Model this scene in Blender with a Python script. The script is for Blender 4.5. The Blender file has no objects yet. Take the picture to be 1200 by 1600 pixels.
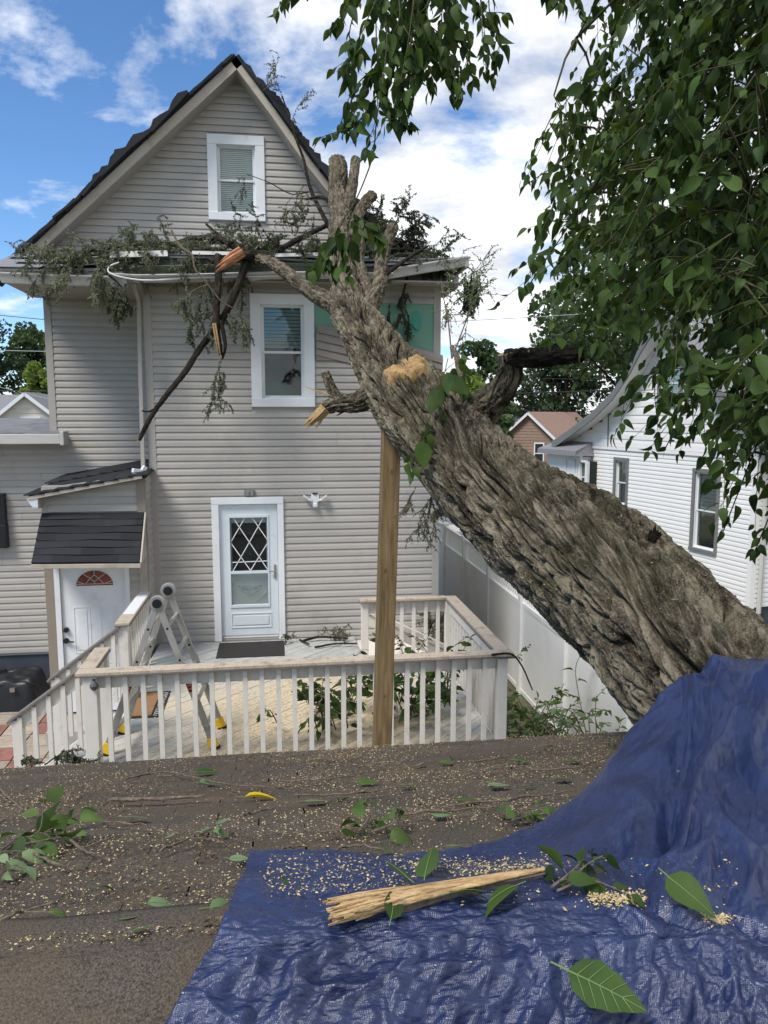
import bpy, math, random
import numpy as np
from mathutils import Vector, Matrix

random.seed(7)
RNG = np.random.default_rng(7)
scene = bpy.context.scene
COL = scene.collection
R = math.radians

# ------------------------------------------------------------------ camera, sky, sun, exposure
PITCH, YAW, CAMZ = R(7.2), R(8.0), 4.4
cam_data = bpy.data.cameras.new('camera')
cam_data.sensor_fit = 'VERTICAL'
cam_data.sensor_height = 36.0
cam_data.lens = 27.0
cam_data.clip_start = 0.05
cam_data.clip_end = 2000
cam = bpy.data.objects.new('camera', cam_data)
cam.location = (0, 0, CAMZ)
cam.rotation_euler = (R(90) - PITCH, 0, -YAW)
COL.objects.link(cam)
scene.camera = cam

SUN_EL, SUN_AZ = R(55), R(-130)          # azimuth from +Y towards +X
world = bpy.data.worlds.new('World')
scene.world = world
world.use_nodes = True
wt = world.node_tree
wt.nodes.clear()
def wn(t, **k):
    n = wt.nodes.new(t)
    for a, b in k.items():
        setattr(n, a, b)
    return n
w_out = wn('ShaderNodeOutputWorld')
w_bg = wn('ShaderNodeBackground')
w_bg.inputs['Strength'].default_value = 0.115
w_sky = wn('ShaderNodeTexSky', sky_type='NISHITA', sun_disc=False)
w_sky.sun_elevation = SUN_EL
w_sky.sun_rotation = SUN_AZ
w_sky.altitude = 1500
w_sky.air_density = 1.0
w_sky.dust_density = 0.2
w_sky.ozone_density = 5.0
w_tc = wn('ShaderNodeTexCoord')
w_sep = wn('ShaderNodeSeparateXYZ')
wt.links.new(w_tc.outputs['Generated'], w_sep.inputs[0])
w_add = wn('ShaderNodeMath', operation='MAXIMUM'); w_add.inputs[1].default_value = 0.0
wt.links.new(w_sep.outputs['Z'], w_add.inputs[0])
w_ad2 = wn('ShaderNodeMath', operation='ADD'); w_ad2.inputs[1].default_value = 0.16
wt.links.new(w_add.outputs[0], w_ad2.inputs[0])
w_dx = wn('ShaderNodeMath', operation='DIVIDE'); w_dy = wn('ShaderNodeMath', operation='DIVIDE')
wt.links.new(w_sep.outputs['X'], w_dx.inputs[0]); wt.links.new(w_ad2.outputs[0], w_dx.inputs[1])
wt.links.new(w_sep.outputs['Y'], w_dy.inputs[0]); wt.links.new(w_ad2.outputs[0], w_dy.inputs[1])
w_com = wn('ShaderNodeCombineXYZ')
wt.links.new(w_dx.outputs[0], w_com.inputs[0]); wt.links.new(w_dy.outputs[0], w_com.inputs[1])
w_map = wn('ShaderNodeMapping'); w_map.inputs['Location'].default_value = (3.1, 1.7, 0.4)
wt.links.new(w_com.outputs[0], w_map.inputs[0])
w_n1 = wn('ShaderNodeTexNoise'); w_n1.inputs['Scale'].default_value = 1.15
w_n1.inputs['Detail'].default_value = 9; w_n1.inputs['Roughness'].default_value = 0.60
w_n1.inputs['Distortion'].default_value = 0.25
wt.links.new(w_map.outputs[0], w_n1.inputs['Vector'])
# cover grows towards the right (+X), as the photograph shows
w_cov = wn('ShaderNodeMapRange'); w_cov.inputs['From Min'].default_value = -0.75
w_cov.inputs['From Max'].default_value = 0.75; w_cov.inputs['To Min'].default_value = -0.06
w_cov.inputs['To Max'].default_value = 0.16
wt.links.new(w_dx.outputs[0], w_cov.inputs['Value'])
w_sum = wn('ShaderNodeMath', operation='ADD')
wt.links.new(w_n1.outputs['Fac'], w_sum.inputs[0]); wt.links.new(w_cov.outputs[0], w_sum.inputs[1])
w_r = wn('ShaderNodeValToRGB')
w_r.color_ramp.elements[0].position = 0.487; w_r.color_ramp.elements[0].color = (0, 0, 0, 1)
w_r.color_ramp.elements[1].position = 0.60; w_r.color_ramp.elements[1].color = (1, 1, 1, 1)
wt.links.new(w_sum.outputs[0], w_r.inputs[0])
w_n2 = wn('ShaderNodeTexNoise'); w_n2.inputs['Scale'].default_value = 3.2
w_n2.inputs['Detail'].default_value = 7; w_n2.inputs['Roughness'].default_value = 0.6
wt.links.new(w_map.outputs[0], w_n2.inputs['Vector'])
w_r2 = wn('ShaderNodeValToRGB')
w_r2.color_ramp.elements[0].position = 0.36; w_r2.color_ramp.elements[0].color = (4.4, 4.55, 4.85, 1)
w_r2.color_ramp.elements[1].position = 0.66; w_r2.color_ramp.elements[1].color = (7.6, 7.7, 7.8, 1)
wt.links.new(w_n2.outputs['Fac'], w_r2.inputs[0])
w_mix = wn('ShaderNodeMix', data_type='RGBA')
wt.links.new(w_r.outputs[0], w_mix.inputs['Factor'])
w_hs = wn('ShaderNodeHueSaturation'); w_hs.inputs['Saturation'].default_value = 1.1; wt.links.new(w_sky.outputs[0], w_hs.inputs['Color'])
wt.links.new(w_hs.outputs[0], w_mix.inputs['A']); wt.links.new(w_r2.outputs[0], w_mix.inputs['B'])
wt.links.new(w_mix.outputs['Result'], w_bg.inputs['Color'])
wt.links.new(w_bg.outputs[0], w_out.inputs['Surface'])

sun_data = bpy.data.lights.new('sun', 'SUN')
sun_data.energy = 2.5
sun_data.angle = R(20)
sun_data.color = (1.0, 0.95, 0.87)
sun = bpy.data.objects.new('sun', sun_data)
sd = Vector((math.sin(SUN_AZ) * math.cos(SUN_EL), math.cos(SUN_AZ) * math.cos(SUN_EL), math.sin(SUN_EL)))
sun.rotation_euler = sd.to_track_quat('Z', 'Y').to_euler()
sun.location = (-20, -5, 40)
COL.objects.link(sun)

vs = scene.view_settings
vs.view_transform = 'Standard'
vs.look = 'None'
vs.gamma = 1
vs.use_curve_mapping = False
vs.exposure = 0.7

# ------------------------------------------------------------------ measuring helpers (photo size 1200x1600)
F = 1200.0
def ray(px, py):
    x = (px - 600) / F; y = -(py - 800) / F
    fy = math.cos(PITCH) + math.sin(PITCH) * y
    fz = -math.sin(PITCH) + math.cos(PITCH) * y
    return Vector((x * math.cos(YAW) + fy * math.sin(YAW), -x * math.sin(YAW) + fy * math.cos(YAW), fz))
C0 = Vector((0, 0, CAMZ))
def at_y(px, py, Y):
    d = ray(px, py); return C0 + d * (Y / d.y)
def at_z(px, py, Z):
    d = ray(px, py); return C0 + d * ((Z - CAMZ) / d.z)
def at_x(px, py, X):
    d = ray(px, py); return C0 + d * (X / d.x)
def dep(px, py, t):
    return C0 + ray(px, py) * t
def proj(p):
    v = Vector(p) - C0
    X = v.x * math.cos(YAW) - v.y * math.sin(YAW); Yf = v.x * math.sin(YAW) + v.y * math.cos(YAW)
    fw = Yf * math.cos(PITCH) - v.z * math.sin(PITCH); up = Yf * math.sin(PITCH) + v.z * math.cos(PITCH)
    if fw < 0.05: return (-9999, -9999, fw)
    return (600 + F * X / fw, 800 - F * up / fw, fw)

# ------------------------------------------------------------------ mesh helpers
BASE = {}
def tag(o, label=None, cat=None, group=None, kind=None):
    if label: o['label'] = label
    if cat: o['category'] = cat
    if group: o['group'] = group
    if kind: o['kind'] = kind
    return o
def thing(name, label, cat, loc=(0, 0, 0), group=None):
    o = bpy.data.objects.new(name, None)
    o.empty_display_size = 0.1
    o.location = loc
    COL.objects.link(o)
    BASE[o.name] = Vector(loc)
    return tag(o, label, cat, group)
def link(name, me, mat, parent=None, base=None, kind=None):
    o = bpy.data.objects.new(name, me)
    if mat is not None and not me.materials:
        me.materials.append(mat)
    COL.objects.link(o)
    if parent is not None:
        o.parent = parent
        BASE[o.name] = BASE[parent.name]
    else:
        b = Vector(base) if base is not None else Vector((0, 0, 0))
        o.location = b
        BASE[o.name] = b
    if kind: o['kind'] = kind
    return o
class Fr:
    """a wall frame: u along the wall, n outwards, z up"""
    def __init__(s, O, U, N):
        s.O = Vector(O); s.U = Vector(U).normalized(); s.N = Vector(N).normalized()
    def p(s, u, n, z):
        return s.O + s.U * u + s.N * n + Vector((0, 0, z))
class MB:
    def __init__(s):
        s.v = []; s.f = []
    def add(s, vs_, fs):
        b = len(s.v)
        s.v += [tuple(x) for x in vs_]
        s.f += [tuple(b + i for i in f) for f in fs]
        return s
    BF = [(0, 3, 2, 1), (4, 5, 6, 7), (0, 1, 5, 4), (1, 2, 6, 5), (2, 3, 7, 6), (3, 0, 4, 7)]
    def box(s, x0, x1, y0, y1, z0, z1):
        return s.add([(x0, y0, z0), (x1, y0, z0), (x1, y1, z0), (x0, y1, z0), (x0, y0, z1), (x1, y0, z1), (x1, y1, z1), (x0, y1, z1)], MB.BF)
    def fbox(s, fr, u0, u1, n0, n1, z0, z1):
        return s.add([fr.p(u0, n0, z0), fr.p(u1, n0, z0), fr.p(u1, n1, z0), fr.p(u0, n1, z0), fr.p(u0, n0, z1), fr.p(u1, n0, z1), fr.p(u1, n1, z1), fr.p(u0, n1, z1)], MB.BF)
    def beam(s, p0, p1, w, h, up=(0, 0, 1), twist=0):
        p0 = Vector(p0); p1 = Vector(p1); d = (p1 - p0).normalized()
        a = d.cross(Vector(up))
        if a.length < 1e-4: a = d.cross(Vector((1, 0, 0)))
        a.normalize(); b = a.cross(d).normalized()
        if twist:
            q = Matrix.Rotation(twist, 3, d); a = q @ a; b = q @ b
        a = a * w / 2; b = b * h / 2
        return s.add([p0 - a - b, p0 + a - b, p0 + a + b, p0 - a + b, p1 - a - b, p1 + a - b, p1 + a + b, p1 - a + b],
                     [(0, 3, 2, 1), (4, 5, 6, 7), (0, 1, 5, 4), (1, 2, 6, 5), (2, 3, 7, 6), (3, 0, 4, 7)])
    def extrude(s, poly, vec):
        n = len(poly); vec = Vector(vec); poly = [Vector(p) for p in poly]
        return s.add(poly + [p + vec for p in poly],
                     [tuple(range(n - 1, -1, -1)), tuple(range(n, 2 * n))] + [(i, (i + 1) % n, n + (i + 1) % n, n + i) for i in range(n)])
    def tube(s, pts, rad, n=8, cap=True, jit=0.0):
        pts = [Vector(p) for p in pts]
        if not hasattr(rad, '__len__'): rad = [rad] * len(pts)
        rings = []; a = None
        for i, p in enumerate(pts):
            d = (pts[min(i + 1, len(pts) - 1)] - pts[max(i - 1, 0)])
            if d.length < 1e-9: d = Vector((0, 0, 1))
            d.normalize()
            if a is None:
                a = d.orthogonal().normalized()
            else:
                a = (a - d * a.dot(d))
                if a.length < 1e-6: a = d.orthogonal()
                a.normalize()
            b = d.cross(a)
            rings.append([p + (a * math.cos(k * 2 * math.pi / n) + b * math.sin(k * 2 * math.pi / n)) * rad[i] * (1 + random.uniform(-jit, jit)) for k in range(n)])
        vs_ = [q for r_ in rings for q in r_]; fs = []
        for i in range(len(pts) - 1):
            for k in range(n):
                fs.append((i * n + k, i * n + (k + 1) % n, (i + 1) * n + (k + 1) % n, (i + 1) * n + k))
        if cap:
            fs.append(tuple(range(n - 1, -1, -1))); fs.append(tuple((len(pts) - 1) * n + k for k in range(n)))
        return s.add(vs_, fs)
    def mesh(s, name, off=Vector((0, 0, 0)), smooth=False):
        me = bpy.data.meshes.new(name)
        o = tuple(off)
        me.from_pydata([(a - o[0], b - o[1], c - o[2]) for a, b, c in s.v], [], s.f)
        if smooth:
            me.polygons.foreach_set('use_smooth', [True] * len(me.polygons))
        me.update()
        return me
    def build(s, name, mat, parent=None, base=None, smooth=False, kind=None, bevel=0):
        off = BASE[parent.name] if parent is not None else Vector(base if base is not None else (0, 0, 0))
        o = link(name, s.mesh(name, off, smooth), mat, parent, base, kind)
        if bevel:
            m = o.modifiers.new('bevel', 'BEVEL'); m.width = bevel; m.segments = 2; m.limit_method = 'ANGLE'
        return o
def grid_mesh(P, closed_u=False):
    """P: array (n,m,3) -> verts, faces"""
    n, m = P.shape[:2]
    idx = np.arange(n * m).reshape(n, m)
    if closed_u:
        j = np.concatenate([idx, idx[:, :1]], 1)
    else:
        j = idx
    f = np.stack([j[:-1, :-1], j[:-1, 1:], j[1:, 1:], j[1:, :-1]], -1).reshape(-1, 4)
    return P.reshape(-1, 3), f
def np_mesh(name, v, f, smooth=False, off=(0, 0, 0)):
    """fast mesh from numpy arrays; all faces have the same number of corners"""
    v = np.asarray(v, dtype=np.float32) - np.asarray(off, dtype=np.float32)
    f = np.asarray(f, dtype=np.int32)
    k = f.shape[1]
    me = bpy.data.meshes.new(name)
    me.vertices.add(len(v)); me.vertices.foreach_set('co', v.ravel())
    me.loops.add(f.size); me.loops.foreach_set('vertex_index', f.ravel())
    me.polygons.add(len(f)); me.polygons.foreach_set('loop_start', np.arange(0, f.size, k, dtype=np.int32))
    me.polygons.foreach_set('loop_total', np.full(len(f), k, dtype=np.int32))
    if smooth: me.polygons.foreach_set('use_smooth', np.ones(len(f), dtype=bool))
    me.update(calc_edges=True)
    return me
def np_build(name, v, f, mat, parent=None, base=None, smooth=False, kind=None):
    off = BASE[parent.name] if parent is not None else Vector(base if base is not None else (0, 0, 0))
    return link(name, np_mesh(name, v, f, smooth, off), mat, parent, base, kind)
def place(name, me, parent, M, mat=None):
    """a child that shares mesh data; M is its world matrix"""
    o = link(name, me, mat, parent)
    b = BASE[parent.name]
    o.matrix_basis = Matrix.Translation(-b) @ M
    return o
def mat4(X, Y, Z, T):
    return Matrix(((X[0], Y[0], Z[0], T[0]), (X[1], Y[1], Z[1], T[1]), (X[2], Y[2], Z[2], T[2]), (0, 0, 0, 1)))

# vectorised gradient noise
_perm = RNG.permutation(256); _perm = np.concatenate([_perm, _perm, _perm])
_g = RNG.normal(size=(256, 3)); _g /= np.linalg.norm(_g, axis=1)[:, None]
def perlin(p):
    p = np.asarray(p, dtype=np.float64)
    i = np.floor(p).astype(int); f = p - i; i &= 255
    u = f * f * f * (f * (f * 6 - 15) + 10)
    out = 0
    for dx in (0, 1):
        for dy in (0, 1):
            for dz in (0, 1):
                h = _perm[_perm[_perm[(i[..., 0] + dx) & 255] + ((i[..., 1] + dy) & 255)] + ((i[..., 2] + dz) & 255)]
                g = _g[h]
                d = (g * (f - np.array([dx, dy, dz]))).sum(-1)
                w = (u[..., 0] if dx else 1 - u[..., 0]) * (u[..., 1] if dy else 1 - u[..., 1]) * (u[..., 2] if dz else 1 - u[..., 2])
                out = out + w * d
    return out
def spline(pts, n):
    """Catmull-Rom through rows of pts (k, dims), n samples"""
    P = np.asarray(pts, dtype=float)
    k = len(P)
    E = np.vstack([2 * P[0] - P[1], P, 2 * P[-1] - P[-2]])
    t = np.linspace(0, k - 1, n); i = np.minimum(t.astype(int), k - 2); f = (t - i)[:, None]
    a, b, c, d = E[i], E[i + 1], E[i + 2], E[i + 3]
    return 0.5 * (2 * b + (c - a) * f + (2 * a - 5 * b + 4 * c - d) * f ** 2 + (-a + 3 * b - 3 * c + d) * f ** 3)

# ------------------------------------------------------------------ materials
def pm(name, base, rough=0.6, var=0.12, scale=6.0, bump=0.0, bscale=60.0, rnd=0.0, spec=0.3, metal=0.0, col2=None, detail=5.0,
       stretch=(1, 1, 1), dirt=None, dirt_scale=2.0, dirt_lo=0.5, dirt_hi=0.65, bdist=0.01, coat=0.0):
    m = bpy.data.materials.new(name)
    m.use_nodes = True
    t = m.node_tree; N = t.nodes; L = t.links
    b = N['Principled BSDF']
    geo = N.new('ShaderNodeNewGeometry')
    mp = N.new('ShaderNodeMapping'); mp.inputs['Scale'].default_value = stretch
    L.new(geo.outputs['Position'], mp.inputs[0])
    n1 = N.new('ShaderNodeTexNoise'); n1.inputs['Scale'].default_value = scale; n1.inputs['Detail'].default_value = detail
    n1.inputs['Roughness'].default_value = 0.65
    L.new(mp.outputs[0], n1.inputs['Vector'])
    rp = N.new('ShaderNodeValToRGB')
    c1 = tuple(max(0, x * (1 - var)) for x in base) + (1,)
    c2 = (tuple(col2) if col2 else tuple(min(1, x * (1 + var)) for x in base)) + (1,)
    rp.color_ramp.elements[0].position = 0.32; rp.color_ramp.elements[0].color = c1
    rp.color_ramp.elements[1].position = 0.68; rp.color_ramp.elements[1].color = c2
    L.new(n1.outputs['Fac'], rp.inputs[0])
    col = rp.outputs[0]
    if dirt:
        n2 = N.new('ShaderNodeTexNoise'); n2.inputs['Scale'].default_value = dirt_scale; n2.inputs['Detail'].default_value = 8
        n2.inputs['Roughness'].default_value = 0.7
        L.new(geo.outputs['Position'], n2.inputs['Vector'])
        r2 = N.new('ShaderNodeMapRange'); r2.inputs['From Min'].default_value = dirt_lo; r2.inputs['From Max'].default_value = dirt_hi
        L.new(n2.outputs['Fac'], r2.inputs['Value'])
        mx = N.new('ShaderNodeMix'); mx.data_type = 'RGBA'
        L.new(r2.outputs[0], mx.inputs['Factor']); L.new(col, mx.inputs['A']); mx.inputs['B'].default_value = tuple(dirt) + (1,)
        col = mx.outputs['Result']
    if rnd:
        oi = N.new('ShaderNodeObjectInfo')
        mr = N.new('ShaderNodeMapRange'); mr.inputs['To Min'].default_value = 1 - rnd; mr.inputs['To Max'].default_value = 1 + rnd
        L.new(oi.outputs['Random'], mr.inputs['Value'])
        hs = N.new('ShaderNodeHueSaturation'); L.new(mr.outputs[0], hs.inputs['Value']); L.new(col, hs.inputs['Color'])
        col = hs.outputs[0]
    L.new(col, b.inputs['Base Color'])
    b.inputs['Roughness'].default_value = rough
    b.inputs['Specular IOR Level'].default_value = spec
    b.inputs['Metallic'].default_value = metal
    b.inputs['Coat Weight'].default_value = coat
    if bump:
        n3 = N.new('ShaderNodeTexNoise'); n3.inputs['Scale'].default_value = bscale; n3.inputs['Detail'].default_value = 6
        L.new(mp.outputs[0], n3.inputs['Vector'])
        bp = N.new('ShaderNodeBump'); bp.inputs['Strength'].default_value = bump; bp.inputs['Distance'].default_value = bdist
        L.new(n3.outputs['Fac'], bp.inputs['Height']); L.new(bp.outputs[0], b.inputs['Normal'])
    return m
def leaf_mat(name, c1, c2, trans=0.35, rough=0.58, scale=9.0):
    m = bpy.data.materials.new(name); m.use_nodes = True
    t = m.node_tree; N = t.nodes; L = t.links
    b = N['Principled BSDF']; out = N['Material Output']
    geo = N.new('ShaderNodeNewGeometry'); oi = N.new('ShaderNodeObjectInfo')
    n1 = N.new('ShaderNodeTexNoise'); n1.inputs['Scale'].default_value = scale; n1.inputs['Detail'].default_value = 3
    L.new(geo.outputs['Position'], n1.inputs['Vector'])
    at = N.new('ShaderNodeAttribute'); at.attribute_name = 'rnd'
    sm = N.new('ShaderNodeMath'); sm.operation = 'ADD'; L.new(at.outputs['Fac'], sm.inputs[0]); L.new(oi.outputs['Random'], sm.inputs[1])
    fr_ = N.new('ShaderNodeMath'); fr_.operation = 'FRACT'; L.new(sm.outputs[0], fr_.inputs[0])
    add = N.new('ShaderNodeMath'); add.operation = 'MULTIPLY_ADD'; add.inputs[1].default_value = 0.55
    L.new(fr_.outputs[0], add.inputs[0]); L.new(n1.outputs['Fac'], add.inputs[2])
    rp = N.new('ShaderNodeValToRGB')
    rp.color_ramp.elements[0].position = 0.35; rp.color_ramp.elements[0].color = tuple(c1) + (1,)
    rp.color_ramp.elements[1].position = 1.1; rp.color_ramp.elements[1].color = tuple(c2) + (1,)
    L.new(add.outputs[0], rp.inputs[0])
    L.new(rp.outputs[0], b.inputs['Base Color'])
    b.inputs['Roughness'].default_value = rough; b.inputs['Specular IOR Level'].default_value = 0.22
    tr = N.new('ShaderNodeBsdfTranslucent')
    hs = N.new('ShaderNodeHueSaturation'); hs.inputs['Hue'].default_value = 0.47; hs.inputs['Saturation'].default_value = 1.15; hs.inputs['Value'].default_value = 1.5
    L.new(rp.outputs[0], hs.inputs['Color']); L.new(hs.outputs[0], tr.inputs['Color'])
    mx = N.new('ShaderNodeMixShader'); mx.inputs[0].default_value = trans
    L.new(b.outputs[0], mx.inputs[1]); L.new(tr.outputs[0], mx.inputs[2]); L.new(mx.outputs[0], out.inputs['Surface'])
    return m
def glass_mat(name, tint=(0.90, 0.94, 0.93), refl=0.015):
    m = bpy.data.materials.new(name); m.use_nodes = True
    t = m.node_tree; N = t.nodes; L = t.links
    N.remove(N['Principled BSDF']); out = N['Material Output']
    tr = N.new('ShaderNodeBsdfTransparent'); tr.inputs[0].default_value = tuple(tint) + (1,)
    gl = N.new('ShaderNodeBsdfGlossy'); gl.inputs['Roughness'].default_value = 0.03
    fr = N.new('ShaderNodeFresnel'); fr.inputs[0].default_value = 1.5
    ad = N.new('ShaderNodeMath'); ad.operation = 'MULTIPLY_ADD'; ad.inputs[1].default_value = .75; ad.inputs[2].default_value = refl
    geo = N.new('ShaderNodeNewGeometry'); nz = N.new('ShaderNodeTexNoise'); nz.inputs['Scale'].default_value = 1.3
    L.new(geo.outputs['Position'], nz.inputs['Vector'])
    bp = N.new('ShaderNodeBump'); bp.inputs['Strength'].default_value = 0.06; bp.inputs['Distance'].default_value = 0.1
    L.new(nz.outputs['Fac'], bp.inputs['Height']); L.new(bp.outputs[0], gl.inputs['Normal'])
    L.new(fr.outputs[0], ad.inputs[0])
    mx = N.new('ShaderNodeMixShader'); L.new(ad.outputs[0], mx.inputs[0]); L.new(tr.outputs[0], mx.inputs[1]); L.new(gl.outputs[0], mx.inputs[2])
    L.new(mx.outputs[0], out.inputs['Surface'])
    return m

M = {}
M['siding'] = pm('siding', (0.40, 0.375, 0.34), 0.55, 0.05, 1.2, rnd=0.05, bump=0.06, bscale=90, dirt=(0.30, 0.28, 0.25), dirt_scale=1.1, dirt_lo=0.55, dirt_hi=0.8)
M['siding_loose'] = pm('siding_loose', (0.28, 0.245, 0.215), 0.6, 0.1, 3, rnd=0.08)
M['trim_taupe'] = pm('trim_taupe', (0.38, 0.355, 0.32), 0.5, 0.05, 3)
M['trim_brown'] = pm('trim_brown', (0.27, 0.225, 0.18), 0.5, 0.06, 3)
M['trim_beige'] = pm('trim_beige', (0.44, 0.39, 0.325), 0.5, 0.06, 3, dirt=(0.33, 0.28, 0.22), dirt_scale=3)
M['white'] = pm('white_paint', (0.72, 0.735, 0.74), 0.45, 0.04, 3, dirt=(0.5, 0.5, 0.48), dirt_scale=2.5, dirt_lo=0.58, dirt_hi=0.85)
M['white_rail'] = pm('white_railing_paint', (0.70, 0.655, 0.59), 0.55, 0.05, 5, dirt=(0.46, 0.43, 0.38), dirt_scale=5, dirt_lo=0.55, dirt_hi=0.8, bump=0.1, bscale=40)
M['white_vinyl'] = pm('white_vinyl', (0.88, 0.87, 0.83), 0.4, 0.03, 1.5, dirt=(0.70, 0.67, 0.60), dirt_scale=0.9, dirt_lo=0.5, dirt_hi=0.85)
M['door_blue'] = pm('door_white', (0.62, 0.67, 0.70), 0.35, 0.03, 4, dirt=(0.45, 0.48, 0.5), dirt_scale=4, dirt_lo=0.6, dirt_hi=0.85)
M['cap'] = pm('cap_rail', (0.46, 0.385, 0.295), 0.8, 0.25, 60, bump=0.3, bscale=200, dirt=(0.30, 0.24, 0.19), dirt_scale=9)
M['cap_edge'] = pm('cap_edge', (0.17, 0.145, 0.13), 0.7, 0.2, 20)
M['shingle'] = pm('black_shingle', (0.028, 0.029, 0.032), 0.9, 0.4, 160, rnd=0.22, bump=0.5, bscale=260, spec=0.2)
M['shingle_old'] = pm('old_roof_shingle', (0.042, 0.036, 0.031), 0.92, 0.5, 200, col2=(0.150, 0.125, 0.099), rnd=0.12, bump=0.8, bscale=320, spec=0.2,
                      dirt=(0.125, 0.090, 0.056), dirt_scale=2.6, dirt_lo=0.45, dirt_hi=0.85, bdist=0.006)
M['shingle_gray'] = pm('gray_shingle', (0.20, 0.20, 0.21), 0.9, 0.25, 30, rnd=0.1, bump=0.3, bscale=90)
M['roof_red'] = pm('reddish_shingle', (0.30, 0.20, 0.16), 0.9, 0.3, 8)
M['roof_flat'] = pm('rolled_roofing', (0.19, 0.19, 0.20), 0.85, 0.2, 3, dirt=(0.1, 0.095, 0.09), dirt_scale=2)
M['gutter'] = pm('gutter_metal', (0.50, 0.49, 0.46), 0.4, 0.06, 4, dirt=(0.3, 0.27, 0.23), dirt_scale=4, dirt_lo=0.55, dirt_hi=0.8)
M['gutter_green'] = pm('gutter_algae', (0.20, 0.23, 0.15), 0.7, 0.3, 5, dirt=(0.12, 0.12, 0.08), dirt_scale=6)
M['fascia_dark'] = pm('bare_fascia', (0.10, 0.105, 0.09), 0.8, 0.3, 12)
M['soffit'] = pm('soffit', (0.38, 0.35, 0.31), 0.6, 0.06, 3)
M['sheath'] = pm('green_sheathing', (0.17, 0.34, 0.25), 0.55, 0.08, 3, dirt=(0.15, 0.33, 0.25), dirt_scale=3)
M['sheath_print'] = pm('sheathing_print', (0.07, 0.33, 0.25), 0.55, 0.1, 12)
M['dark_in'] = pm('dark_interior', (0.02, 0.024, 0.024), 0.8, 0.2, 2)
M['blind'] = pm('blinds', (0.62, 0.66, 0.64), 0.6, 0.05, 5)
M['blind_green'] = pm('blinds_greenish', (0.30, 0.37, 0.35), 0.6, 0.05, 5)
M['glass'] = glass_mat('window_glass')
M['black'] = pm('black_plastic', (0.016, 0.017, 0.019), 0.4, 0.2, 6)
M['mat_black'] = pm('rubber_mat', (0.03, 0.028, 0.027), 0.95, 0.4, 60, bump=0.5, bscale=200, dirt=(0.25, 0.2, 0.15), dirt_scale=40, dirt_lo=0.66, dirt_hi=0.72)
M['mat_brown'] = pm('coir_mat', (0.27, 0.15, 0.075), 0.98, 0.3, 90, bump=0.6, bscale=300, dirt=(0.5, 0.42, 0.3), dirt_scale=45, dirt_lo=0.64, dirt_hi=0.70)
M['alu'] = pm('aluminium', (0.44, 0.43, 0.395), 0.38, 0.08, 10, metal=0.6, bump=0.05, bscale=60)
M['steel'] = pm('brushed_metal', (0.45, 0.43, 0.41), 0.35, 0.1, 10, metal=0.9)
M['yellow'] = pm('yellow_plastic', (0.72, 0.46, 0.03), 0.5, 0.1, 20)
M['label_dark'] = pm('label_dark', (0.035, 0.02, 0.022), 0.4, 0.1, 20)
M['label_red'] = pm('label_red', (0.32, 0.05, 0.05), 0.4, 0.1, 20)
M['post_wood'] = pm('treated_lumber', (0.12, 0.074, 0.032), 0.75, 0.1, 4, col2=(0.265, 0.182, 0.090), stretch=(9, 9, 0.7), bump=0.3, bscale=14, detail=7)
M['post_side'] = M['post_wood']
M['knot'] = pm('wood_knot', (0.13, 0.08, 0.042), 0.8, 0.2, 30)
M['bark'] = pm('bark', (0.15, 0.118, 0.078), 0.95, 0.45, 16, col2=(0.37, 0.315, 0.225), bump=0.9, bscale=75, dirt=(0.20, 0.195, 0.095), dirt_scale=2.2, dirt_lo=0.5, dirt_hi=0.75, spec=0.15, detail=9, bdist=0.012)
M['bark_light'] = pm('bark_limb', (0.20, 0.165, 0.115), 0.95, 0.4, 30, col2=(0.42, 0.36, 0.27), bump=0.9, bscale=90, spec=0.15, detail=8)
M['bark_dark'] = pm('bark_branch', (0.045, 0.037, 0.031), 0.95, 0.4, 40, col2=(0.10, 0.085, 0.07), bump=0.8, bscale=110, spec=0.15)
M['twig'] = pm('twig', (0.10, 0.075, 0.055), 0.9, 0.35, 60, col2=(0.2, 0.155, 0.115))
M['twig_green'] = pm('green_stem', (0.065, 0.065, 0.03), 0.8, 0.25, 20)
M['raw_wood'] = pm('split_wood', (0.34, 0.19, 0.075), 0.85, 0.25, 8, col2=(0.60, 0.43, 0.225), stretch=(2, 9, 9), bump=0.5, bscale=35, dirt=(0.42, 0.27, 0.13), dirt_scale=9)
M['raw_red'] = pm('torn_heartwood', (0.42, 0.19, 0.095), 0.9, 0.35, 14, bump=0.5, bscale=60)
M['sawn'] = pm('sawn_face', (0.27, 0.15, 0.058), 0.95, 0.35, 22, col2=(0.47, 0.31, 0.145), bump=0.7, bscale=70, bdist=.01)
M['chips'] = pm('wood_chips', (0.46, 0.34, 0.15), 0.9, 0.2, 45, col2=(0.66, 0.55, 0.32))
M['dust'] = pm('sawdust', (0.60, 0.49, 0.32), 0.98, 0.15, 50, bump=0.5, bscale=200)
M['leaf'] = leaf_mat('leaf_green', (0.010, 0.025, 0.009), (0.060, 0.105, 0.022), 0.32)
M['leaf_fresh'] = leaf_mat('leaf_fresh', (0.035, 0.070, 0.018), (0.095, 0.155, 0.038), 0.25)
M['leaf_pale'] = leaf_mat('leaf_pale', (0.13, 0.20, 0.09), (0.20, 0.28, 0.14), 0.2, 0.6)
M['leaf_dry'] = leaf_mat('leaf_wilted', (0.050, 0.068, 0.040), (0.185, 0.205, 0.130), 0.3, 0.7)
M['leaf_yellow'] = leaf_mat('leaf_yellow', (0.58, 0.42, 0.02), (0.72, 0.56, 0.05), 0.2)
M['vein'] = pm('leaf_vein', (0.16, 0.24, 0.085), 0.6, 0.1, 30)
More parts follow.
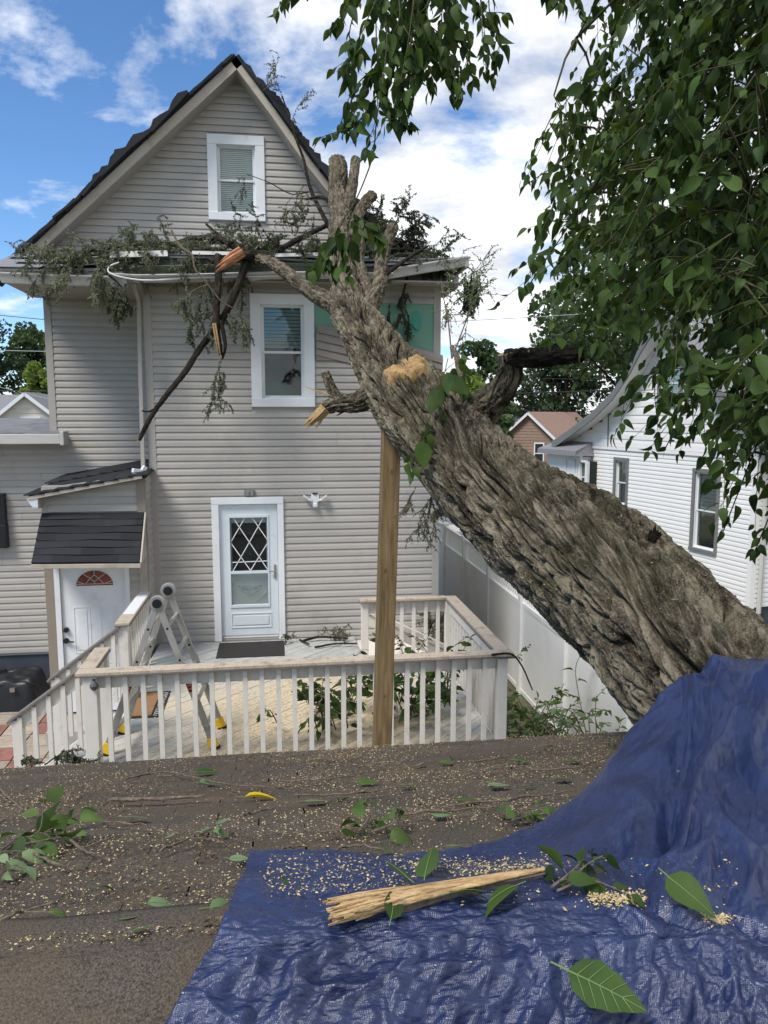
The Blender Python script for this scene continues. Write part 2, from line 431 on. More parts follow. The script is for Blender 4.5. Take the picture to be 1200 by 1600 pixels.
M['tree_far'] = leaf_mat('tree_foliage', (0.035, 0.065, 0.025), (0.085, 0.125, 0.05), 0.2, 0.7, 0.9)
M['tree_dark'] = leaf_mat('tree_foliage_dark', (0.022, 0.042, 0.02), (0.055, 0.085, 0.04), 0.2, 0.7, 0.9)
M['tree_lime'] = leaf_mat('tree_foliage_lime', (0.13, 0.20, 0.04), (0.24, 0.32, 0.08), 0.3, 0.7, 1.2)
M['grass'] = leaf_mat('grass', (0.07, 0.12, 0.03), (0.16, 0.22, 0.06), 0.2, 0.8, 2.0)
M['ground'] = pm('soil', (0.13, 0.11, 0.08), 0.95, 0.3, 3, col2=(0.16, 0.17, 0.08), bump=0.5, bscale=20)
M['asphalt'] = pm('asphalt', (0.16, 0.16, 0.165), 0.9, 0.15, 4, bump=0.2, bscale=80)
M['concrete'] = pm('concrete', (0.40, 0.38, 0.35), 0.9, 0.12, 3, bump=0.2, bscale=60)
M['paver_red'] = pm('red_paver', (0.25, 0.115, 0.095), 0.9, 0.18, 8, rnd=0.12, bump=0.3, bscale=80)
M['paver_tan'] = pm('tan_paver', (0.36, 0.30, 0.235), 0.9, 0.18, 8, rnd=0.15, bump=0.3, bscale=80)
M['deck'] = pm('deck_paint', (0.40, 0.405, 0.39), 0.8, 0.14, 5, rnd=0.05, bump=0.25, bscale=50, dirt=(0.25, 0.30, 0.30), dirt_scale=1.6, dirt_lo=0.52, dirt_hi=0.7)
def dust_over(m, dust):
    # a film of sawdust that has settled thickest in the middle of the deck
    t = m.node_tree; N = t.nodes; L = t.links; b = N['Principled BSDF']
    src = b.inputs['Base Color'].links[0].from_socket
    geo = N.new('ShaderNodeNewGeometry')
    sp = N.new('ShaderNodeVectorMath'); sp.operation = 'DISTANCE'; sp.inputs[1].default_value = (0.3, 8.2, 1.1); L.new(geo.outputs['Position'], sp.inputs[0])
    mr = N.new('ShaderNodeMapRange'); mr.inputs['From Min'].default_value = 2.3; mr.inputs['From Max'].default_value = 0.7; mr.inputs['To Max'].default_value = 0.42; L.new(sp.outputs['Value'], mr.inputs['Value'])
    nz = N.new('ShaderNodeTexNoise'); nz.inputs['Scale'].default_value = 2.2; nz.inputs['Detail'].default_value = 8; nz.inputs['Roughness'].default_value = .7; L.new(geo.outputs['Position'], nz.inputs['Vector'])
    ad = N.new('ShaderNodeMath'); ad.operation = 'ADD'; L.new(mr.outputs[0], ad.inputs[0]); L.new(nz.outputs['Fac'], ad.inputs[1])
    m2 = N.new('ShaderNodeMapRange'); m2.inputs['From Min'].default_value = .56; m2.inputs['From Max'].default_value = .86; L.new(ad.outputs[0], m2.inputs['Value'])
    mx = N.new('ShaderNodeMix'); mx.data_type = 'RGBA'; L.new(m2.outputs[0], mx.inputs['Factor']); L.new(src, mx.inputs['A']); mx.inputs['B'].default_value = tuple(dust) + (1,)
    L.new(mx.outputs['Result'], b.inputs['Base Color'])
dust_over(M['deck'], (0.56, 0.47, 0.33))
M['foundation'] = pm('dark_foundation', (0.055, 0.062, 0.078), 0.8, 0.15, 4, bump=0.2, bscale=40)
M['white_siding'] = pm('white_siding', (0.80, 0.79, 0.765), 0.5, 0.03, 1.5, rnd=0.02)
M['trim_gray'] = pm('gray_trim', (0.17, 0.175, 0.17), 0.6, 0.1, 4)
M['brown_siding'] = pm('brown_siding', (0.27, 0.185, 0.14), 0.8, 0.1, 3, rnd=0.05)
M['gray_siding'] = pm('pale_gray_siding', (0.46, 0.48, 0.51), 0.7, 0.05, 2)
M['cream_siding'] = pm('cream_siding', (0.62, 0.585, 0.50), 0.7, 0.05, 2, rnd=0.04)
M['wire'] = pm('cable', (0.02, 0.02, 0.022), 0.7, 0.1, 4)
M['wire_light'] = pm('cable_grey', (0.35, 0.36, 0.37), 0.6, 0.1, 4)
M['car'] = pm('car_paint', (0.012, 0.013, 0.016), 0.2, 0.05, 4, spec=0.6, coat=0.6)
M['rubber'] = pm('rubber', (0.02, 0.02, 0.02), 0.9, 0.1, 10)
M['dish'] = pm('dish_grey', (0.085, 0.085, 0.09), 0.5, 0.1, 5)
M['stained'] = pm('stained_glass', (0.16, 0.03, 0.03), 0.15, 0.5, 9, col2=(0.33, 0.08, 0.06), spec=0.6)
M['paint_spot'] = pm('paint_spot', (0.55, 0.60, 0.68), 0.8, 0.15, 90)

def bark_mat(name, dark, light, moss=None, moss_amt=0.55):
    m = bpy.data.materials.new(name); m.use_nodes = True
    t = m.node_tree; N = t.nodes; L = t.links; b = N['Principled BSDF']
    uv = N.new('ShaderNodeUVMap'); geo = N.new('ShaderNodeNewGeometry')
    mp = N.new('ShaderNodeMapping'); mp.inputs['Scale'].default_value = (1, 0.16, 1); L.new(uv.outputs[0], mp.inputs[0])
    n1 = N.new('ShaderNodeTexNoise'); n1.inputs['Scale'].default_value = 55; n1.inputs['Detail'].default_value = 10; n1.inputs['Roughness'].default_value = .78; n1.inputs['Distortion'].default_value = .6; L.new(mp.outputs[0], n1.inputs['Vector'])
    n2 = N.new('ShaderNodeTexNoise'); n2.inputs['Scale'].default_value = 9; n2.inputs['Detail'].default_value = 6; L.new(geo.outputs['Position'], n2.inputs['Vector'])
    at = N.new('ShaderNodeAttribute'); at.attribute_name = 'plate'
    n4 = N.new('ShaderNodeTexNoise'); n4.inputs['Scale'].default_value = 95; n4.inputs['Detail'].default_value = 8; n4.inputs['Roughness'].default_value = .8; L.new(geo.outputs['Position'], n4.inputs['Vector'])
    a0 = N.new('ShaderNodeMath'); a0.operation = 'MULTIPLY_ADD'; a0.inputs[1].default_value = .9; a0.inputs[2].default_value = -.45; L.new(n4.outputs['Fac'], a0.inputs[0])
    a00 = N.new('ShaderNodeMath'); a00.operation = 'ADD'; L.new(a0.outputs[0], a00.inputs[0]); L.new(n1.outputs['Fac'], a00.inputs[1])
    a1 = N.new('ShaderNodeMath'); a1.operation = 'MULTIPLY_ADD'; a1.inputs[1].default_value = .35; L.new(n2.outputs['Fac'], a1.inputs[0]); L.new(a00.outputs[0], a1.inputs[2])
    a2 = N.new('ShaderNodeMath'); a2.operation = 'MULTIPLY_ADD'; a2.inputs[1].default_value = .30; L.new(at.outputs['Fac'], a2.inputs[0]); L.new(a1.outputs[0], a2.inputs[2])
    rp = N.new('ShaderNodeValToRGB'); rp.color_ramp.elements[0].position = .66; rp.color_ramp.elements[0].color = tuple(dark) + (1,); rp.color_ramp.elements[1].position = .98; rp.color_ramp.elements[1].color = tuple(light) + (1,)
    em = rp.color_ramp.elements.new(.84); em.color = tuple((a * .5 + b * .5) * .78 for a, b in zip(dark, light)) + (1,)
    L.new(a2.outputs[0], rp.inputs[0]); col = rp.outputs[0]
    if moss:
        n3 = N.new('ShaderNodeTexNoise'); n3.inputs['Scale'].default_value = 2.3; n3.inputs['Detail'].default_value = 7; n3.inputs['Roughness'].default_value = .7; L.new(geo.outputs['Position'], n3.inputs['Vector'])
        r3 = N.new('ShaderNodeMapRange'); r3.inputs['From Min'].default_value = .48; r3.inputs['From Max'].default_value = .72; r3.inputs['To Max'].default_value = moss_amt; L.new(n3.outputs['Fac'], r3.inputs['Value'])
        mx = N.new('ShaderNodeMix'); mx.data_type = 'RGBA'; L.new(r3.outputs[0], mx.inputs['Factor']); L.new(col, mx.inputs['A']); mx.inputs['B'].default_value = tuple(moss) + (1,); col = mx.outputs['Result']
    L.new(col, b.inputs['Base Color']); b.inputs['Roughness'].default_value = .95; b.inputs['Specular IOR Level'].default_value = .12
    bp = N.new('ShaderNodeBump'); bp.inputs['Strength'].default_value = 1.0; bp.inputs['Distance'].default_value = .02; L.new(a00.outputs[0], bp.inputs['Height']); L.new(bp.outputs[0], b.inputs['Normal'])
    return m
M['bark'] = bark_mat('bark_trunk', (0.020, 0.016, 0.011), (0.37, 0.318, 0.228), (0.105, 0.102, 0.046))
M['bark_light'] = bark_mat('bark_limb_grey', (0.045, 0.036, 0.025), (0.32, 0.27, 0.195), (0.13, 0.125, 0.07), .3)
M['bark_dark'] = bark_mat('bark_branch_dark', (0.018, 0.014, 0.011), (0.075, 0.063, 0.050))
M['litter'] = pm('leaf_litter', (0.055, 0.038, 0.024), 0.95, 0.5, 50, col2=(0.22, 0.155, 0.092))
M['leaf_dull'] = leaf_mat('leaf_dull', (0.022, 0.034, 0.02), (0.085, 0.105, 0.06), 0.25, 0.7)

# ------------------------------------------------------------------ the setting
def sheet(name, x0, x1, y0, y1, z, mat):
    o = MB().add([(x0, y0, z), (x1, y0, z), (x1, y1, z), (x0, y1, z)], [(0, 1, 2, 3)]).build(name, mat)
    o['kind'] = 'structure'; return o
sheet('ground', -400, 400, -300, 700, 0.0, M['ground'])
sheet('lawn', 4.2, 9.2, 20.0, 27.4, 0.006, M['grass'])
sheet('road', -120, 120, 29.5, 40, 0.008, M['asphalt'])
o = MB().box(-120, 120, 27.6, 29.4, 0, 0.10).build('pavement', M['concrete']); o['kind'] = 'structure'
sheet('driveway', 4.0, 7.2, 6, 20.0, 0.010, M['asphalt'])

# paved yard at the left: each paver a piece of the yard
yard = MB().box(-6.2, -1.95, 7.0, 12.45, -0.05, 0.012).build('patio', M['concrete']); yard['kind'] = 'structure'
pv = MB().box(-0.19, 0.19, -0.19, 0.19, 0, 0.035)
pm_r = pv.mesh('paver'); pm_r.materials.append(M['paver_red'])
pm_t = pv.mesh('paver'); pm_t.materials.append(M['paver_tan'])
for i in range(10):
    for j in range(12):
        x = -6.0 + i * 0.4; y = 7.25 + j * 0.4
        if y > 11.9 and x > -4.6: continue
        red = ((i + 2 * j) % 5 in (0, 3)) if j % 2 else ((i + j) % 4 == 1)
        place('paver', pm_r if red else pm_t, yard, Matrix.Translation((x + random.uniform(-.005, .005), y, 0.013 + random.uniform(0, 0.006))) @ Matrix.Rotation(random.uniform(-.015, .015), 4, 'Z'))

# ------------------------------------------------------------------ builders for walls, siding, windows
def subtract(a, b, cuts):
    iv = [(a, b)]
    for c, d in cuts:
        nv = []
        for p, q in iv:
            if d <= p or c >= q: nv.append((p, q)); continue
            if c > p: nv.append((p, c))
            if d < q: nv.append((d, q))
        iv = nv
    return [(p, q) for p, q in iv if q - p > 0.02]
def wall_back(mb, fr, u0, u1, z0, z1, openings, n0=-0.14, n1=-0.004):
    zs = sorted({z0, z1} | {z for o_ in openings for z in (o_[2], o_[3]) if z0 < z < z1})
    for a, b in zip(zs[:-1], zs[1:]):
        mid = (a + b) / 2
        for p, q in subtract(u0, u1, [(o_[0], o_[1]) for o_ in openings if o_[2] < mid < o_[3]]):
            mb.fbox(fr, p, q, n0, n1, a, b)
    return mb
def siding_mesh(name, row, mat, out=0.020):
    prof = [(0.0, row + 0.006), (out * 0.30, row * 0.86), (out * 0.86, row * 0.52), (out, row * 0.04), (out * 0.92, 0.0), (out * 0.55, 0.002), (0.0, row * 0.05)]
    mb = MB()
    n = len(prof)
    v = [(0, a, b) for a, b in prof] + [(1, a, b) for a, b in prof]
    f = [(i, i + 1, n + i + 1, n + i) for i in range(n - 1)] + [tuple(range(n)), tuple(range(2 * n - 1, n - 1, -1))]
    mb.add(v, f)
    me = mb.mesh(name); me.materials.append(mat)
    return me
def siding(parent, fr, me, u0, u1, z0, z1, row, openings=(), clip=None, seam=3.4, name='siding_board', jog=0.0):
    z = z0; k = 0
    while z + row * 0.3 < z1:
        a, b = u0, u1
        if clip:
            a, b = clip(z + row * 0.5)
            a = max(a, u0); b = min(b, u1)
        for p, q in subtract(a, b, [(o_[0], o_[1]) for o_ in openings if o_[2] < z + row * 0.5 < o_[3]]):
            segs = [(p, q)]
            if q - p > seam:
                s_ = p + (q - p) * (0.3 + 0.4 * ((k // 2) * 0.381 % 1))
                segs = [(p, s_ - 0.0015), (s_ + 0.0015, q)]
            for c, d in segs:
                X = fr.U * (d - c) + Vector((0, 0, random.uniform(-.0022, .0022)))
                lift = random.uniform(-0.0008, 0.0012)
                place(name, me, parent, mat4(X, fr.N, Vector((0, 0, 1)), fr.p(c, lift, z)))
        z += row; k += 1
def add_hit(fr):
    def hit(px, py):
        d = ray(px, py); n = fr.N
        t = (fr.O - C0).dot(n) / d.dot(n)
        q = C0 + d * t
        return ((q - fr.O).dot(fr.U), q.z)
    fr.hit = hit
    return fr
def window(house, fr, u0, u1, z0, z1, trim, m_trim, m_blind, m_sash=None, label=None, n_slat=26, blind_from=0.0, name='window', sill=True, blind=True):
    """trim board round an opening, two sashes with panes, blinds behind, dark room behind them"""
    m_sash = m_sash or m_trim
    mb = MB()
    mb.fbox(fr, u0, u1, -0.02, 0.045, z1 - trim, z1)
    mb.fbox(fr, u0, u0 + trim, -0.02, 0.042, z0 + trim * 0.8, z1 - trim)
    mb.fbox(fr, u1 - trim, u1, -0.02, 0.042, z0 + trim * 0.8, z1 - trim)
    mb.fbox(fr, u0, u1, -0.02, 0.06, z0, z0 + trim * 0.8)
    w = mb.build(name, m_trim, house, bevel=0.004)
    if label: w['label'] = label
    a, b, c, d = u0 + trim, u1 - trim, z0 + trim * 0.8, z1 - trim
    s = 0.032; zm = (c + d) / 2
    MB().fbox(fr, a - 0.01, b + 0.01, -0.10, 0.0, d - 0.01, d + 0.02).fbox(fr, a - 0.01, a + 0.012, -0.10, 0.0, c, d).fbox(fr, b - 0.012, b + 0.01, -0.10, 0.0, c, d).fbox(fr, a, b, -0.10, 0.004, c - 0.01, c + 0.014).build('window_jamb', m_sash, w)
    a += 0.012; b -= 0.012; c += 0.014
    for lo, hi, nn in ((zm - s / 2, d, -0.045), (c, zm + s / 2, -0.065)):
        sb = MB()
        sb.fbox(fr, a, a + s, nn - 0.02, nn, lo, hi).fbox(fr, b - s, b, nn - 0.02, nn, lo, hi)
        sb.fbox(fr, a + s, b - s, nn - 0.02, nn, lo, lo + s).fbox(fr, a + s, b - s, nn - 0.02, nn, hi - s, hi)
        sb.build('sash', m_sash, w)
        MB().fbox(fr, a + s - 0.002, b - s + 0.002, nn - 0.013, nn - 0.009, lo + s - 0.002, hi - s + 0.002).build('pane', M['glass'], w)
    if blind:
        bm_ = MB(); zz = c + 0.03 + (d - c) * blind_from
        st = (d - c) / n_slat
        while zz < d - 0.01:
            bm_.add([fr.p(a + 0.015, -0.090, zz), fr.p(b - 0.015, -0.090, zz), fr.p(b - 0.015, -0.099, zz + st * 0.84), fr.p(a + 0.015, -0.099, zz + st * 0.84)], [(0, 1, 2, 3)])
            zz += st
        bm_.build('blinds', m_blind, w, kind=None)
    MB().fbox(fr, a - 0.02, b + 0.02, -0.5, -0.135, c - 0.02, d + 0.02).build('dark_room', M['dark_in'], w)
    return w

# ------------------------------------------------------------------ the damaged house
house = thing('house', 'taupe vinyl sided house with a steep gable, crushed by the fallen tree', 'house', (0, 11.2, 0))
ROW = 0.1016
FR = add_hit(Fr((0, 11.2, 0), (1, 0, 0), (0, -1, 0)))     # projecting right part
FL = add_hit(Fr((0, 12.5, 0), (1, 0, 0), (0, -1, 0)))     # recessed left part and gable
FV = add_hit(Fr((0, 10.8, 0), (1, 0, 0), (0, -1, 0)))     # vestibule front
me_sid = siding_mesh('siding_board', ROW, M['siding'])
XL, XR = -1.77, 2.40
WIN1 = (-0.325, 0.570, 4.515, 6.085)
DOOR = (-0.93, 0.095, 1.10, 3.225)
GREEN = (0.572, 2.31, 5.44, 6.03)
def shrink(o_, k=0.02): return (o_[0] + k, o_[1] - k, o_[2] + k, o_[3] - k)
wr = wall_back(MB(), FR, XL, XR, 0.0, 6.5, [shrink(WIN1, 0.12), shrink(DOOR, 0.08)]).build('front_wall', M['trim_taupe'], house)
torn = (0.572, 2.31, 5.22, 6.03)
siding(wr, FR, me_sid, XL + 0.10, XR - 0.10, 0.30, 6.28, ROW, [WIN1, DOOR, torn])
MB().box(XR - 0.14, XR, 11.2, 18, 0, 6.5).build('side_wall', M['siding'], house)
MB().box(XL, XL + 0.14, 11.2, 12.6, 0, 6.5).build('side_wall', M['siding'], house)
# corner boards
for a, b, n in ((XL - 0.005, XL + 0.10, 0.024), (XR - 0.10, XR + 0.005, 0.024)):
    MB().fbox(FR, a, b, -0.1, n, 0.28, 6.26).build('corner_board', M['trim_taupe'], house, bevel=0.004)
window(house, FR, *WIN1, 0.145, M['white'], M['blind_green'], label='lower window with half drawn blinds', blind_from=0.52)
# bare green sheathing and the siding torn loose below it
for u0_, u1_ in ((0.574, 1.66), (1.664, 2.31)):
    MB().fbox(FR, u0_, u1_, -0.002, 0.006, 5.05, 6.03).build('sheathing_board', M['sheath'], house)
def ell(fr, cu, cz, ru, rz, n0, k=26):
    return [fr.p(cu + ru * math.cos(i * 2 * math.pi / k), n0, cz + rz * math.sin(i * 2 * math.pi / k)) for i in range(k)]
cu, cz = FR.hit(650, 503)
MB().extrude(ell(FR, cu, cz, 0.085, 0.165, 0.0065), (0, -0.002, 0)).extrude([FR.p(cu - 0.16, 0.0066, cz), FR.p(cu - 0.08, 0.0066, cz - 0.05), FR.p(cu - 0.08, 0.0066, cz + 0.05)], (0, -0.0015, 0)).build('printed_logo', M['sheath_print'], house)
pl = MB()
for i in range(9):                      # ghost lettering inside the oval print
    zz = cz - 0.115 + i * 0.028
    pl.fbox(FR, cu - 0.022, cu + 0.022, 0.0087, 0.0093, zz, zz + 0.006)
    pl.fbox(FR, cu - 0.022 if i % 2 else cu + 0.016, cu - 0.016 if i % 2 else cu + 0.022, 0.0087, 0.0093, zz, zz + 0.022)
pl.build('printed_letters', M['sheath'], house)
def loose(px0, py0, px1, py1, n0, n1, h=0.105, sag=0.0):
    a = FR.hit(px0, py0); b = FR.hit(px1, py1)
    mb = MB(); k = 8; pts = []
    for i in range(k + 1):
        t = i / k
        pts.append((a[0] + (b[0] - a[0]) * t, n0 + (n1 - n0) * t, a[1] + (b[1] - a[1]) * t + sag * math.sin(math.pi * t)))
    v = []
    for u, n, z in pts:
        v += [FR.p(u, n, z), FR.p(u, n + 0.012, z - h * 0.45), FR.p(u, n + 0.014, z - h), FR.p(u, n, z - h - 0.002)]
    f = []
    for i in range(k):
        for j in range(3): f.append((i * 4 + j, i * 4 + j + 1, i * 4 + j + 5, i * 4 + j + 4))
    f += [(0, 1, 2, 3), (4 * k + 3, 4 * k + 2, 4 * k + 1, 4 * k)]
    return mb.add(v, f).build('loose_siding_board', M['siding_loose'], house)
loose(496, 507, 690, 556, 0.055, 0.09, 0.115, 0.02)
loose(494, 519, 690, 566, 0.045, 0.075, 0.115, 0.015)
loose(494, 531, 690, 577, 0.034, 0.055, 0.115, 0.01)
loose(494, 542, 688, 590, 0.022, 0.035, 0.115, 0.0)
loose(494, 551, 686, 552, 0.012, 0.012, 0.11)
loose(494, 562, 686, 563, 0.003, 0.003, 0.11)
# storm door
dt = MB()
dt.fbox(FR, DOOR[0], DOOR[1], -0.02, 0.05, DOOR[3] - 0.10, DOOR[3]).fbox(FR, DOOR[0], DOOR[0] + 0.10, -0.02, 0.046, DOOR[2], DOOR[3] - 0.10).fbox(FR, DOOR[1] - 0.09, DOOR[1], -0.02, 0.046, DOOR[2], DOOR[3] - 0.10)
door = dt.build('storm_door', M['white'], house, bevel=0.004)
door['label'] = 'pale blue white storm door with diamond lattice glass'
du0, du1, dz0, dz1 = DOOR[0] + 0.10, DOOR[1] - 0.09, 1.115, DOOR[3] - 0.11
dw, dh = du1 - du0, dz1 - dz0
def DU(f): return du0 + dw * f
def DZ(f): return dz0 + dh * f
lf = MB()
lf.fbox(FR, du0 + .004, DU(.18), -0.045, -0.005, dz0, dz1).fbox(FR, DU(.82), du1 - .004, -0.045, -0.005, dz0, dz1)
lf.fbox(FR, DU(.18), DU(.82), -0.045, -0.005, DZ(.905), dz1).fbox(FR, DU(.18), DU(.82), -0.045, -0.005, dz0, DZ(.26))
lf.build('door_leaf', M['door_blue'], door, bevel=0.003)
mo = MB()
for a, b, c, d in ((.155, .845, .905, .925), (.155, .845, .24, .26), (.155, .18, .26, .905), (.82, .845, .26, .905), (.18, .82, .492, .512)):
    mo.fbox(FR, DU(a), DU(b), -0.012, 0.010, DZ(c), DZ(d))
for a, b, c, d in ((.17, .87, .19, .198), (.17, .87, .085, .093), (.17, .185, .093, .19), (.855, .87, .093, .19), (.22, .82, .108, .176), (.02, .98, .012, .02)):
    mo.fbox(FR, DU(a), DU(b), -0.012, 0.004, DZ(c), DZ(d))
mo.build('door_moulding', M['door_blue'], door, bevel=0.002)
MB().fbox(FR, DU(.18), DU(.82), -0.030, -0.026, DZ(.26), DZ(.905)).build('pane', M['glass'], door)
la = MB()
def dl(x0, y0, x1, y1):                  # lattice bar given in crop pixels of the leaf
    g = lambda x, y: FR.p(DU((x - 195) / 425), -0.020, DZ((1215 - y) / 990))
    la.beam(g(x0, y0), g(x1, y1), 0.012, 0.010, up=(0, 1, 0))
for q in ((300, 325, 540, 702), (435, 322, 540, 480), (278, 505, 415, 708), (380, 325, 278, 492), (515, 325, 284, 712), (540, 515, 415, 708), (280, 645, 540, 640)):
    dl(*q)
la.build('lattice_bars', M['white'], door)
inn = MB().fbox(FR, DU(.12), DU(.88), -0.16, -0.052, dz0, DZ(.50)).fbox(FR, DU(.12), DU(.88), -0.16, -0.10, DZ(.86), dz1)
inn.fbox(FR, DU(.12), DU(.2), -0.16, -0.10, DZ(.50), DZ(.86)).fbox(FR, DU(.8), DU(.88), -0.16, -0.10, DZ(.50), DZ(.86))
inner = inn.build('inner_door', M['white'], door)
ch = MB()
for q in ((.30, .395, .70, .395), (.30, .395, .50, .315), (.70, .395, .50, .315), (.20, .345, .44, .262), (.80, .345, .56, .262), (.38, .375, .62, .375), (.38, .375, .50, .332), (.62, .375, .5, .332)):
    ch.beam(FR.p(DU(q[0]), -0.050, DZ(q[1])), FR.p(DU(q[2]), -0.050, DZ(q[3])), 0.02, 0.018, up=(0, 1, 0))
ch.build('door_moulding', M['white'], inner)
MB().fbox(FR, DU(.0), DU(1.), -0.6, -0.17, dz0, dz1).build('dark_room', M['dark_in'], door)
hd = MB().fbox(FR, DU(.925), DU(.962), -0.006, 0.012, DZ(.45), DZ(.555)).beam(FR.p(DU(.945), 0.03, DZ(.505)), FR.p(DU(.84), 0.045, DZ(.508)), 0.016, 0.014).beam(FR.p(DU(.945), 0.0, DZ(.505)), FR.p(DU(.945), 0.04, DZ(.505)), 0.016, 0.016)
hd.build('handle', M['steel'], door, bevel=0.003)
MB().fbox(FR, DOOR[0], DOOR[1], -0.05, 0.07, 1.09, 1.113).build('threshold', M['steel'], door)
# ------------------------------------------------------------------ recessed left wall, gable
LX0 = -3.43
wl = wall_back(MB(), FL, -7.5, XL + 0.1, 0.0, 6.6, []).build('left_wall', M['trim_taupe'], house)
# above the low roof the wall ends at LX0: cut by building it in two pieces
bpy.data.objects.remove(wl)
wl = MB().fbox(FL, -7.5, XL + 0.1, -0.14, -0.004, 0.62, 4.05).fbox(FL, LX0, XL + 0.1, -0.14, -0.004, 4.05, 6.6).build('left_wall', M['trim_taupe'], house)
siding(wl, FL, me_sid, -7.5, XL, 0.66, 4.0, ROW)
siding(wl, FL, me_sid, LX0 + 0.10, XL, 0.66 + 33 * ROW, 6.35, ROW)
MB().fbox(FL, LX0 - 0.005, LX0 + 0.10, -0.1, 0.026, 4.02, 6.4).build('corner_board', M['trim_taupe'], house, bevel=0.004)
MB().box(LX0, LX0 + 0.14, 12.5, 18, 0, 6.6).build('side_wall', M['siding'], house)
MB().fbox(FL, -7.5, XL, -0.2, -0.03, 0.0, 0.66).build('foundation', M['foundation'], house)
MB().box(XL + 0.02, XR - 0.02, 11.25, 11.5, 0, 0.3).build('foundation', M['foundation'], house)
# gable
YR = 12.16
pk = at_y(369, 90, YR); rl = at_y(12, 421, YR); r1 = at_y(430, 172, YR); r2 = at_y(480, 243, YR); r3 = at_y(524, 299, YR)
rr = Vector((1.75, YR, 7.05)); re_ = Vector((2.85, YR, 6.62))
left_line = [(rl.x, rl.z), (pk.x, pk.z)]
right_line = [(p.x, p.z) for p in (pk, r1, r2, r3, rr, re_)]
def xl_at(z):
    t = (z - rl.z) / (pk.z - rl.z); return rl.x + (pk.x - rl.x) * t
def xr_at(z):
    for (xa, za), (xb, zb) in zip(right_line[:-1], right_line[1:]):
        if zb <= z <= za: return xa + (xb - xa) * (za - z) / (za - zb)
    return right_line[-1][0]
k_ = 12.5 / YR          # gable plane is a little deeper than the rake boards
WIN2 = (FL.hit(323, 210)[0], FL.hit(415, 347)[0], FL.hit(415, 347)[1], FL.hit(323, 210)[1])
wg = MB()
ga = [FL.p(rl.x + 0.55, -0.01, 6.5), FL.p(2.4, -0.01, 6.5), FL.p(2.35, -0.01, 6.72)]
gb = [FL.p(x - 0.16, -0.01, z - 0.05) for x, z in right_line[1:5]][::-1]
gpoly = [(rl.x + 0.35, 6.5), (2.5, 6.5)] + [(x - 0.14, z - 0.06) for x, z in right_line[1:5]][::-1] + [(pk.x, pk.z - 0.18)]
def tri_wall(mb, poly, hole, fr, n0):
    """polygon wall as horizontal strips with a hole"""
    zlo = min(p[1] for p in poly); zhi = max(p[1] for p in poly); st = 0.05; z = zlo
    def span(zz):
        xs = []
        for (xa, za), (xb, zb) in zip(poly, poly[1:] + poly[:1]):
            if (za - zz) * (zb - zz) < 0: xs.append(xa + (xb - xa) * (zz - za) / (zb - za))
        return (min(xs), max(xs)) if len(xs) >= 2 else None
    while z < zhi:
        s_ = span(z + st / 2)
        if s_:
            for p, q in subtract(s_[0], s_[1], [(hole[0], hole[1])] if hole[2] < z + st / 2 < hole[3] else []):
                mb.fbox(fr, p, q, n0 - 0.05, n0, z, z + st)
        z += st
    return mb
wgo = tri_wall(wg, gpoly, shrink(WIN2, 0.10), FL, -0.005).build('gable_wall', M['trim_taupe'], house)
siding(wgo, FL, me_sid, -4, 2.4, 6.62, pk.z - 0.12, ROW, [WIN2], clip=lambda z: (xl_at(z) + 0.12, xr_at(z) - 0.10), seam=9)
window(house, FL, *WIN2, 0.14, M['white'], M['blind'], label='upper gable window with closed blinds', n_slat=34)
# rake boards with perforated soffit strip behind them, black roof above
def rake(line, off, w, y0, y1, name, mat, flip):
    mb = MB()
    for (xa, za), (xb, zb) in zip(line[:-1], line[1:]):
        d = Vector((xb - xa, 0, zb - za)).normalized(); nrm = Vector((-d.z, 0, d.x)) if d.x > 0 and flip else Vector((d.z, 0, -d.x))
        if nrm.z > 0: nrm = -nrm
        a = Vector((xa, 0, za)) + nrm * off; b = Vector((xb, 0, zb)) + nrm * off
        p = [a, b, b + nrm * w, a + nrm * w]
        mb.extrude([(q.x, y0, q.z) for q in p], (0, y1 - y0, 0))
    return mb.build(name, mat, house)
rake(left_line, 0.0, 0.125, YR - 0.02, YR + 0.02, 'rake_board', M['trim_beige'], True)
rake(left_line, 0.10, 0.02, YR + 0.02, 12.5, 'rake_soffit', M['soffit'], True)
rake(right_line[:4], 0.0, 0.10, YR - 0.02, YR + 0.02, 'rake_board', M['trim_beige'], True)
rake(right_line[:4], 0.09, 0.02, YR + 0.02, 12.5, 'rake_soffit', M['soffit'], True)
rf = MB()
for line in (left_line, right_line):
    for (xa, za), (xb, zb) in zip(line[:-1], line[1:]):
        d = Vector((xb - xa, 0, zb - za)).normalized(); up = Vector((-d.z, 0, d.x))
        if up.z < 0: up = -up
        p = [Vector((xa, 0, za)), Vector((xb, 0, zb)), Vector((xb, 0, zb)) + up * 0.05, Vector((xa, 0, za)) + up * 0.05]
        rf.extrude([(q.x, YR - 0.05, q.z) for q in p], (0, 7.0, 0))
roof = rf.build('main_roof', M['shingle'], house)
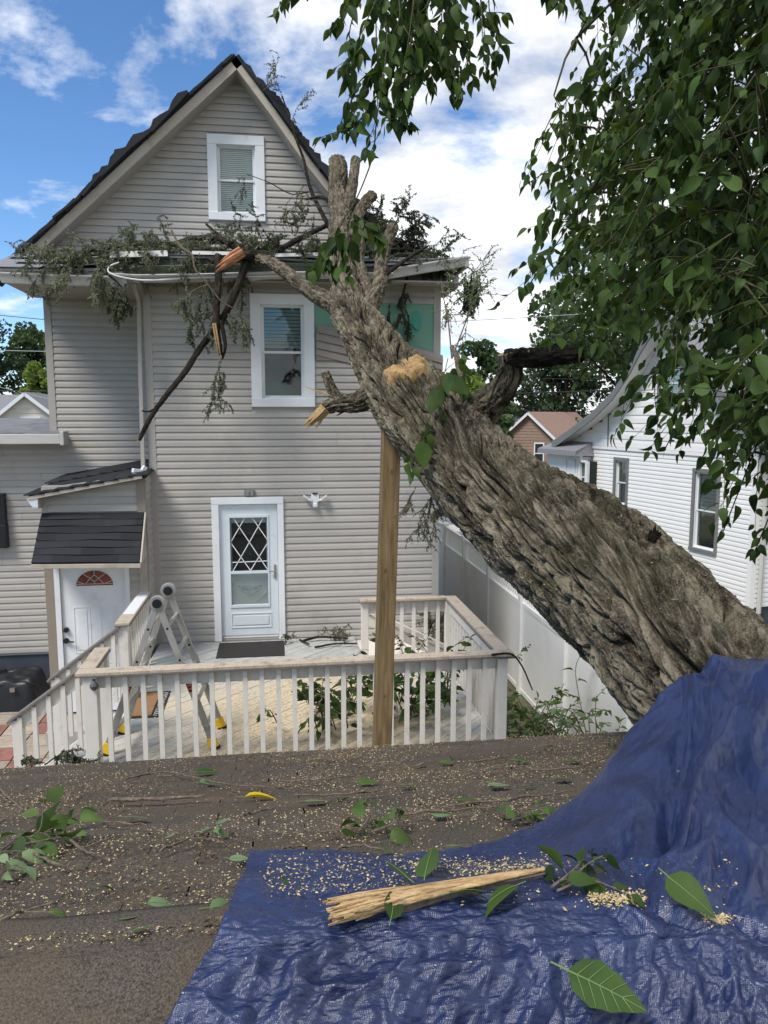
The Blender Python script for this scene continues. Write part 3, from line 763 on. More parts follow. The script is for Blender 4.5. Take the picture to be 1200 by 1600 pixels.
# lifted and torn shingles along both rakes
def torn_shingles(line, n, lo, hi, seed, tmin, tmax):
    rs = random.Random(seed)
    L = [Vector((x, 0, z)) for x, z in line]
    seg = [(b - a).length for a, b in zip(L[:-1], L[1:])]; tot = sum(seg)
    for i in range(n):
        s_ = (i + rs.random() * 0.6) / n * tot * (hi - lo) + lo * tot
        for a, b, l in zip(L[:-1], L[1:], seg):
            if s_ <= l: break
            s_ -= l
        d = (b - a).normalized(); up = Vector((-d.z, 0, d.x))
        if up.z < 0: up = -up
        c = a + d * min(s_, l)
        ln = rs.uniform(0.45, 0.8); th = rs.uniform(tmin, tmax); tl = rs.uniform(-0.12, 0.12)
        mb = MB(); k = 6; top = []; bot = []
        for j in range(k + 1):
            f = j / k - 0.5
            h = 0.05 + th * (0.6 + 0.5 * math.sin(j * 1.7 + i)) * (1 - (2 * f) ** 4 * 0.7)
            q = c + d * (f * ln) + up * (tl * f * 0.5)
            top.append(q + up * max(h, 0.03)); bot.append(q + up * 0.02)
        poly = bot + top[::-1]
        yy = YR - 0.055 - rs.uniform(0, 0.09)
        mb.extrude([(q.x, yy, q.z) for q in poly], (0, rs.uniform(0.5, 0.9), 0)).build('shingle', M['shingle'], roof)
torn_shingles(left_line, 12, 0.0, 0.5, 3, 0.0, 0.012)
torn_shingles(left_line, 7, 0.44, 0.76, 5, 0.03, 0.10)
torn_shingles(left_line, 6, 0.76, .94, 8, 0.0, 0.015)
torn_shingles(right_line[:4], 11, 0.16, 1.0, 9, 0.04, 0.14)
torn_shingles(right_line[3:], 9, 0.0, 0.8, 12, 0.02, 0.12)
# ------------------------------------------------------------------ lower roof over the front, soffits and gutters
YG = 10.78
front_edge = [(-3.66, 6.26), (-2.25, 6.29), (-2.0, 6.47), (0.0, 6.50), (1.3, 6.44), (2.72, 6.58)]
pent = MB()
for (xa, za), (xb, zb) in zip(front_edge[:-1], front_edge[1:]):
    pent.add([(xa, YG - 0.05, za), (xb, YG - 0.05, zb), (xb, 12.5, 6.86), (xa, 12.5, 6.86), (xa, YG - 0.05, za - 0.03), (xb, YG - 0.05, zb - 0.03), (xb, 12.5, 6.8), (xa, 12.5, 6.8)], MB.BF)
pent = pent.build('front_roof', M['shingle_gray'], house)
strip = MB().box(0, 1, 0, 0.42, 0, 0.008).mesh('shingle'); strip.materials.append(M['shingle_gray'])
for i in range(7):
    for j in range(4):
        x0 = -3.6 + i * 0.9 + (j % 2) * 0.2; 
        if x0 > 2.2: continue
        def ze(x):
            for (xa, za), (xb, zb) in zip(front_edge[:-1], front_edge[1:]):
                if xa <= x <= xb: return za + (zb - za) * (x - xa) / (xb - xa)
            return 6.5
        a = Vector((x0, YG - 0.06 + j * 0.40, ze(x0) + (6.86 - ze(x0)) * j * 0.233 + 0.012)); b = Vector((x0 + 0.88, YG - 0.06 + j * 0.40, ze(x0 + 0.88) + (6.86 - ze(x0 + 0.88)) * j * 0.233 + 0.012))
        place('shingle', strip, pent, mat4(b - a, Vector((0, 1, 0.25)), Vector((0, -0.2, 1)), a))
MB().box(-3.55, XL, YG + 0.02, 12.5, 6.15, 6.17).box(XL, 2.6, YG + 0.02, 11.2, 6.23, 6.25).build('soffit', M['soffit'], house)
MB().box(-3.55, -1.95, YG, YG + 0.025, 6.13, 6.27).build('fascia', M['gutter'], house)
MB().box(-1.95, 1.62, YG, YG + 0.03, 6.20, 6.47).build('fascia', M['fascia_dark'], house)
# K-style gutter pieces
def gutter(pts, name, mat, inner=None, open_rot=0.0, h=0.125, d=0.12):
    prof = [(0, 0), (0, -h), (d * 0.62, -h), (d * 0.80, -h * 0.45), (d, -h * 0.15), (d, 0.0), (d * 0.93, 0.0), (d * 0.90, -h * 0.14), (d * 0.72, -h * 0.42), (d * 0.56, -h * 0.93), (0.004, -h * 0.93), (0.004, 0)]
    ca, sa = math.cos(open_rot), math.sin(open_rot)
    v = []; f = []; n = len(prof)
    for x, y, z in pts:
        for a, b in prof:
            v.append((x, y - (a * ca - b * sa), z + a * sa + b * ca))
    for i in range(len(pts) - 1):
        for j in range(n):
            f.append((i * n + j, i * n + (j + 1) % n, (i + 1) * n + (j + 1) % n, (i + 1) * n + j))
    f += [tuple(range(n)), tuple((len(pts) - 1) * n + j for j in range(n - 1, -1, -1))]
    g = MB().add(v, f).build(name, mat, house)
    if inner:
        v = []; f = []
        pr = [(d * 0.90, -h * 0.14), (d * 0.72, -h * 0.42), (d * 0.56, -h * 0.92), (0.006, -h * 0.92), (0.006, -0.004)]
        for x, y, z in pts:
            for a, b in pr:
                a2, b2 = a * 0.985, b + 0.003
                v.append((x, y - (a2 * ca - b2 * sa), z + a2 * sa + b2 * ca))
        for i in range(len(pts) - 1):
            for j in range(4):
                f.append((i * 5 + j, i * 5 + j + 1, (i + 1) * 5 + j + 1, (i + 1) * 5 + j))
        MB().add(v, f).build('gutter_lining', inner, g)
    return g
def gp(px, py, y): p = at_y(px, py, y); return (p.x, y, p.z)
gutter([gp(4, 427, YG), gp(90, 431, YG), gp(200, 434, YG)], 'gutter', M['gutter'])
gutter([gp(172, 412, YG - 0.03), gp(215, 415, YG - 0.05), gp(300, 414, YG - 0.06), gp(420, 411, YG - 0.03), gp(520, 411, YG - 0.02), gp(612, 413, YG)], 'gutter', M['gutter'], M['gutter_green'], open_rot=-0.8, h=0.18, d=0.20)['label'] = 'broken gutter tipped open and stained green inside'
lip = [gp(186, 410, YG - 0.10), gp(172, 416, YG - 0.14), gp(170, 425, YG - 0.16), gp(190, 433, YG - 0.17), gp(232, 438, YG - 0.17), gp(300, 434, YG - 0.15), gp(380, 432, YG - 0.12), gp(480, 430, YG - 0.10), gp(600, 426, YG - 0.1)]
MB().tube([Vector(p[:3]) for p in spline([(a[0], a[1], a[2]) for a in lip], 40)], 0.011, 6).build('gutter_lip', M['white'], house)
gutter([gp(606, 422, YG), gp(728, 402, YG)], 'gutter', M['gutter'])
# bent white drip edge pieces
for q in ((172, 398, 262, 396, 0.085), (300, 395, 395, 397, 0.05), (430, 399, 520, 397, 0.05)):
    a = Vector(gp(q[0], q[1], YG - 0.08)); b = Vector(gp(q[2], q[3], YG - 0.08))
    MB().beam(a, b, 0.012, q[4], up=(0, 0.4, 1)).build('drip_edge', M['gutter'], house)
# right eave: fascia running back and soffit
g0 = Vector(gp(728, 403, YG))
MB().add([(g0.x - 0.03, YG - 0.1, g0.z), (g0.x - 0.03, YG - 0.1, g0.z - 0.14), (g0.x - 0.03, 17, 6.42), (g0.x - 0.03, 17, 6.56), (g0.x + 0.02, YG - 0.1, g0.z), (g0.x + 0.02, YG - 0.1, g0.z - 0.14), (g0.x + 0.02, 17, 6.42), (g0.x + 0.02, 17, 6.56)], MB.BF).build('side_fascia', M['trim_taupe'], house)
MB().box(XR, g0.x - 0.03, YG + 0.1, 17, 6.24, 6.26).build('soffit', M['soffit'], house)
MB().tube([at_y(712, 432, 10.95), at_y(712, 447, 11.1), at_y(700, 455, 11.25), at_y(692, 462, 11.4)], 0.045, 8).build('downspout_elbow', M['gutter'], house, smooth=True)
# downspout on the inner corner with white elbow at its foot
dp = [at_y(209, 441, 10.85), at_y(212, 455, 10.98), at_y(217, 470, 11.10), at_y(220, 600, 11.12), at_y(224, 735, 11.13)]
MB().tube(dp, 0.036, 4).build('downspout', M['trim_taupe'], house)
MB().beam(at_y(207, 735, 10.98), at_y(222, 737, 11.05), 0.07, 0.06).beam(at_y(222, 737, 11.05), at_y(227, 729, 11.08), 0.06, 0.06).build('downspout_elbow', M['white'], house, bevel=0.006)
# ------------------------------------------------------------------ vestibule with pent hood over the side door
vx0, vx1 = -3.13, -1.775
SD = (-2.97, -2.07, 0.28, 2.42)
vw = wall_back(MB(), FV, vx0, vx1, 0.0, 3.45, [(SD[0] + .02, SD[1] - .02, 0.25, 2.40)]).build('vestibule_wall', M['trim_taupe'], house)
me_sid2 = me_sid
siding(vw, FV, me_sid, vx0 + 0.09, vx1 - 0.11, 0.3, 2.6, ROW, [(SD[0], SD[1], 0, 2.45)])
def vtop(z): # sloping top of the upper wall
    return vx0 + 0.08 + max(0, (z - 3.30)) / 0.30 * 1.3, vx1 - 0.11
siding(vw, FV, me_sid, vx0 + 0.08, vx1, 3.10, 3.58, ROW, clip=vtop)
MB().extrude([FV.p(vx0, -0.1, 3.4), FV.p(vx1, -0.1, 3.4), FV.p(vx1, -0.1, 3.60), FV.p(vx0, -0.1, 3.42)], (0, -0.094, 0)).build('vestibule_wall', M['trim_taupe'], house)
MB().fbox(FV, vx0 - 0.01, vx0 + 0.11, -0.06, 0.028, 0.02, 2.7).build('corner_board', M['trim_brown'], house, bevel=0.004)
MB().fbox(FV, vx0 + 0.0, vx0 + 0.08, -0.06, 0.022, 3.06, 3.36).build('corner_board', M['trim_taupe'], house)
MB().fbox(FV, vx1 - 0.115, vx1 + 0.0, -0.06, 0.03, 3.04, 3.58).build('corner_board', M['trim_brown'], house)
MB().fbox(FV, vx1 - 0.115, vx1 - 0.01, -0.06, 0.03, 0.3, 2.6).build('corner_board', M['trim_beige'], house)
FS = Fr((vx1, 10.8, 0), (0, 1, 0), (1, 0, 0))
vs2 = MB().fbox(FS, 0.0, 0.42, -0.12, -0.004, 0, 3.55).build('vestibule_wall', M['trim_taupe'], house)
siding(vs2, FS, me_sid, 0.0, 0.40, 1.12, 3.5, ROW)
MB().box(vx0, vx0 + 0.12, 10.8, 12.5, 0, 3.40).build('vestibule_wall', M['siding'], house)
# shed roof falling to the left
va = at_y(228, 741, 10.62); vb = at_y(44, 775, 10.62)
sl = (va.z - vb.z) / (va.x - vb.x)
vr = MB().add([(vb.x, 10.62, vb.z - 0.05), (va.x, 10.62, va.z - 0.05), (va.x, 12.48, va.z + 0.10), (vb.x, 12.48, vb.z + 0.10), (vb.x, 10.62, vb.z), (va.x, 10.62, va.z), (va.x, 12.48, va.z + 0.15), (vb.x, 12.48, vb.z + 0.15)], MB.BF).build('vestibule_roof', M['shingle'], house)
vst = MB().box(0, 1, 0, 1, 0, 0.012).mesh('shingle'); vst.materials.append(M['shingle'])
for i in range(8):
    for j in range(2):
        x0 = vb.x - 0.05 + i * 0.19 ; y0 = 10.58 + j * 0.95
        zz = vb.z + sl * (x0 - vb.x) + 0.018 + (y0 - 10.62) * 0.08
        place('shingle', vst, vr, mat4(Vector((0.26, 0, 0.26 * sl - 0.012)), Vector((0, 0.94, 0.075)), Vector((0, 0, 1)), (x0, y0, zz)))
MB().beam(Vector((vb.x, 10.60, vb.z - 0.03)), Vector((va.x - 0.05, 10.60, va.z - 0.03)), 0.02, 0.045).build('roof_trim', M['trim_beige'], vr)
MB().box(vb.x + 0.12, vx0 + 0.02, 10.62, 10.9, 3.17, 3.30).build('eave_box', M['trim_beige'], vr)
MB().add([(vb.x - 0.02, 10.6, vb.z - 0.03), (vb.x + 0.12, 10.6, vb.z - 0.02), (vb.x + 0.12, 10.6, vb.z - 0.15), (vb.x + 0.05, 10.6, vb.z - 0.15), (vb.x - 0.02, 10.9, vb.z - 0.03), (vb.x + 0.12, 10.9, vb.z - 0.02), (vb.x + 0.12, 10.9, vb.z - 0.15), (vb.x + 0.05, 10.9, vb.z - 0.15)], MB.BF).build('eave_gutter', M['door_blue'], vr)
# hood over the door
ha, hb = Vector((-3.125, 10.765, 3.09)), Vector((-1.80, 10.765, 3.08))
hc, hd_ = Vector((-3.06, 10.0, 2.555)), Vector((-1.755, 10.0, 2.53))
hn = (hb - ha).cross(hc - ha).normalized()
if hn.z < 0: hn = -hn
hood = MB().extrude([ha, hb, hd_, hc], -hn * 0.05).build('door_hood', M['shingle'], house)
rows_ = 7
tabm = {}
for r_ in range(rows_):
    t0 = r_ / rows_ ; t1 = (r_ + 1) / rows_
    cuts = [0.0] + sorted(((0.18 + 0.31 * k + 0.13 * (r_ % 3)) % 1.0) for k in range(3)) + [1.0]
    if r_ == 0: cuts = [0, 0.57, 1.0]
    for c0, c1 in zip(cuts[:-1], cuts[1:]):
        if c1 - c0 < 0.03: continue
        P = lambda s_, t: (ha + (hb - ha) * s_) * (1 - t) + (hc + (hd_ - hc) * s_) * t
        k = 5; up_ = []; lo_ = []
        for j in range(k + 1):
            s_ = c0 + (c1 - c0) * j / k
            up_.append(P(s_, max(t0 - 0.05, 0)) + hn * 0.004); lo_.append(P(s_, t1 + 0.006 + 0.008 * math.sin(s_ * 9 + r_ * 2)) + hn * (0.020 + 0.006 * math.sin(s_ * 7 + r_)))
        v = up_ + lo_ + [p - hn * 0.016 for p in lo_]
        f = [(j, j + 1, k + 2 + j, k + 1 + j) for j in range(k)] + [(k + 1 + j, k + 2 + j, 2 * k + 3 + j, 2 * k + 2 + j) for j in range(k)]
        MB().add(v, f).build('shingle', M['shingle'], hood)
MB().beam(hc + Vector((0, -0.012, -0.04)), hd_ + Vector((0.02, -0.012, -0.04)), 0.03, 0.055).build('hood_fascia', M['trim_beige'], hood, bevel=0.004)
MB().beam(hb + Vector((0.02, 0, -0.02)), hd_ + Vector((0.02, 0, -0.02)), 0.02, 0.06).build('hood_rake', M['trim_beige'], hood)
MB().extrude([hb + Vector((0, 0, -0.06)), hd_ + Vector((0, 0, -0.06)), Vector((hd_.x, 10.0, 2.47)), Vector((hb.x, 10.765, 2.5))], (0.018, 0, 0)).build('hood_side', M['trim_beige'], hood)
MB().add([(hc.x, 10.0, 2.495), (hd_.x, 10.0, 2.47), (-1.8, 10.78, 2.50), (-3.1, 10.78, 2.50)], [(0, 1, 2, 3)]).build('hood_soffit', M['soffit'], hood)
# side door
sdt = MB().fbox(FV, SD[0] - 0.05, SD[0] + 0.02, -0.05, 0.03, SD[2], SD[3]).fbox(FV, SD[1] - 0.02, SD[1] + 0.04, -0.05, 0.03, SD[2], SD[3])
sdo = sdt.build('side_door', M['white'], house); sdo['label'] = 'white side door with half round red stained fanlight'
MB().fbox(FV, SD[0] + 0.022, SD[1] - 0.022, -0.05, -0.01, SD[2], SD[3]).build('door_leaf', M['white'], sdo)
su0, su1 = SD[0], SD[1]
dm = MB()
for a, b in ((.19, .44), (.58, .83)):
    for zl, zh in ((0.45, 0.98), (1.12, 1.78)):
        A_, B_ = su0 + (su1 - su0) * a, su0 + (su1 - su0) * b
        dm.fbox(FV, A_, B_, -0.012, -0.004, zh - 0.015, zh).fbox(FV, A_, B_, -0.012, -0.004, zl, zl + 0.015).fbox(FV, A_, A_ + 0.015, -0.012, -0.004, zl + .015, zh - .015).fbox(FV, B_ - 0.015, B_, -0.012, -0.004, zl + .015, zh - .015)
        dm.fbox(FV, A_ + 0.045, B_ - 0.045, -0.012, -0.003, zl + 0.045, zh - 0.045)
dm.build('door_moulding', M['white'], sdo, bevel=0.003)
fcu, fcz = FV.hit(148, 915); fr_ = 0.245
def arc(r, n, z0, k=20): return [FV.p(fcu + r * math.cos(math.pi * i / k), n, fcz + z0 + r * 0.86 * math.sin(math.pi * i / k)) for i in range(k + 1)]
MB().extrude(arc(fr_ + 0.035, -0.014, -0.02), (0, -0.008, 0)).build('fanlight_frame', M['white'], sdo)
fan = MB().extrude(arc(fr_, -0.008, 0), (0, -0.006, 0)).build('fanlight', M['stained'], sdo)
fb = MB()
G = lambda a, b: FV.p(fcu + fr_ * a, 0.001, fcz + fr_ * b)
for q in ((-1, .10, 1, .10), (0, .10, 0, .25), (0, .6, 0, .86), (-.22, .42, 0, .62), (.22, .42, 0, .62), (-.22, .42, 0, .22), (.22, .42, 0, .22), (-.5, .1, -.22, .42), (.5, .1, .22, .42), (-.22, .42, -.6, .68), (.22, .42, .6, .68), (-.5, .1, -.95, .26), (.5, .1, .95, .26)):
    fb.beam(G(q[0], q[1]), G(q[2], q[3]), 0.008, 0.008, up=(0, 1, 0))
for r__ in (0.11,):
    pts = [FV.p(fcu + r__ * math.cos(i * math.pi / 8), 0.0175, fcz + 0.09 + 0 * r__ + r__ * 0.55 * math.sin(i * math.pi / 8)) for i in range(9)]
fb.build('leading', M['gutter'], sdo)
for px, py, r__ in ((104, 984, 0.034), (104, 1001, 0.036)):
    u, z = FV.hit(px, py)
    MB().tube([FV.p(u, -0.012, z), FV.p(u, 0.03, z)], r__, 14).build('deadbolt' if py < 990 else 'handle', M['black'], sdo)
u, z = FV.hit(104, 1001)
MB().beam(FV.p(u, 0.035, z), FV.p(u + 0.11, 0.045, z - 0.012), 0.02, 0.018).build('handle_lever', M['black'], sdo, bevel=0.004)
MB().box(SD[0] - 0.1, SD[1] + 0.1, 10.2, 10.8, 0.0, 0.24).build('door_step', M['concrete'], house)
# low roof of the side extension
ex = MB().add([(-7.5, 12.08, 4.03), (-3.20, 12.08, 4.03), (-3.20, 15.2, 4.2), (-7.5, 15.2, 4.2), (-7.5, 12.08, 4.13), (-3.20, 12.08, 4.13), (-3.20, 15.2, 4.34), (-7.5, 15.2, 4.34)], MB.BF).build('extension_roof', M['roof_flat'], house)
MB().box(-7.5, -3.18, 12.03, 12.08, 3.97, 4.12).build('extension_gutter', M['gutter'], ex, bevel=0.01)
MB().box(-7.5, -3.22, 12.10, 12.5, 3.99, 4.01).build('extension_soffit', M['soffit'], ex)
MB().box(-3.18, -3.12, 12.02, 12.3, 3.95, 4.16).build('extension_gutter', M['gutter'], ex, bevel=0.01)
MB().box(-7.5, LX0, 12.62, 15.2, 0, 4.05).build('extension_wall', M['siding'], house)

# ------------------------------------------------------------------ things on the house
fl = thing('flood_light', 'white twin head security flood light on the siding beside the door', 'light', FR.p(0.553, 0, 3.17))
lu, lz = FR.hit(492, 778)
MB().fbox(FR, lu - 0.055, lu + 0.055, 0.015, 0.07, lz - 0.06, lz + 0.06).build('back_plate', M['white'], fl, bevel=0.012)
MB().fbox(FR, lu - 0.035, lu + 0.035, 0.02, 0.10, lz - 0.13, lz - 0.06).build('camera_head', M['white'], fl, bevel=0.015)
MB().tube([FR.p(lu, 0.05, lz + 0.06), FR.p(lu, 0.05, lz + 0.078)], 0.04, 12).build('top_cap', M['black'], fl)
for s in (-1, 1):
    MB().beam(FR.p(lu + s * 0.05, 0.07, lz - 0.02), FR.p(lu + s * 0.085, 0.08, lz - 0.015), 0.03, 0.03).build('swivel', M['white'], fl)
    MB().beam(FR.p(lu + s * 0.075, 0.085, lz - 0.03), FR.p(lu + s * 0.165, 0.10, lz + 0.045), 0.09, 0.022).build('lamp_head', M['white'], fl, bevel=0.006)
ob = thing('outlet_box', 'small grey weatherproof box on the siding above the storm door', 'box', FR.p(-0.386, 0, 3.25))
MB().fbox(FR, -0.46, -0.31, 0.01, 0.05, 3.24, 3.33).build('cover', M['trim_gray'], ob, bevel=0.006)
for s in (-0.425, -0.365):
    MB().fbox(FR, s, s + 0.03, 0.05, 0.062, 3.25, 3.31).build('flap', M['steel'], ob, bevel=0.004)
# black fixture at the picture's left edge
bxp = thing('wall_fixture', 'black boxy fixture on the taupe siding at the left edge of the photo', 'fixture', FL.p(-4.4, 0, 2.7))
a = FL.hit(8, 770); b = FL.hit(9, 818); c = FL.hit(14, 854)
MB().fbox(FL, a[0] - 0.4, a[0] + 0.02, 0.02, 0.12, b[1], a[1]).build('panel', M['black'], bxp, bevel=0.01)
MB().fbox(FL, a[0] - 0.4, c[0] + 0.02, 0.02, 0.14, c[1], b[1] + 0.0).build('base', M['black'], bxp, bevel=0.01)
# satellite dish
dc = at_y(676, 392, 11.6)
sdh = thing('satellite_dish', 'dark grey satellite dish among branches at the right end of the roof', 'satellite dish', (dc.x, 11.6, 6.62))
v = []; f = []; kk = 20; rr_ = 0.30
ax = Vector((0.55, -0.35, 0.55)).normalized(); e1 = ax.orthogonal().normalized(); e2 = ax.cross(e1)
ctr = Vector((dc.x - 0.10, 11.6, dc.z - 0.13))
for i in range(6):
    r__ = rr_ * i / 5
    for j in range(kk):
        an = j * 2 * math.pi / kk
        v.append(ctr + (e1 * math.cos(an) + e2 * math.sin(an)) * r__ + ax * (0.09 * (i / 5) ** 2))
for i in range(5):
    for j in range(kk): f.append((i * kk + j, i * kk + (j + 1) % kk, (i + 1) * kk + (j + 1) % kk, (i + 1) * kk + j))
d_ = MB().add(v, f).build('reflector', M['dish'], sdh, smooth=True)
sm = d_.modifiers.new('solid', 'SOLIDIFY'); sm.thickness = 0.012
MB().tube([ctr, ctr - ax * 0.12, Vector((ctr.x, 11.75, 6.6))], 0.022, 8).build('mast', M['steel'], sdh)
MB().tube([ctr - Vector((0, 0, .25)), ctr + ax * 0.35 - Vector((0, 0, 0.2))], 0.012, 6).build('feed_arm', M['steel'], sdh)

# ------------------------------------------------------------------ deck with railings and stairs
ZD = 1.10
deck = thing('deck', 'raised deck with white painted railings in front of the storm door', 'deck', (0.2, 9.0, 0))
def clip_poly(poly, a, b, c):            # keep a*x+b*y<=c
    out = []
    for (x0, y0), (x1, y1) in zip(poly, poly[1:] + poly[:1]):
        d0 = a * x0 + b * y0 - c; d1 = a * x1 + b * y1 - c
        if d0 <= 0: out.append((x0, y0))
        if d0 * d1 < 0:
            t = d0 / (d0 - d1); out.append((x0 + (x1 - x0) * t, y0 + (y1 - y0) * t))
    return out
deck_rects = [(-1.72, 2.18, 7.26, 9.60), (-1.72, 1.12, 9.604, 11.18)]
q2 = math.sqrt(0.5)
bw = 0.14
for x0, x1, y0, y1 in deck_rects:
    lo = int(math.floor((y0 - x1) * q2 / bw)) - 1; hi = int(math.ceil((y1 - x0) * q2 / bw)) + 1
    for i in range(lo, hi):
        # boards run along (1,1): strip  i*bw <= (y-x)/sqrt2 <= (i+1)*bw
        poly = [(x0, y0), (x1, y0), (x1, y1), (x0, y1)]
        poly = clip_poly(poly, -q2, q2, (i + 1) * bw - 0.006); 
        if len(poly) < 3: continue
        poly = clip_poly(poly, q2, -q2, -i * bw)
        if len(poly) < 3: continue
        dz = random.uniform(-0.002, 0.002)
        MB().extrude([(x, y, ZD - 0.03 + dz) for x, y in poly], (0, 0, 0.03)).build('deck_board', M['deck'], deck)
fm = MB().box(-1.74, 2.20, 7.235, 7.262, 0.84, 1.065).box(2.18, 2.21, 7.262, 9.60, 0.84, 1.065).box(-1.75, -1.722, 7.262, 11.1, 0.84, 1.065).box(-1.72, 2.18, 7.27, 11.15, 0.80, 1.045)
fm.build('frame', M['white_rail'], deck)
for x in (-1.68, 0.2, 2.1):
    for y in (7.35, 9.4):
        MB().box(x - 0.05, x + 0.05, y - 0.05, y + 0.05, 0, 0.8).build('leg', M['white_rail'], deck)
TOP = 2.02
bal = MB().box(-0.02, 0.02, -0.02, 0.02, 0, 1).mesh('baluster'); bal.materials.append(M['white_rail'])
def balusters(p0, p1, n, z0a, z0b, z1a, z1b, skip=()):
    for i in range(n):
        t = (i + 0.5) / n
        if i in skip: continue
        p = Vector(p0).lerp(Vector(p1), t); a = z0a + (z0b - z0a) * t; b = z1a + (z1b - z1a) * t
        place('baluster', bal, deck, mat4((1.1, random.uniform(-.01, .01), 0), (0, 1.1, 0), (random.uniform(-.008, .008) * (b - a), 0, b - a), (p.x, p.y, a)))
def post(x, y, z0, z1, w=0.10):
    return MB().box(x - w / 2, x + w / 2, y - w / 2, y + w / 2, z0, z1).build('post', M['white_rail'], deck, bevel=0.005)
def cap(p0, p1, w=0.15, th=0.028):
    p0 = Vector(p0); p1 = Vector(p1)
    MB().beam(p0 + Vector((0, 0, th * .5)), p1 + Vector((0, 0, th * .5)), w, th).build('cap_rail', M['cap'], deck, bevel=0.003)
    MB().beam(p0 + Vector((0, 0, -0.006)), p1 + Vector((0, 0, -0.006)), w + 0.012, 0.012).build('cap_edge', M['cap_edge'], deck)
def rail(p0, p1, h=0.14, th=0.03):
    MB().beam(Vector(p0) - Vector((0, 0, h / 2)), Vector(p1) - Vector((0, 0, h / 2)), th, h).build('rail', M['white_rail'], deck, bevel=0.003)
# front
cap((-1.86, 7.19, TOP), (2.30, 7.19, TOP + 0.012))
rail((-1.72, 7.225, TOP - 0.012), (2.22, 7.225, TOP))
balusters((-1.66, 7.185, 0), (2.10, 7.185, 0), 24, 0.86, 0.86, TOP - 0.012, TOP)
post(-1.74, 7.20, 0.5, TOP - 0.014, 0.125); post(2.20, 7.20, 0.3, TOP, 0.10)
# right
cap((2.23, 7.11, TOP + 0.001), (2.23, 9.64, TOP + 0.001))
rail((2.20, 7.25, TOP - 0.013), (2.20, 9.50, TOP - 0.013))
balusters((2.235, 7.3, 0), (2.235, 9.5, 0), 15, 0.86, 0.86, TOP - 0.012, TOP - 0.012)
post(2.20, 9.58, 0.3, TOP - 0.012)
# back right, beside the yard stairs
cap((1.03, 9.60, TOP + 0.002), (2.16, 9.60, TOP + 0.002), 0.13)
rail((1.10, 9.63, TOP - 0.012), (2.16, 9.63, TOP - 0.012), 0.16)
balusters((1.18, 9.60, 0), (2.14, 9.60, 0), 6, ZD - .02, ZD - .02, TOP - 0.012, TOP - 0.012)
post(1.10, 9.62, ZD, TOP - 0.012, 0.09)
sa, sb = at_y(572, 953, 9.95), at_y(700, 1013, 9.95)
rail(sa + Vector((0, 0, .03)), sb + Vector((0, 0, .03)), 0.055, 0.10)
rail(sa - Vector((0, 0, .06)), sb - Vector((0, 0, .06)), 0.13, 0.035)
post(sb.x, 9.95, 0, sb.z, 0.09)
for i in range(5):
    MB().box(1.14 + i * 0.25, 1.42 + i * 0.25, 9.75, 11.05, ZD - 0.22 * (i + 1) + 0.0, ZD - 0.22 * (i + 1) + 0.04).build('stair_tread', M['deck'], deck)
# left rail towards the house
cap((-1.77, 9.22, TOP), (-1.77, 10.42, TOP), 0.16); cap((-1.77, 8.84, TOP + .001), (-1.77, 9.215, TOP + .001), 0.16)
MB().box(-1.835, -1.70, 9.24, 10.40, TOP + 0.030, TOP + 0.034).build('cap_paint', M['white'], deck)
rail((-1.77, 8.95, TOP - 0.012), (-1.77, 10.42, TOP - 0.012), 0.16)
balusters((-1.735, 9.0, 0), (-1.735, 10.4, 0), 10, 0.9, 0.9, TOP - 0.012, TOP - 0.012)
post(-1.77, 8.93, 0.0, TOP - 0.012, 0.11)
# return by the stairs and the two sloping stair rails
cap((-1.785, 7.27, TOP + 0.003), (-1.785, 7.92, TOP + 0.003), 0.15)
rail((-1.77, 7.28, TOP - 0.012), (-1.77, 7.9, TOP - 0.012), 0.13)
post(-1.77, 7.88, 0.0, TOP - 0.012, 0.09)
n1 = at_y(14, 1127, 7.9); n0 = Vector((-1.80, 7.9, TOP - 0.03))
f1 = at_y(76, 1063, 8.9); f0 = Vector((-1.80, 8.9, TOP - 0.02))
for a, b in ((n0, n1), (f0, f1)):
    MB().beam(a, b, 0.14, 0.025).build('stair_cap', M['cap_edge'], deck, bevel=0.003)
    d = (b - a).normalized()
    MB().beam(a - Vector((0, 0, 0.09)), b - Vector((0, 0, 0.09)) - d * 0.06, 0.03, 0.14).build('stair_rail', M['white_rail'], deck, bevel=0.003)
    post(b.x + 0.09, a.y, 0.0, b.z + 0.02, 0.10)
    k = 6
    for i in range(k):
        t = (i + 0.6) / (k + 0.4); p = a.lerp(b, t)
        place('baluster', bal, deck, mat4((1.1, 0, 0), (0, 1.1, 0), (0, 0, 0.80), (p.x, p.y - 0.03, p.z - 0.83)))
for i in range(5):
    MB().box(-2.02 - i * 0.24, -1.76 - i * 0.24, 7.95, 8.85, ZD - 0.19 * (i + 1), ZD - 0.19 * (i + 1) + 0.035).build('stair_tread', M['deck'], deck)
for y in (7.93, 8.86):
    MB().beam((-1.76, y, ZD - 0.17), (-3.05, y, 0.05), 0.035, 0.22).build('stringer', M['white_rail'], deck)
# small post lamp
pl_ = at_y(147, 1071, 7.13)
pla = thing('post_lamp', 'small dark solar lamp on the front corner post of the deck', 'lamp', (pl_.x, 7.135, pl_.z))
MB().tube([pl_ + Vector((0, 0, .045)), pl_ + Vector((0, 0, .02)), pl_ - Vector((0, 0, .0)), pl_ - Vector((0, 0, .03)), pl_ - Vector((0, 0, .045))], [0.008, 0.03, 0.042, 0.034, 0.012], 8).build('lantern', M['dish'], pla)
MB().box(pl_.x - .012, pl_.x + .012, 7.13, 7.145, pl_.z - .05, pl_.z + .06).build('bracket', M['dish'], pla)
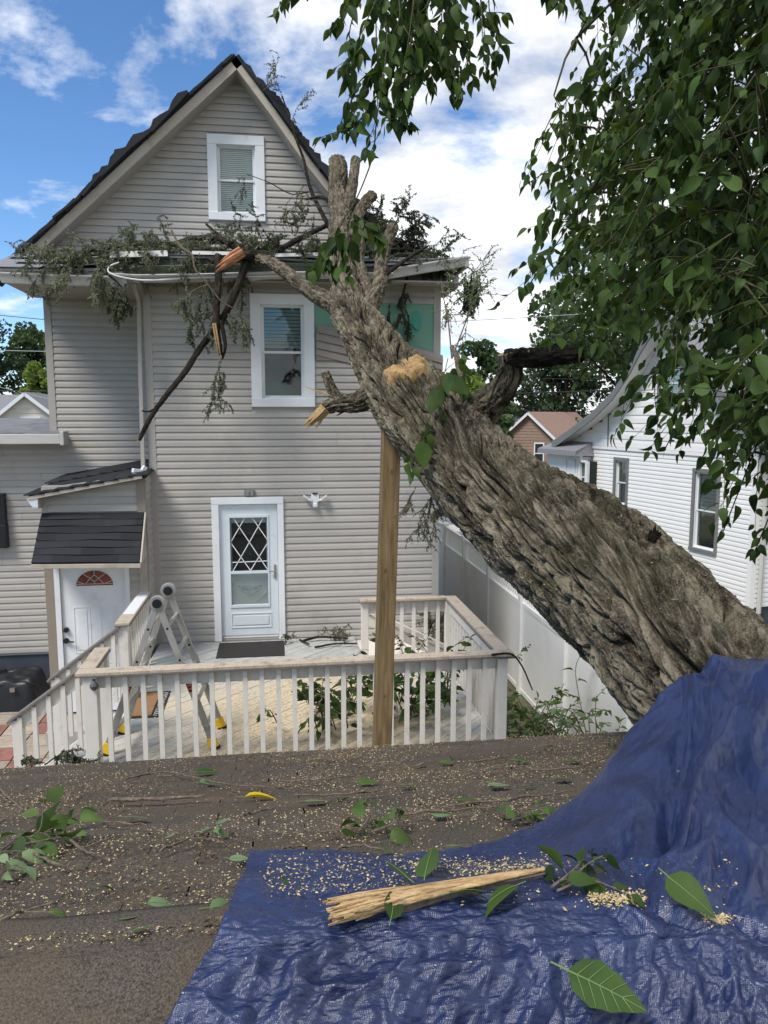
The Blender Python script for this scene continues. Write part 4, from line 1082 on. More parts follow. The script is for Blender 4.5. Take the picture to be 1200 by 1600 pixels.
# door mats
m1 = thing('door_mat', 'black rubber door mat in front of the storm door', 'mat', (-0.4, 10.7, ZD))
MB().box(-0.86, 0.07, 10.36, 11.06, ZD + 0.001, ZD + 0.014).build('mat_field', M['mat_black'], m1, bevel=0.004)
m2 = thing('door_mat', 'brown coir mat with black scroll border under the ladder', 'mat', (-1.5, 8.8, ZD))
MB().box(-1.66, -1.30, 8.36, 9.16, ZD + 0.001, ZD + 0.012).build('mat_border', M['mat_black'], m2)
MB().box(-1.655, -1.415, 8.40, 9.12, ZD + 0.012, ZD + 0.018).build('mat_field', M['mat_brown'], m2)
sc_ = MB()
for i in range(12):
    yy = 8.42 + i * 0.06; pts = [(-1.355 + 0.035 * math.cos(a * 0.7 + i), yy + 0.025 * math.sin(a * 0.7 + i), ZD + 0.0125) for a in range(8)]
    sc_.tube(pts, 0.004, 4)
sc_.build('scroll_pattern', M['gutter'], m2)
# ------------------------------------------------------------------ folding ladder
lad = thing('folding_ladder', 'aluminium folding ladder with yellow feet standing on the deck', 'ladder', (-1.15, 7.6, ZD))
hn_, hf_ = at_y(246, 942, 7.52), at_y(263, 922, 7.86)
feet = [(at_z(162, 1184, ZD), at_z(190, 1150, ZD)), (at_z(336, 1176, ZD), at_z(347, 1141, ZD))]
for (a, b), nm in zip(feet, 'lr'):
    a = Vector((a.x, 7.42, ZD)); b = Vector((b.x, 7.92, ZD))
    for top, ft in ((hn_, a), (hf_, b)):
        d = (ft - top).normalized()
        MB().beam(top + d * 0.06, top.lerp(ft, 0.66), 0.026, 0.060, up=(1, 0, 0.3)).build('side_rail', M['alu'], lad, bevel=0.004)
        MB().beam(top.lerp(ft, 0.42) + Vector((0, 0.03, 0)), top.lerp(ft, 0.97) + Vector((0, 0.03, 0)), 0.024, 0.068, up=(1, 0, 0.3)).build('outer_rail', M['alu'], lad, bevel=0.004)
        MB().beam(top.lerp(ft, 0.92) + Vector((0, 0.03, 0)), top.lerp(ft, 0.985) + Vector((0, 0.03, 0)), 0.036, 0.095, up=(1, 0, 0.3)).build('foot', M['yellow'], lad, bevel=0.006)
        MB().beam(top.lerp(ft, 0.985) + Vector((0, 0.03, 0)), ft + Vector((0, 0.03, 0.002)), 0.040, 0.10, up=(1, 0, 0.3)).build('foot_pad', M['rubber'], lad)
        for t in (0.17, 0.38):
            MB().tube([top.lerp(ft, t) + Vector((0, -0.016, 0)), top.lerp(ft, t) + Vector((0, 0.016, 0))], 0.012, 10).build('rivet', M['black'], lad)
    for t in (0.16, 0.33, 0.50, 0.67, 0.84):
        MB().beam(hn_.lerp(a, t), hf_.lerp(b, t), 0.035, 0.03).build('rung', M['alu'], lad, bevel=0.004)
    d = (a - hn_).normalized(); c = hn_.lerp(a, 0.55) + Vector((0, -0.017, 0))
    MB().beam(c - d * 0.065, c + d * 0.065, 0.004, 0.058, up=(1, 0, 0.3)).build('warning_label', M['label_dark'], lad)
    for k in (-0.035, 0.0, 0.035):
        MB().beam(c + d * k - d * 0.008 + Vector((0, -0.003, 0)), c + d * k + d * 0.008 + Vector((0, -0.003, 0)), 0.003, 0.042, up=(1, 0, 0.3)).build('warning_stripe', M['label_red'], lad)
for h_ in (hn_, hf_):
    MB().tube([h_ + Vector((0, -0.03, 0)), h_ + Vector((0, 0.03, 0))], 0.075, 20).build('hinge', M['alu'], lad, bevel=0.006)
    MB().tube([h_ + Vector((0, -0.045, 0)), h_ + Vector((0, -0.028, 0))], 0.045, 16).build('hinge_knob', M['black'], lad)

# ------------------------------------------------------------------ white vinyl fence
XF = 3.8
fence = thing('vinyl_fence', 'white vinyl privacy fence with lattice top beside the deck', 'fence', (XF, 11, 0))
ys = [16.95 - 1.86 * i for i in range(9)]
pmsh = MB().box(-0.06, 0.06, -0.06, 0.06, 0, 1.93).mesh('post'); pmsh.materials.append(M['white_vinyl'])
cmb = MB().box(-0.075, 0.075, -0.075, 0.075, 1.93, 1.955)
cmb.add([(-.07, -.07, 1.955), (.07, -.07, 1.955), (.07, .07, 1.955), (-.07, .07, 1.955), (0, 0, 1.995)], [(0, 1, 4), (1, 2, 4), (2, 3, 4), (3, 0, 4)])
cmsh = cmb.mesh('post_cap'); cmsh.materials.append(M['white_vinyl'])
pan = MB().box(-0.02, 0.02, 0.062, 1.798, 0.10, 1.42).mesh('panel'); pan.materials.append(M['white_vinyl'])
rl_ = MB().box(-0.03, 0.03, 0.062, 1.798, 1.42, 1.49).mesh('rail'); rl_.materials.append(M['white_vinyl'])
rt_ = MB().box(-0.03, 0.03, 0.062, 1.798, 1.83, 1.90).mesh('rail'); rt_.materials.append(M['white_vinyl'])
rb_ = MB().box(-0.03, 0.03, 0.062, 1.798, 0.03, 0.10).mesh('rail'); rb_.materials.append(M['white_vinyl'])
lt = MB(); H = 0.34; z0 = 1.49
k = -4
while k < 19:
    y = 0.062 + k * 0.098
    for s in (0, 1):
        a = [y, z0]; b = [y + H, z0 + H]
        ya, yb = 0.062, 1.798
        if b[0] <= ya or a[0] >= yb: continue
        if a[0] < ya: a = [ya, z0 + (ya - y)]
        if b[0] > yb: b = [yb, z0 + (yb - y)]
        if s: a[1], b[1] = 2 * z0 + H - a[1], 2 * z0 + H - b[1]
        xo = 0.004 if s else -0.004
        lt.beam((xo, a[0], a[1]), (xo, b[0], b[1]), 0.007, 0.024, up=(1, 0, 0), twist=R(90))
    k += 1
ltm = lt.mesh('lattice'); ltm.materials.append(M['white_vinyl'])
for i, y in enumerate(ys):
    T = Matrix.Translation((XF, y, 0))
    place('post', pmsh, fence, T); place('post_cap', cmsh, fence, T)
    if i < len(ys):
        for nm, me in (('panel', pan), ('rail', rl_), ('rail', rt_), ('rail', rb_), ('lattice', ltm)):
            place(nm, me, fence, T)

# ------------------------------------------------------------------ garage whose roof the picture is taken from
RY, RZ = 1.465, 3.35
EY, EZ = 4.20, 2.50
GX0, GX1 = -3.6, 3.0
gar = thing('garage', 'garage with a worn dark shingle roof in the foreground', 'garage', (0, 2.5, 0))
slope = (RZ - EZ) / (EY - RY)
NSL = 0.62                               # the near slope is steeper
def far_z(y): return RZ - (y - RY) * slope
def near_z(y): return RZ - (RY - y) * NSL
def roof_at(px, py, h=0.012):
    d = ray(px, py)
    t = (RZ + RY * slope + h - CAMZ) / (d.z + d.y * slope)
    p = C0 + d * t
    if p.y < RY:
        t = (RZ - RY * NSL + h - CAMZ) / (d.z - d.y * NSL); p = C0 + d * t
    return p
gr = MB().extrude([(GX0, RY, RZ - 0.025), (GX0, EY, EZ - 0.025), (GX0, EY, EZ - 0.10), (GX0, RY, RZ - 0.10)], (GX1 - GX0, 0, 0)).build('far_roof_slope', M['shingle_old'], gar)
gn = MB().extrude([(GX0, RY, RZ - 0.026), (GX0, -0.9, near_z(-0.9) - 0.026), (GX0, -0.9, near_z(-0.9) - 0.10), (GX0, RY, RZ - 0.101)], (GX1 - GX0, 0, 0)).build('near_roof_slope', M['shingle_old'], gar)
MB().box(GX0 + 0.25, GX1 - 0.25, -0.7, EY - 0.3, 0, 1.7).build('wall', M['white_siding'], gar)
MB().extrude([(GX0 + .25, -0.7, 1.7), (GX0 + .25, EY - .3, 1.7), (GX0 + .25, EY - .3, EZ), (GX0 + .25, RY, RZ - .12), (GX0 + .25, -.7, 1.9)], (GX1 - GX0 - .5, 0, 0)).build('gable_wall', M['white_siding'], gar)
MB().box(GX0, GX1, EY - 0.02, EY + 0.01, EZ - 0.14, EZ - 0.035).build('fascia', M['white'], gar)
sd_ = Vector((0, EY - RY, EZ - RZ)).normalized(); sn = Vector((0, -sd_.z, sd_.y))
tabs = []
for variant in range(4):
    rs = random.Random(40 + variant); mb = MB()
    x = 0
    for k in range(3):
        w = 0.302 + rs.uniform(-.003, .003)
        a = 0.155 + rs.uniform(-.004, .004); lf_ = rs.uniform(0.008, 0.014)
        # tab: local x along eave, y down the slope, z normal
        v = [(x + .0015, 0, 0.002), (x + w + .002, 0, 0.002), (x + w + .002, a, lf_), (x + .0015, a + rs.uniform(-.004, .004), lf_ + rs.uniform(-.002, .004)),
             (x + .0015, 0, -0.004), (x + w + .002, 0, -0.004), (x + w + .002, a, lf_ - .007), (x + .0015, a, lf_ - .007)]
        mb.add(v, [(0, 1, 2, 3), (3, 2, 6, 7), (0, 3, 7, 4), (2, 1, 5, 6)])
        x += 0.306
    me = mb.mesh('shingle'); me.materials.append(M['shingle_old']); tabs.append(me)
ln = (Vector((0, EY, EZ)) - Vector((0, RY, RZ))).length
nc = int(ln / 0.143)
for c in range(nc):
    yv = RY + sd_.y * (c * 0.143); zv = RZ + sd_.z * (c * 0.143)
    x = GX0 - 0.3 + (c % 2) * 0.153 + random.uniform(-.02, .02)
    while x < GX1 - 0.5:
        place('shingle', random.choice(tabs), gr, mat4((1, 0, 0), sd_, sn, (x, yv, zv - 0.012)))
        x += 0.918
nd_ = Vector((0, -1, -NSL)).normalized(); nn_ = Vector((0, -NSL, 1)).normalized()
# rolled roofing bent over the ridge in long lapped lengths
def roll_z(y):
    zf = far_z(y) if y > RY else near_z(y)
    return zf + 0.012 - 0.030 * math.exp(-((y - RY) / 0.075) ** 2)
yy_ = [RY + 0.17 - i * (0.17 + 1.1) / 44 for i in range(45)]
xs_ = [GX0, -2.25, -0.92, 0.55, 1.9, GX1]
for i, (xa, xb) in enumerate(zip(xs_[:-1], xs_[1:])):
    nx = 40; Pn = np.zeros((45, nx, 3))
    for j, y in enumerate(yy_):
        for k in range(nx):
            x = xa - .03 + (xb - xa + .06) * k / (nx - 1)
            w_ = 0.004 * math.sin(x * 5.1 + y * 3) + 0.003 * math.sin(x * 13 + y * 7)
            Pn[j, k] = (x, y + 0.006 * math.sin(x * 9 + i), roll_z(y) + w_ + 0.003 * (i % 2) + (.006 if j else .004))
    v_, f_ = grid_mesh(Pn); ob_ = np_build('roll_roofing', v_, f_, M['shingle_old'], gar, smooth=True)
    so_ = ob_.modifiers.new('solid', 'SOLIDIFY'); so_.thickness = .004

# ------------------------------------------------------------------ blue tarp
tm = bpy.data.materials.new('blue_tarp'); tm.use_nodes = True
t_ = tm.node_tree; N_ = t_.nodes; L_ = t_.links; b_ = N_['Principled BSDF']
uvn = N_.new('ShaderNodeUVMap')
geo = N_.new('ShaderNodeNewGeometry')
nz = N_.new('ShaderNodeTexNoise'); nz.inputs['Scale'].default_value = 5; nz.inputs['Detail'].default_value = 6; L_.new(geo.outputs['Position'], nz.inputs['Vector'])
rp = N_.new('ShaderNodeValToRGB'); rp.color_ramp.elements[0].position = .3; rp.color_ramp.elements[0].color = (0.007, 0.014, 0.055, 1); rp.color_ramp.elements[1].position = .75; rp.color_ramp.elements[1].color = (0.014, 0.028, 0.098, 1)
L_.new(nz.outputs['Fac'], rp.inputs[0])
# scuffed, faded patches and white paint marks
n2 = N_.new('ShaderNodeTexNoise'); n2.inputs['Scale'].default_value = 16; n2.inputs['Detail'].default_value = 9; n2.inputs['Roughness'].default_value = 0.72; L_.new(geo.outputs['Position'], n2.inputs['Vector'])
n2r = N_.new('ShaderNodeMapRange'); n2r.inputs['From Min'].default_value = 0.665; n2r.inputs['From Max'].default_value = 0.73; L_.new(n2.outputs['Fac'], n2r.inputs['Value'])
mx = N_.new('ShaderNodeMix'); mx.data_type = 'RGBA'; L_.new(n2r.outputs[0], mx.inputs['Factor']); L_.new(rp.outputs[0], mx.inputs['A']); mx.inputs['B'].default_value = (0.33, 0.40, 0.52, 1)
L_.new(mx.outputs['Result'], b_.inputs['Base Color'])
b_.inputs['Roughness'].default_value = 0.36; b_.inputs['Specular IOR Level'].default_value = 0.75
# woven threads: two crossed waves in the cloth's own UV, plus fine creases
mpv = N_.new('ShaderNodeMapping'); mpv.inputs['Scale'].default_value = (1, 1, 1); L_.new(uvn.outputs[0], mpv.inputs[0])
w1 = N_.new('ShaderNodeTexWave'); w1.bands_direction = 'X'; w1.inputs['Scale'].default_value = 55; L_.new(mpv.outputs[0], w1.inputs['Vector'])
w2 = N_.new('ShaderNodeTexWave'); w2.bands_direction = 'Y'; w2.inputs['Scale'].default_value = 55; L_.new(mpv.outputs[0], w2.inputs['Vector'])
mu = N_.new('ShaderNodeMath'); mu.operation = 'MULTIPLY'; L_.new(w1.outputs['Fac'], mu.inputs[0]); L_.new(w2.outputs['Fac'], mu.inputs[1])
bp1 = N_.new('ShaderNodeBump'); bp1.inputs['Strength'].default_value = 0.35; bp1.inputs['Distance'].default_value = 0.002; L_.new(mu.outputs[0], bp1.inputs['Height'])
vz = N_.new('ShaderNodeTexVoronoi'); vz.feature = 'DISTANCE_TO_EDGE'; vz.inputs['Scale'].default_value = 8
vw_ = N_.new('ShaderNodeTexNoise'); vw_.inputs['Scale'].default_value = 6; L_.new(uvn.outputs[0], vw_.inputs['Vector'])
va_ = N_.new('ShaderNodeMix'); va_.data_type = 'RGBA'; va_.inputs['Factor'].default_value = 0.12; L_.new(uvn.outputs[0], va_.inputs['A']); L_.new(vw_.outputs['Color'], va_.inputs['B'])
L_.new(va_.outputs['Result'], vz.inputs['Vector'])
vr_ = N_.new('ShaderNodeMapRange'); vr_.inputs['From Max'].default_value = 0.10; L_.new(vz.outputs['Distance'], vr_.inputs['Value'])
bp2 = N_.new('ShaderNodeBump'); bp2.inputs['Strength'].default_value = 0.15; bp2.inputs['Distance'].default_value = 0.010; L_.new(vr_.outputs[0], bp2.inputs['Height']); L_.new(bp1.outputs[0], bp2.inputs['Normal'])
n4 = N_.new('ShaderNodeTexNoise'); n4.inputs['Scale'].default_value = 28; n4.inputs['Detail'].default_value = 5; L_.new(uvn.outputs[0], n4.inputs['Vector'])
bp3 = N_.new('ShaderNodeBump'); bp3.inputs['Strength'].default_value = 0.35; bp3.inputs['Distance'].default_value = 0.012; L_.new(n4.outputs['Fac'], bp3.inputs['Height']); L_.new(bp2.outputs[0], bp3.inputs['Normal'])
L_.new(bp3.outputs[0], b_.inputs['Normal'])
def RA(px, py, h=0.03):
    p = roof_at(px, py, h); return (p.x, p.y, p.z)
def DP(px, py, t):
    p = dep(px, py, t); return (p.x, p.y, p.z)
tarp_rows = [
 # tucked behind the far edge
 [RA(392, 1333, .012), RA(520, 1336, .012), RA(645, 1342, .012), RA(750, 1335, .01), DP(850, 1310, 2.45), DP(955, 1230, 2.75), DP(1050, 1130, 2.98), DP(1112, 1075, 3.06), DP(1205, 1060, 3.02), DP(1340, 1080, 2.85), DP(1520, 1150, 2.6)],
 [RA(390, 1338), RA(520, 1340), RA(645, 1344), DP(762, 1326, 2.06), DP(860, 1282, 2.24), DP(960, 1192, 2.58), DP(1050, 1094, 2.84), DP(1112, 1044, 2.94), DP(1205, 1035, 2.90), DP(1340, 1050, 2.72), DP(1520, 1120, 2.45)],
 [RA(382, 1365), RA(508, 1364), RA(632, 1364), DP(752, 1352, 1.96), DP(856, 1330, 2.02), DP(958, 1268, 2.16), DP(1048, 1200, 2.32), DP(1112, 1170, 2.40), DP(1205, 1170, 2.38), DP(1340, 1190, 2.25), DP(1520, 1250, 2.05)],
 [RA(366, 1402), RA(492, 1398), RA(617, 1392), RA(738, 1388), RA(850, 1378, .035), DP(955, 1345, 1.90), DP(1046, 1315, 1.94), DP(1116, 1305, 1.95), DP(1210, 1315, 1.92), DP(1340, 1330, 1.85), DP(1520, 1370, 1.7)],
 [RA(346, 1452), RA(474, 1446), RA(600, 1436), RA(724, 1428), RA(842, 1424), RA(952, 1424, .035), RA(1044, 1426, .035), DP(1122, 1430, 1.66), DP(1215, 1450, 1.62), DP(1340, 1480, 1.58), DP(1520, 1500, 1.5)],
 [RA(322, 1500, .04), RA(455, 1494, .04), RA(585, 1486, .04), RA(712, 1480, .04), RA(832, 1476, .04), RA(944, 1474, .04), RA(1040, 1478, .045), RA(1126, 1490, .055), RA(1222, 1510, .09), RA(1345, 1540, .14), RA(1520, 1570, .2)],
 [RA(290, 1560, .04), RA(425, 1558, .045), RA(560, 1556, .04), RA(690, 1552, .045), RA(815, 1552, .04), RA(932, 1552, .045), RA(1036, 1556, .05), RA(1130, 1566, .06), RA(1230, 1586, .09), RA(1350, 1610, .12), RA(1520, 1640, .16)],
 [RA(250, 1640, .04), RA(390, 1640, .04), RA(530, 1640, .05), RA(665, 1640, .04), RA(795, 1640, .045), RA(918, 1640, .05), RA(1030, 1640, .05), RA(1130, 1650, .06), RA(1240, 1665, .08), RA(1360, 1690, .1), RA(1520, 1720, .12)],
 [RA(200, 1760, .04), RA(345, 1760, .04), RA(490, 1760, .04), RA(635, 1760, .04), RA(770, 1760, .04), RA(900, 1760, .04), RA(1020, 1760, .04), RA(1130, 1770, .05), RA(1250, 1780, .06), RA(1370, 1800, .06), RA(1520, 1820, .06)],
]
A_ = np.array(tarp_rows)                        # rows x cols x 3
nv, nu = 460, 520
tmp = np.stack([spline(A_[:, j], nv) for j in range(A_.shape[1])], 1)
P = np.stack([spline(tmp[i], nu) for i in range(nv)], 0)
du = np.gradient(P, axis=1); dv = np.gradient(P, axis=0)
nr = np.cross(du, dv); nr /= np.linalg.norm(nr, axis=2)[..., None] + 1e-9
flip = np.where(nr[..., 2:3] < -0.2, -1, 1)
if nr[nv // 2, nu // 3, 2] < 0: nr = -nr
uu, vv = np.meshgrid(np.linspace(0, 1, nu) * 2.2, np.linspace(0, 1, nv) * 2.1)
def rid(s, sx, sy, seed):
    w_ = perlin(np.stack([uu * 2.3, vv * 2.3, np.full_like(uu, seed + 7.7)], -1))
    return 1 - np.abs(perlin(np.stack([uu * sx + w_ * .9, vv * sy + w_ * 1.3, np.full_like(uu, seed)], -1))) * 2
near = np.clip((vv / 2.1 - 0.52) / 0.14, 0, 1)              # hangs in vertical folds on the near side
rise = np.clip((uu / 2.2 - 0.42) / 0.18, 0, 1) * (1 - near)
edge = np.minimum(np.clip(vv / 2.1 / 0.10, 0.0, 1), 1)
disp = 0.005 * rid(1, 4, 3, 1.3) + 0.002 * rid(1, 12, 10, 4.1)
disp += near * (0.016 * rid(1, 8, 1.4, 9.2) + 0.006 * rid(1, 18, 4, 3.3))
disp += rise * (0.014 * rid(1, 3.2, 2.4, 6.6) + 0.004 * rid(1, 10, 8, 2.2))
disp += 0.0010 * perlin(np.stack([uu * 60, vv * 60, uu * 0 + 3], -1))
# crumpled facets: ridges of a cell pattern are sharp, the cells between them nearly flat
def crumple(fu, fv, seed, wob):
    wu = perlin(np.stack([uu * 3.1, vv * 3.1, uu * 0 + seed], -1)); wv = perlin(np.stack([uu * 3.1, vv * 3.1, uu * 0 + seed + 5], -1))
    e_, _, _ = voronoi_t(uu * fu + wu * wob, vv * fv + wv * wob, seed)
    return np.minimum(e_, .7)
def voronoi_t(u, v, seed):
    iu = np.floor(u).astype(int); iv = np.floor(v).astype(int); f1 = np.full(u.shape, 9.); f2 = f1.copy()
    for du_ in (-1, 0, 1):
        for dv_ in (-1, 0, 1):
            h = _perm[_perm[(iu + du_ + int(seed * 13)) & 255] + ((iv + dv_) & 255)]; h2 = _perm[h + 7]
            d_ = np.hypot(iu + du_ + h / 255. - u, iv + dv_ + h2 / 255. - v)
            c_ = d_ < f1; f2 = np.where(c_, f1, np.minimum(f2, d_)); f1 = np.where(c_, d_, f1)
    return f2 - f1, None, None
disp -= (1 - near) * (1 - rise) * (.014 * crumple(5, 4, 1.7, .9) + .007 * crumple(13, 11, 3.2, .9)) + .0020 * crumple(31, 27, 5.9, .8)
disp -= near * (.034 * crumple(5.5, 1.9, 7.7, .8) + .010 * crumple(13, 6, 8.8, .9)) + rise * (.105 * crumple(2.6, 2.0, 9.4, .7) + .026 * crumple(7, 6, 2.8, .9) + .006 * crumple(19, 17, 4.6, .9))
disp += .010 + near * .012 + rise * .022
P = P + nr * (disp * edge)[..., None]
v_, f_ = grid_mesh(P)
tarp = np_build('tarp', v_, f_, tm, None, (0.8, 1.6, 3.3), smooth=True)
tag(tarp, 'blue woven plastic tarp draped over the roof ridge and the trunk base', 'tarp')
uvl = tarp.data.uv_layers.new(name='UVMap')
uvs = np.stack([uu, vv], -1).reshape(-1, 2).astype(np.float32)
uvl.data.foreach_set('uv', uvs[f_.ravel()].ravel())
so = tarp.modifiers.new('solid', 'SOLIDIFY'); so.thickness = 0.003; so.offset = -1
TARP_P = P
def tarp_at(px, py):
    """nearest tarp grid point to a photo position -> point, normal"""
    global _tp
    try: _tp
    except NameError:
        q = TARP_P.reshape(-1, 3) - np.array([0, 0, CAMZ])
        X = q[:, 0] * math.cos(YAW) - q[:, 1] * math.sin(YAW); Yf = q[:, 0] * math.sin(YAW) + q[:, 1] * math.cos(YAW)
        fw = Yf * math.cos(PITCH) - q[:, 2] * math.sin(PITCH); up = Yf * math.sin(PITCH) + q[:, 2] * math.cos(PITCH)
        _tp = (np.stack([600 + F * X / fw, 800 - F * up / fw], -1), fw)
    d = ((_tp[0] - np.array([px, py])) ** 2).sum(1) + 0
    i = int(d.argmin())
    return Vector(TARP_P.reshape(-1, 3)[i]), Vector(nr.reshape(-1, 3)[i])

# ------------------------------------------------------------------ timber prop
tp_, bt_ = dep(613, 650, 5.95), None
bt_ = at_y(597, 1165, tp_.y - 0.02)
dd = (bt_ - tp_).normalized(); bt_ = tp_ + dd * ((tp_.z - 0.0) / -dd.z)
prop = thing('timber_prop', 'upright treated timber post propping up the fallen trunk', 'post', (bt_.x, bt_.y, 0))
po = MB().beam(tp_ + Vector((0, 0, 0.22)), bt_, 0.14, 0.14, up=(0, 1, 0)).build('timber', M['post_wood'], prop, bevel=0.006)
for py, r__ in ((733, .016), (882, .014), (1078, .010)):
    f__ = (py - 650) / (1165 - 650); z_ = tp_.z + (at_y(597, 1165, tp_.y).z - tp_.z) * f__
    c = tp_ + dd * ((tp_.z - z_) / -dd.z) + Vector((random.uniform(-.03, .03), -0.0705, 0))
    MB().extrude([c + Vector((r__ * math.cos(a * .52), 0, 1.5 * r__ * math.sin(a * .52))) for a in range(12)], (0, -0.0015, 0)).build('knot', M['knot'], prop)

# ------------------------------------------------------------------ the fallen tree
def voronoi(u, v, pu, seed=0):
    """cell pattern, periodic in u with pu cells: F2-F1, random per cell, offset along v from the cell centre"""
    iu = np.floor(u).astype(int); iv = np.floor(v).astype(int)
    f1 = np.full(u.shape, 9.0); f2 = np.full(u.shape, 9.0); rid_ = np.zeros(u.shape); ov = np.zeros(u.shape)
    for du in (-1, 0, 1):
        for dv in (-1, 0, 1):
            cu = iu + du; cv = iv + dv
            h = _perm[_perm[(cu % pu) & 255] + ((cv + int(seed * 17)) & 255)]
            h2 = _perm[h + 7]; h3 = _perm[h2 + 31]
            d0 = cu + .5 + (h / 255. - .5) * .85 - u; d1 = cv + .5 + (h2 / 255. - .5) * .85 - v
            d = np.sqrt(d0 * d0 + d1 * d1)
            n1_ = d < f1
            f2 = np.where(n1_, f1, np.minimum(f2, d)); rid_ = np.where(n1_, h3 / 255., rid_); ov = np.where(n1_, -d1, ov); f1 = np.where(n1_, d, f1)
    return f2 - f1, rid_, ov
def sstep(a, b, x):
    t = np.clip((x - a) / (b - a), 0, 1); return t * t * (3 - 2 * t)
def limb(ctrl, ns, m, bark_amp, ridge=0.07, name='limb', mat=None, parent=None, twist=0.0, lump=0.0, seed=0.0, elong=7.5):
    """ctrl rows: x,y,z,radius. A bark covered limb: plates and furrows are built into the mesh"""
    S = spline(ctrl, ns)
    c = S[:, :3]; r = np.maximum(S[:, 3], 0.003)
    tan = np.gradient(c, axis=0); tan /= np.linalg.norm(tan, axis=1)[:, None]
    a = np.zeros_like(c); v0 = Vector(tan[0]).orthogonal().normalized(); a[0] = v0
    for i in range(1, ns):
        q = a[i - 1] - tan[i] * a[i - 1].dot(tan[i]); a[i] = q / np.linalg.norm(q)
    b = np.cross(tan, a)
    s = np.concatenate([[0], np.cumsum(np.linalg.norm(np.diff(c, axis=0), axis=1))])
    th = np.linspace(0, 2 * math.pi, m, endpoint=False)
    TH, SS = np.meshgrid(th, s); RR = np.repeat(r[:, None], m, 1)
    rm = float(r.mean()); ang = TH + twist * SS
    q = np.stack([np.cos(ang) * RR, np.sin(ang) * RR, SS * .5], -1)
    w1 = perlin(q / (ridge * 1.3) + 11.3 + seed); w2 = perlin(q / (ridge * 1.3) + 41.7 + seed); w3 = perlin(q / (ridge * 4) + 7.7 + seed)
    # long furrows running with the grain: zero lines of strongly stretched noise, interlacing sets
    def furrow(k_, el, off, wd, wob):
        p_ = np.stack([np.cos(ang) * RR / (ridge * k_), np.sin(ang) * RR / (ridge * k_), SS / (ridge * k_ * el)], -1) + off + seed
        p_ = p_ + np.stack([w1, w2, w3 * .3], -1) * wob
        return np.exp(-(np.abs(perlin(p_)) / wd) ** 1.3)
    nb = max(4, int(round(2 * math.pi * rm / (ridge * .66))))
    qa = lambda k_, l_, off: perlin(np.stack([np.cos(ang) * RR / k_, np.sin(ang) * RR / k_, SS / l_], -1) + off + seed)
    def bands(n_, wa, wb, off, wd):
        ph = ang / (2 * math.pi) * n_ + wa * qa(ridge * 1.1, ridge * elong * .75, off) + wb * qa(ridge * .45, ridge * 1.3, off + 9)
        d_ = np.abs((ph % 1.0) - .5) * 2
        return np.exp(-(d_ / wd) ** 1.4)
    mod = np.clip(.85 + 1.0 * qa(ridge * 1.2, ridge * 4, 15.5), .35, 1)
    f1_ = bands(nb, 2.2, .40, 3.1, .28) * mod
    f2_ = bands(int(nb * 1.7), 2.6, .8, 23.7, .34) * np.clip(.45 + 1.2 * qa(ridge, ridge * 3, 33.3), .05, .8)
    f3_ = bands(int(nb * 3.6), 3.0, 1.4, 53.9, .4) * .28
    fur = np.maximum(np.maximum(f1_, f2_), f3_)
    # short cross cracks break the ridges into plates
    p_ = np.stack([np.cos(ang) * RR / (ridge * .9), np.sin(ang) * RR / (ridge * .9), SS / (ridge * 1.3)], -1) + 71.3 + seed
    crk = np.exp(-(np.abs(perlin(p_ + np.stack([w1, w2, w1], -1) * .8)) / .05) ** 1.2) * .55
    fib = perlin(np.stack([np.cos(ang) * RR / (ridge * .10), np.sin(ang) * RR / (ridge * .10), SS / (ridge * 1.1)], -1) + seed)
    grain = perlin(np.stack([np.cos(ang) * RR / (ridge * .16), np.sin(ang) * RR / (ridge * .16), SS / (ridge * .22)], -1) + seed)
    lvl = perlin(np.stack([np.cos(ang) * RR / (ridge * .7), np.sin(ang) * RR / (ridge * .7), SS / (ridge * 3.2)], -1) + 91.1 + seed)
    # stepped plates: flakes lie at different heights with sharp edges
    step = np.floor((lvl + .5) * 5) / 5 * .6
    rc = np.clip(.5 + lvl * 1.2, 0, 1); rc2 = np.clip(.5 + fib, 0, 1)
    hh = (1.0 - fur) * (1 - crk * .25) + .30 * step * (1 - .5 * fur) + .09 * fib + .06 * grain
    big = perlin(np.stack([np.cos(TH) * 1.1, np.sin(TH) * 1.1, SS * 1.4], -1) + 3.3 + seed)
    med = perlin(np.stack([np.cos(TH) * 2.6, np.sin(TH) * 2.6, SS * .5 / max(rm, .02)], -1) + 8.3 + seed)
    rad = RR * (1 + lump * big + lump * .5 * med) + bark_amp * (hh - 0.70)
    P_ = c[:, None, :] + a[:, None, :] * (np.cos(TH) * rad)[..., None] + b[:, None, :] * (np.sin(TH) * rad)[..., None]
    vv_, f = grid_mesh(P_, True)
    o = np_build(name, vv_, f, mat, parent, smooth=True)
    me = o.data
    at = me.attributes.new('plate', 'FLOAT', 'POINT'); at.data.foreach_set('value', (rc * .7 + rc2 * .3).ravel().astype(np.float32))
    uv = me.uv_layers.new(name='UVMap')
    co = np.stack([ang * rm, SS], -1).reshape(-1, 2).astype(np.float32)
    uv.data.foreach_set('uv', co[f.ravel()].ravel())
    return o, P_
def cut_end(P_, i, parent, mat, bulge=0.006, name='cut_end'):
    ring = P_[i]; c = ring.mean(0); n = len(ring)
    d = c - P_[i - 1 if i in (-1, len(P_) - 1) else i + 1].mean(0); d /= np.linalg.norm(d)
    mid = c + (ring - c) * 0.6 + d * bulge
    v = [tuple(x) for x in ring] + [tuple(x) for x in mid] + [tuple(c + d * bulge * 1.3)]
    f = [(k, (k + 1) % n, n + (k + 1) % n, n + k) for k in range(n)] + [(n + k, n + (k + 1) % n, 2 * n) for k in range(n)]
    return MB().add(v, f).build(name, mat, parent)
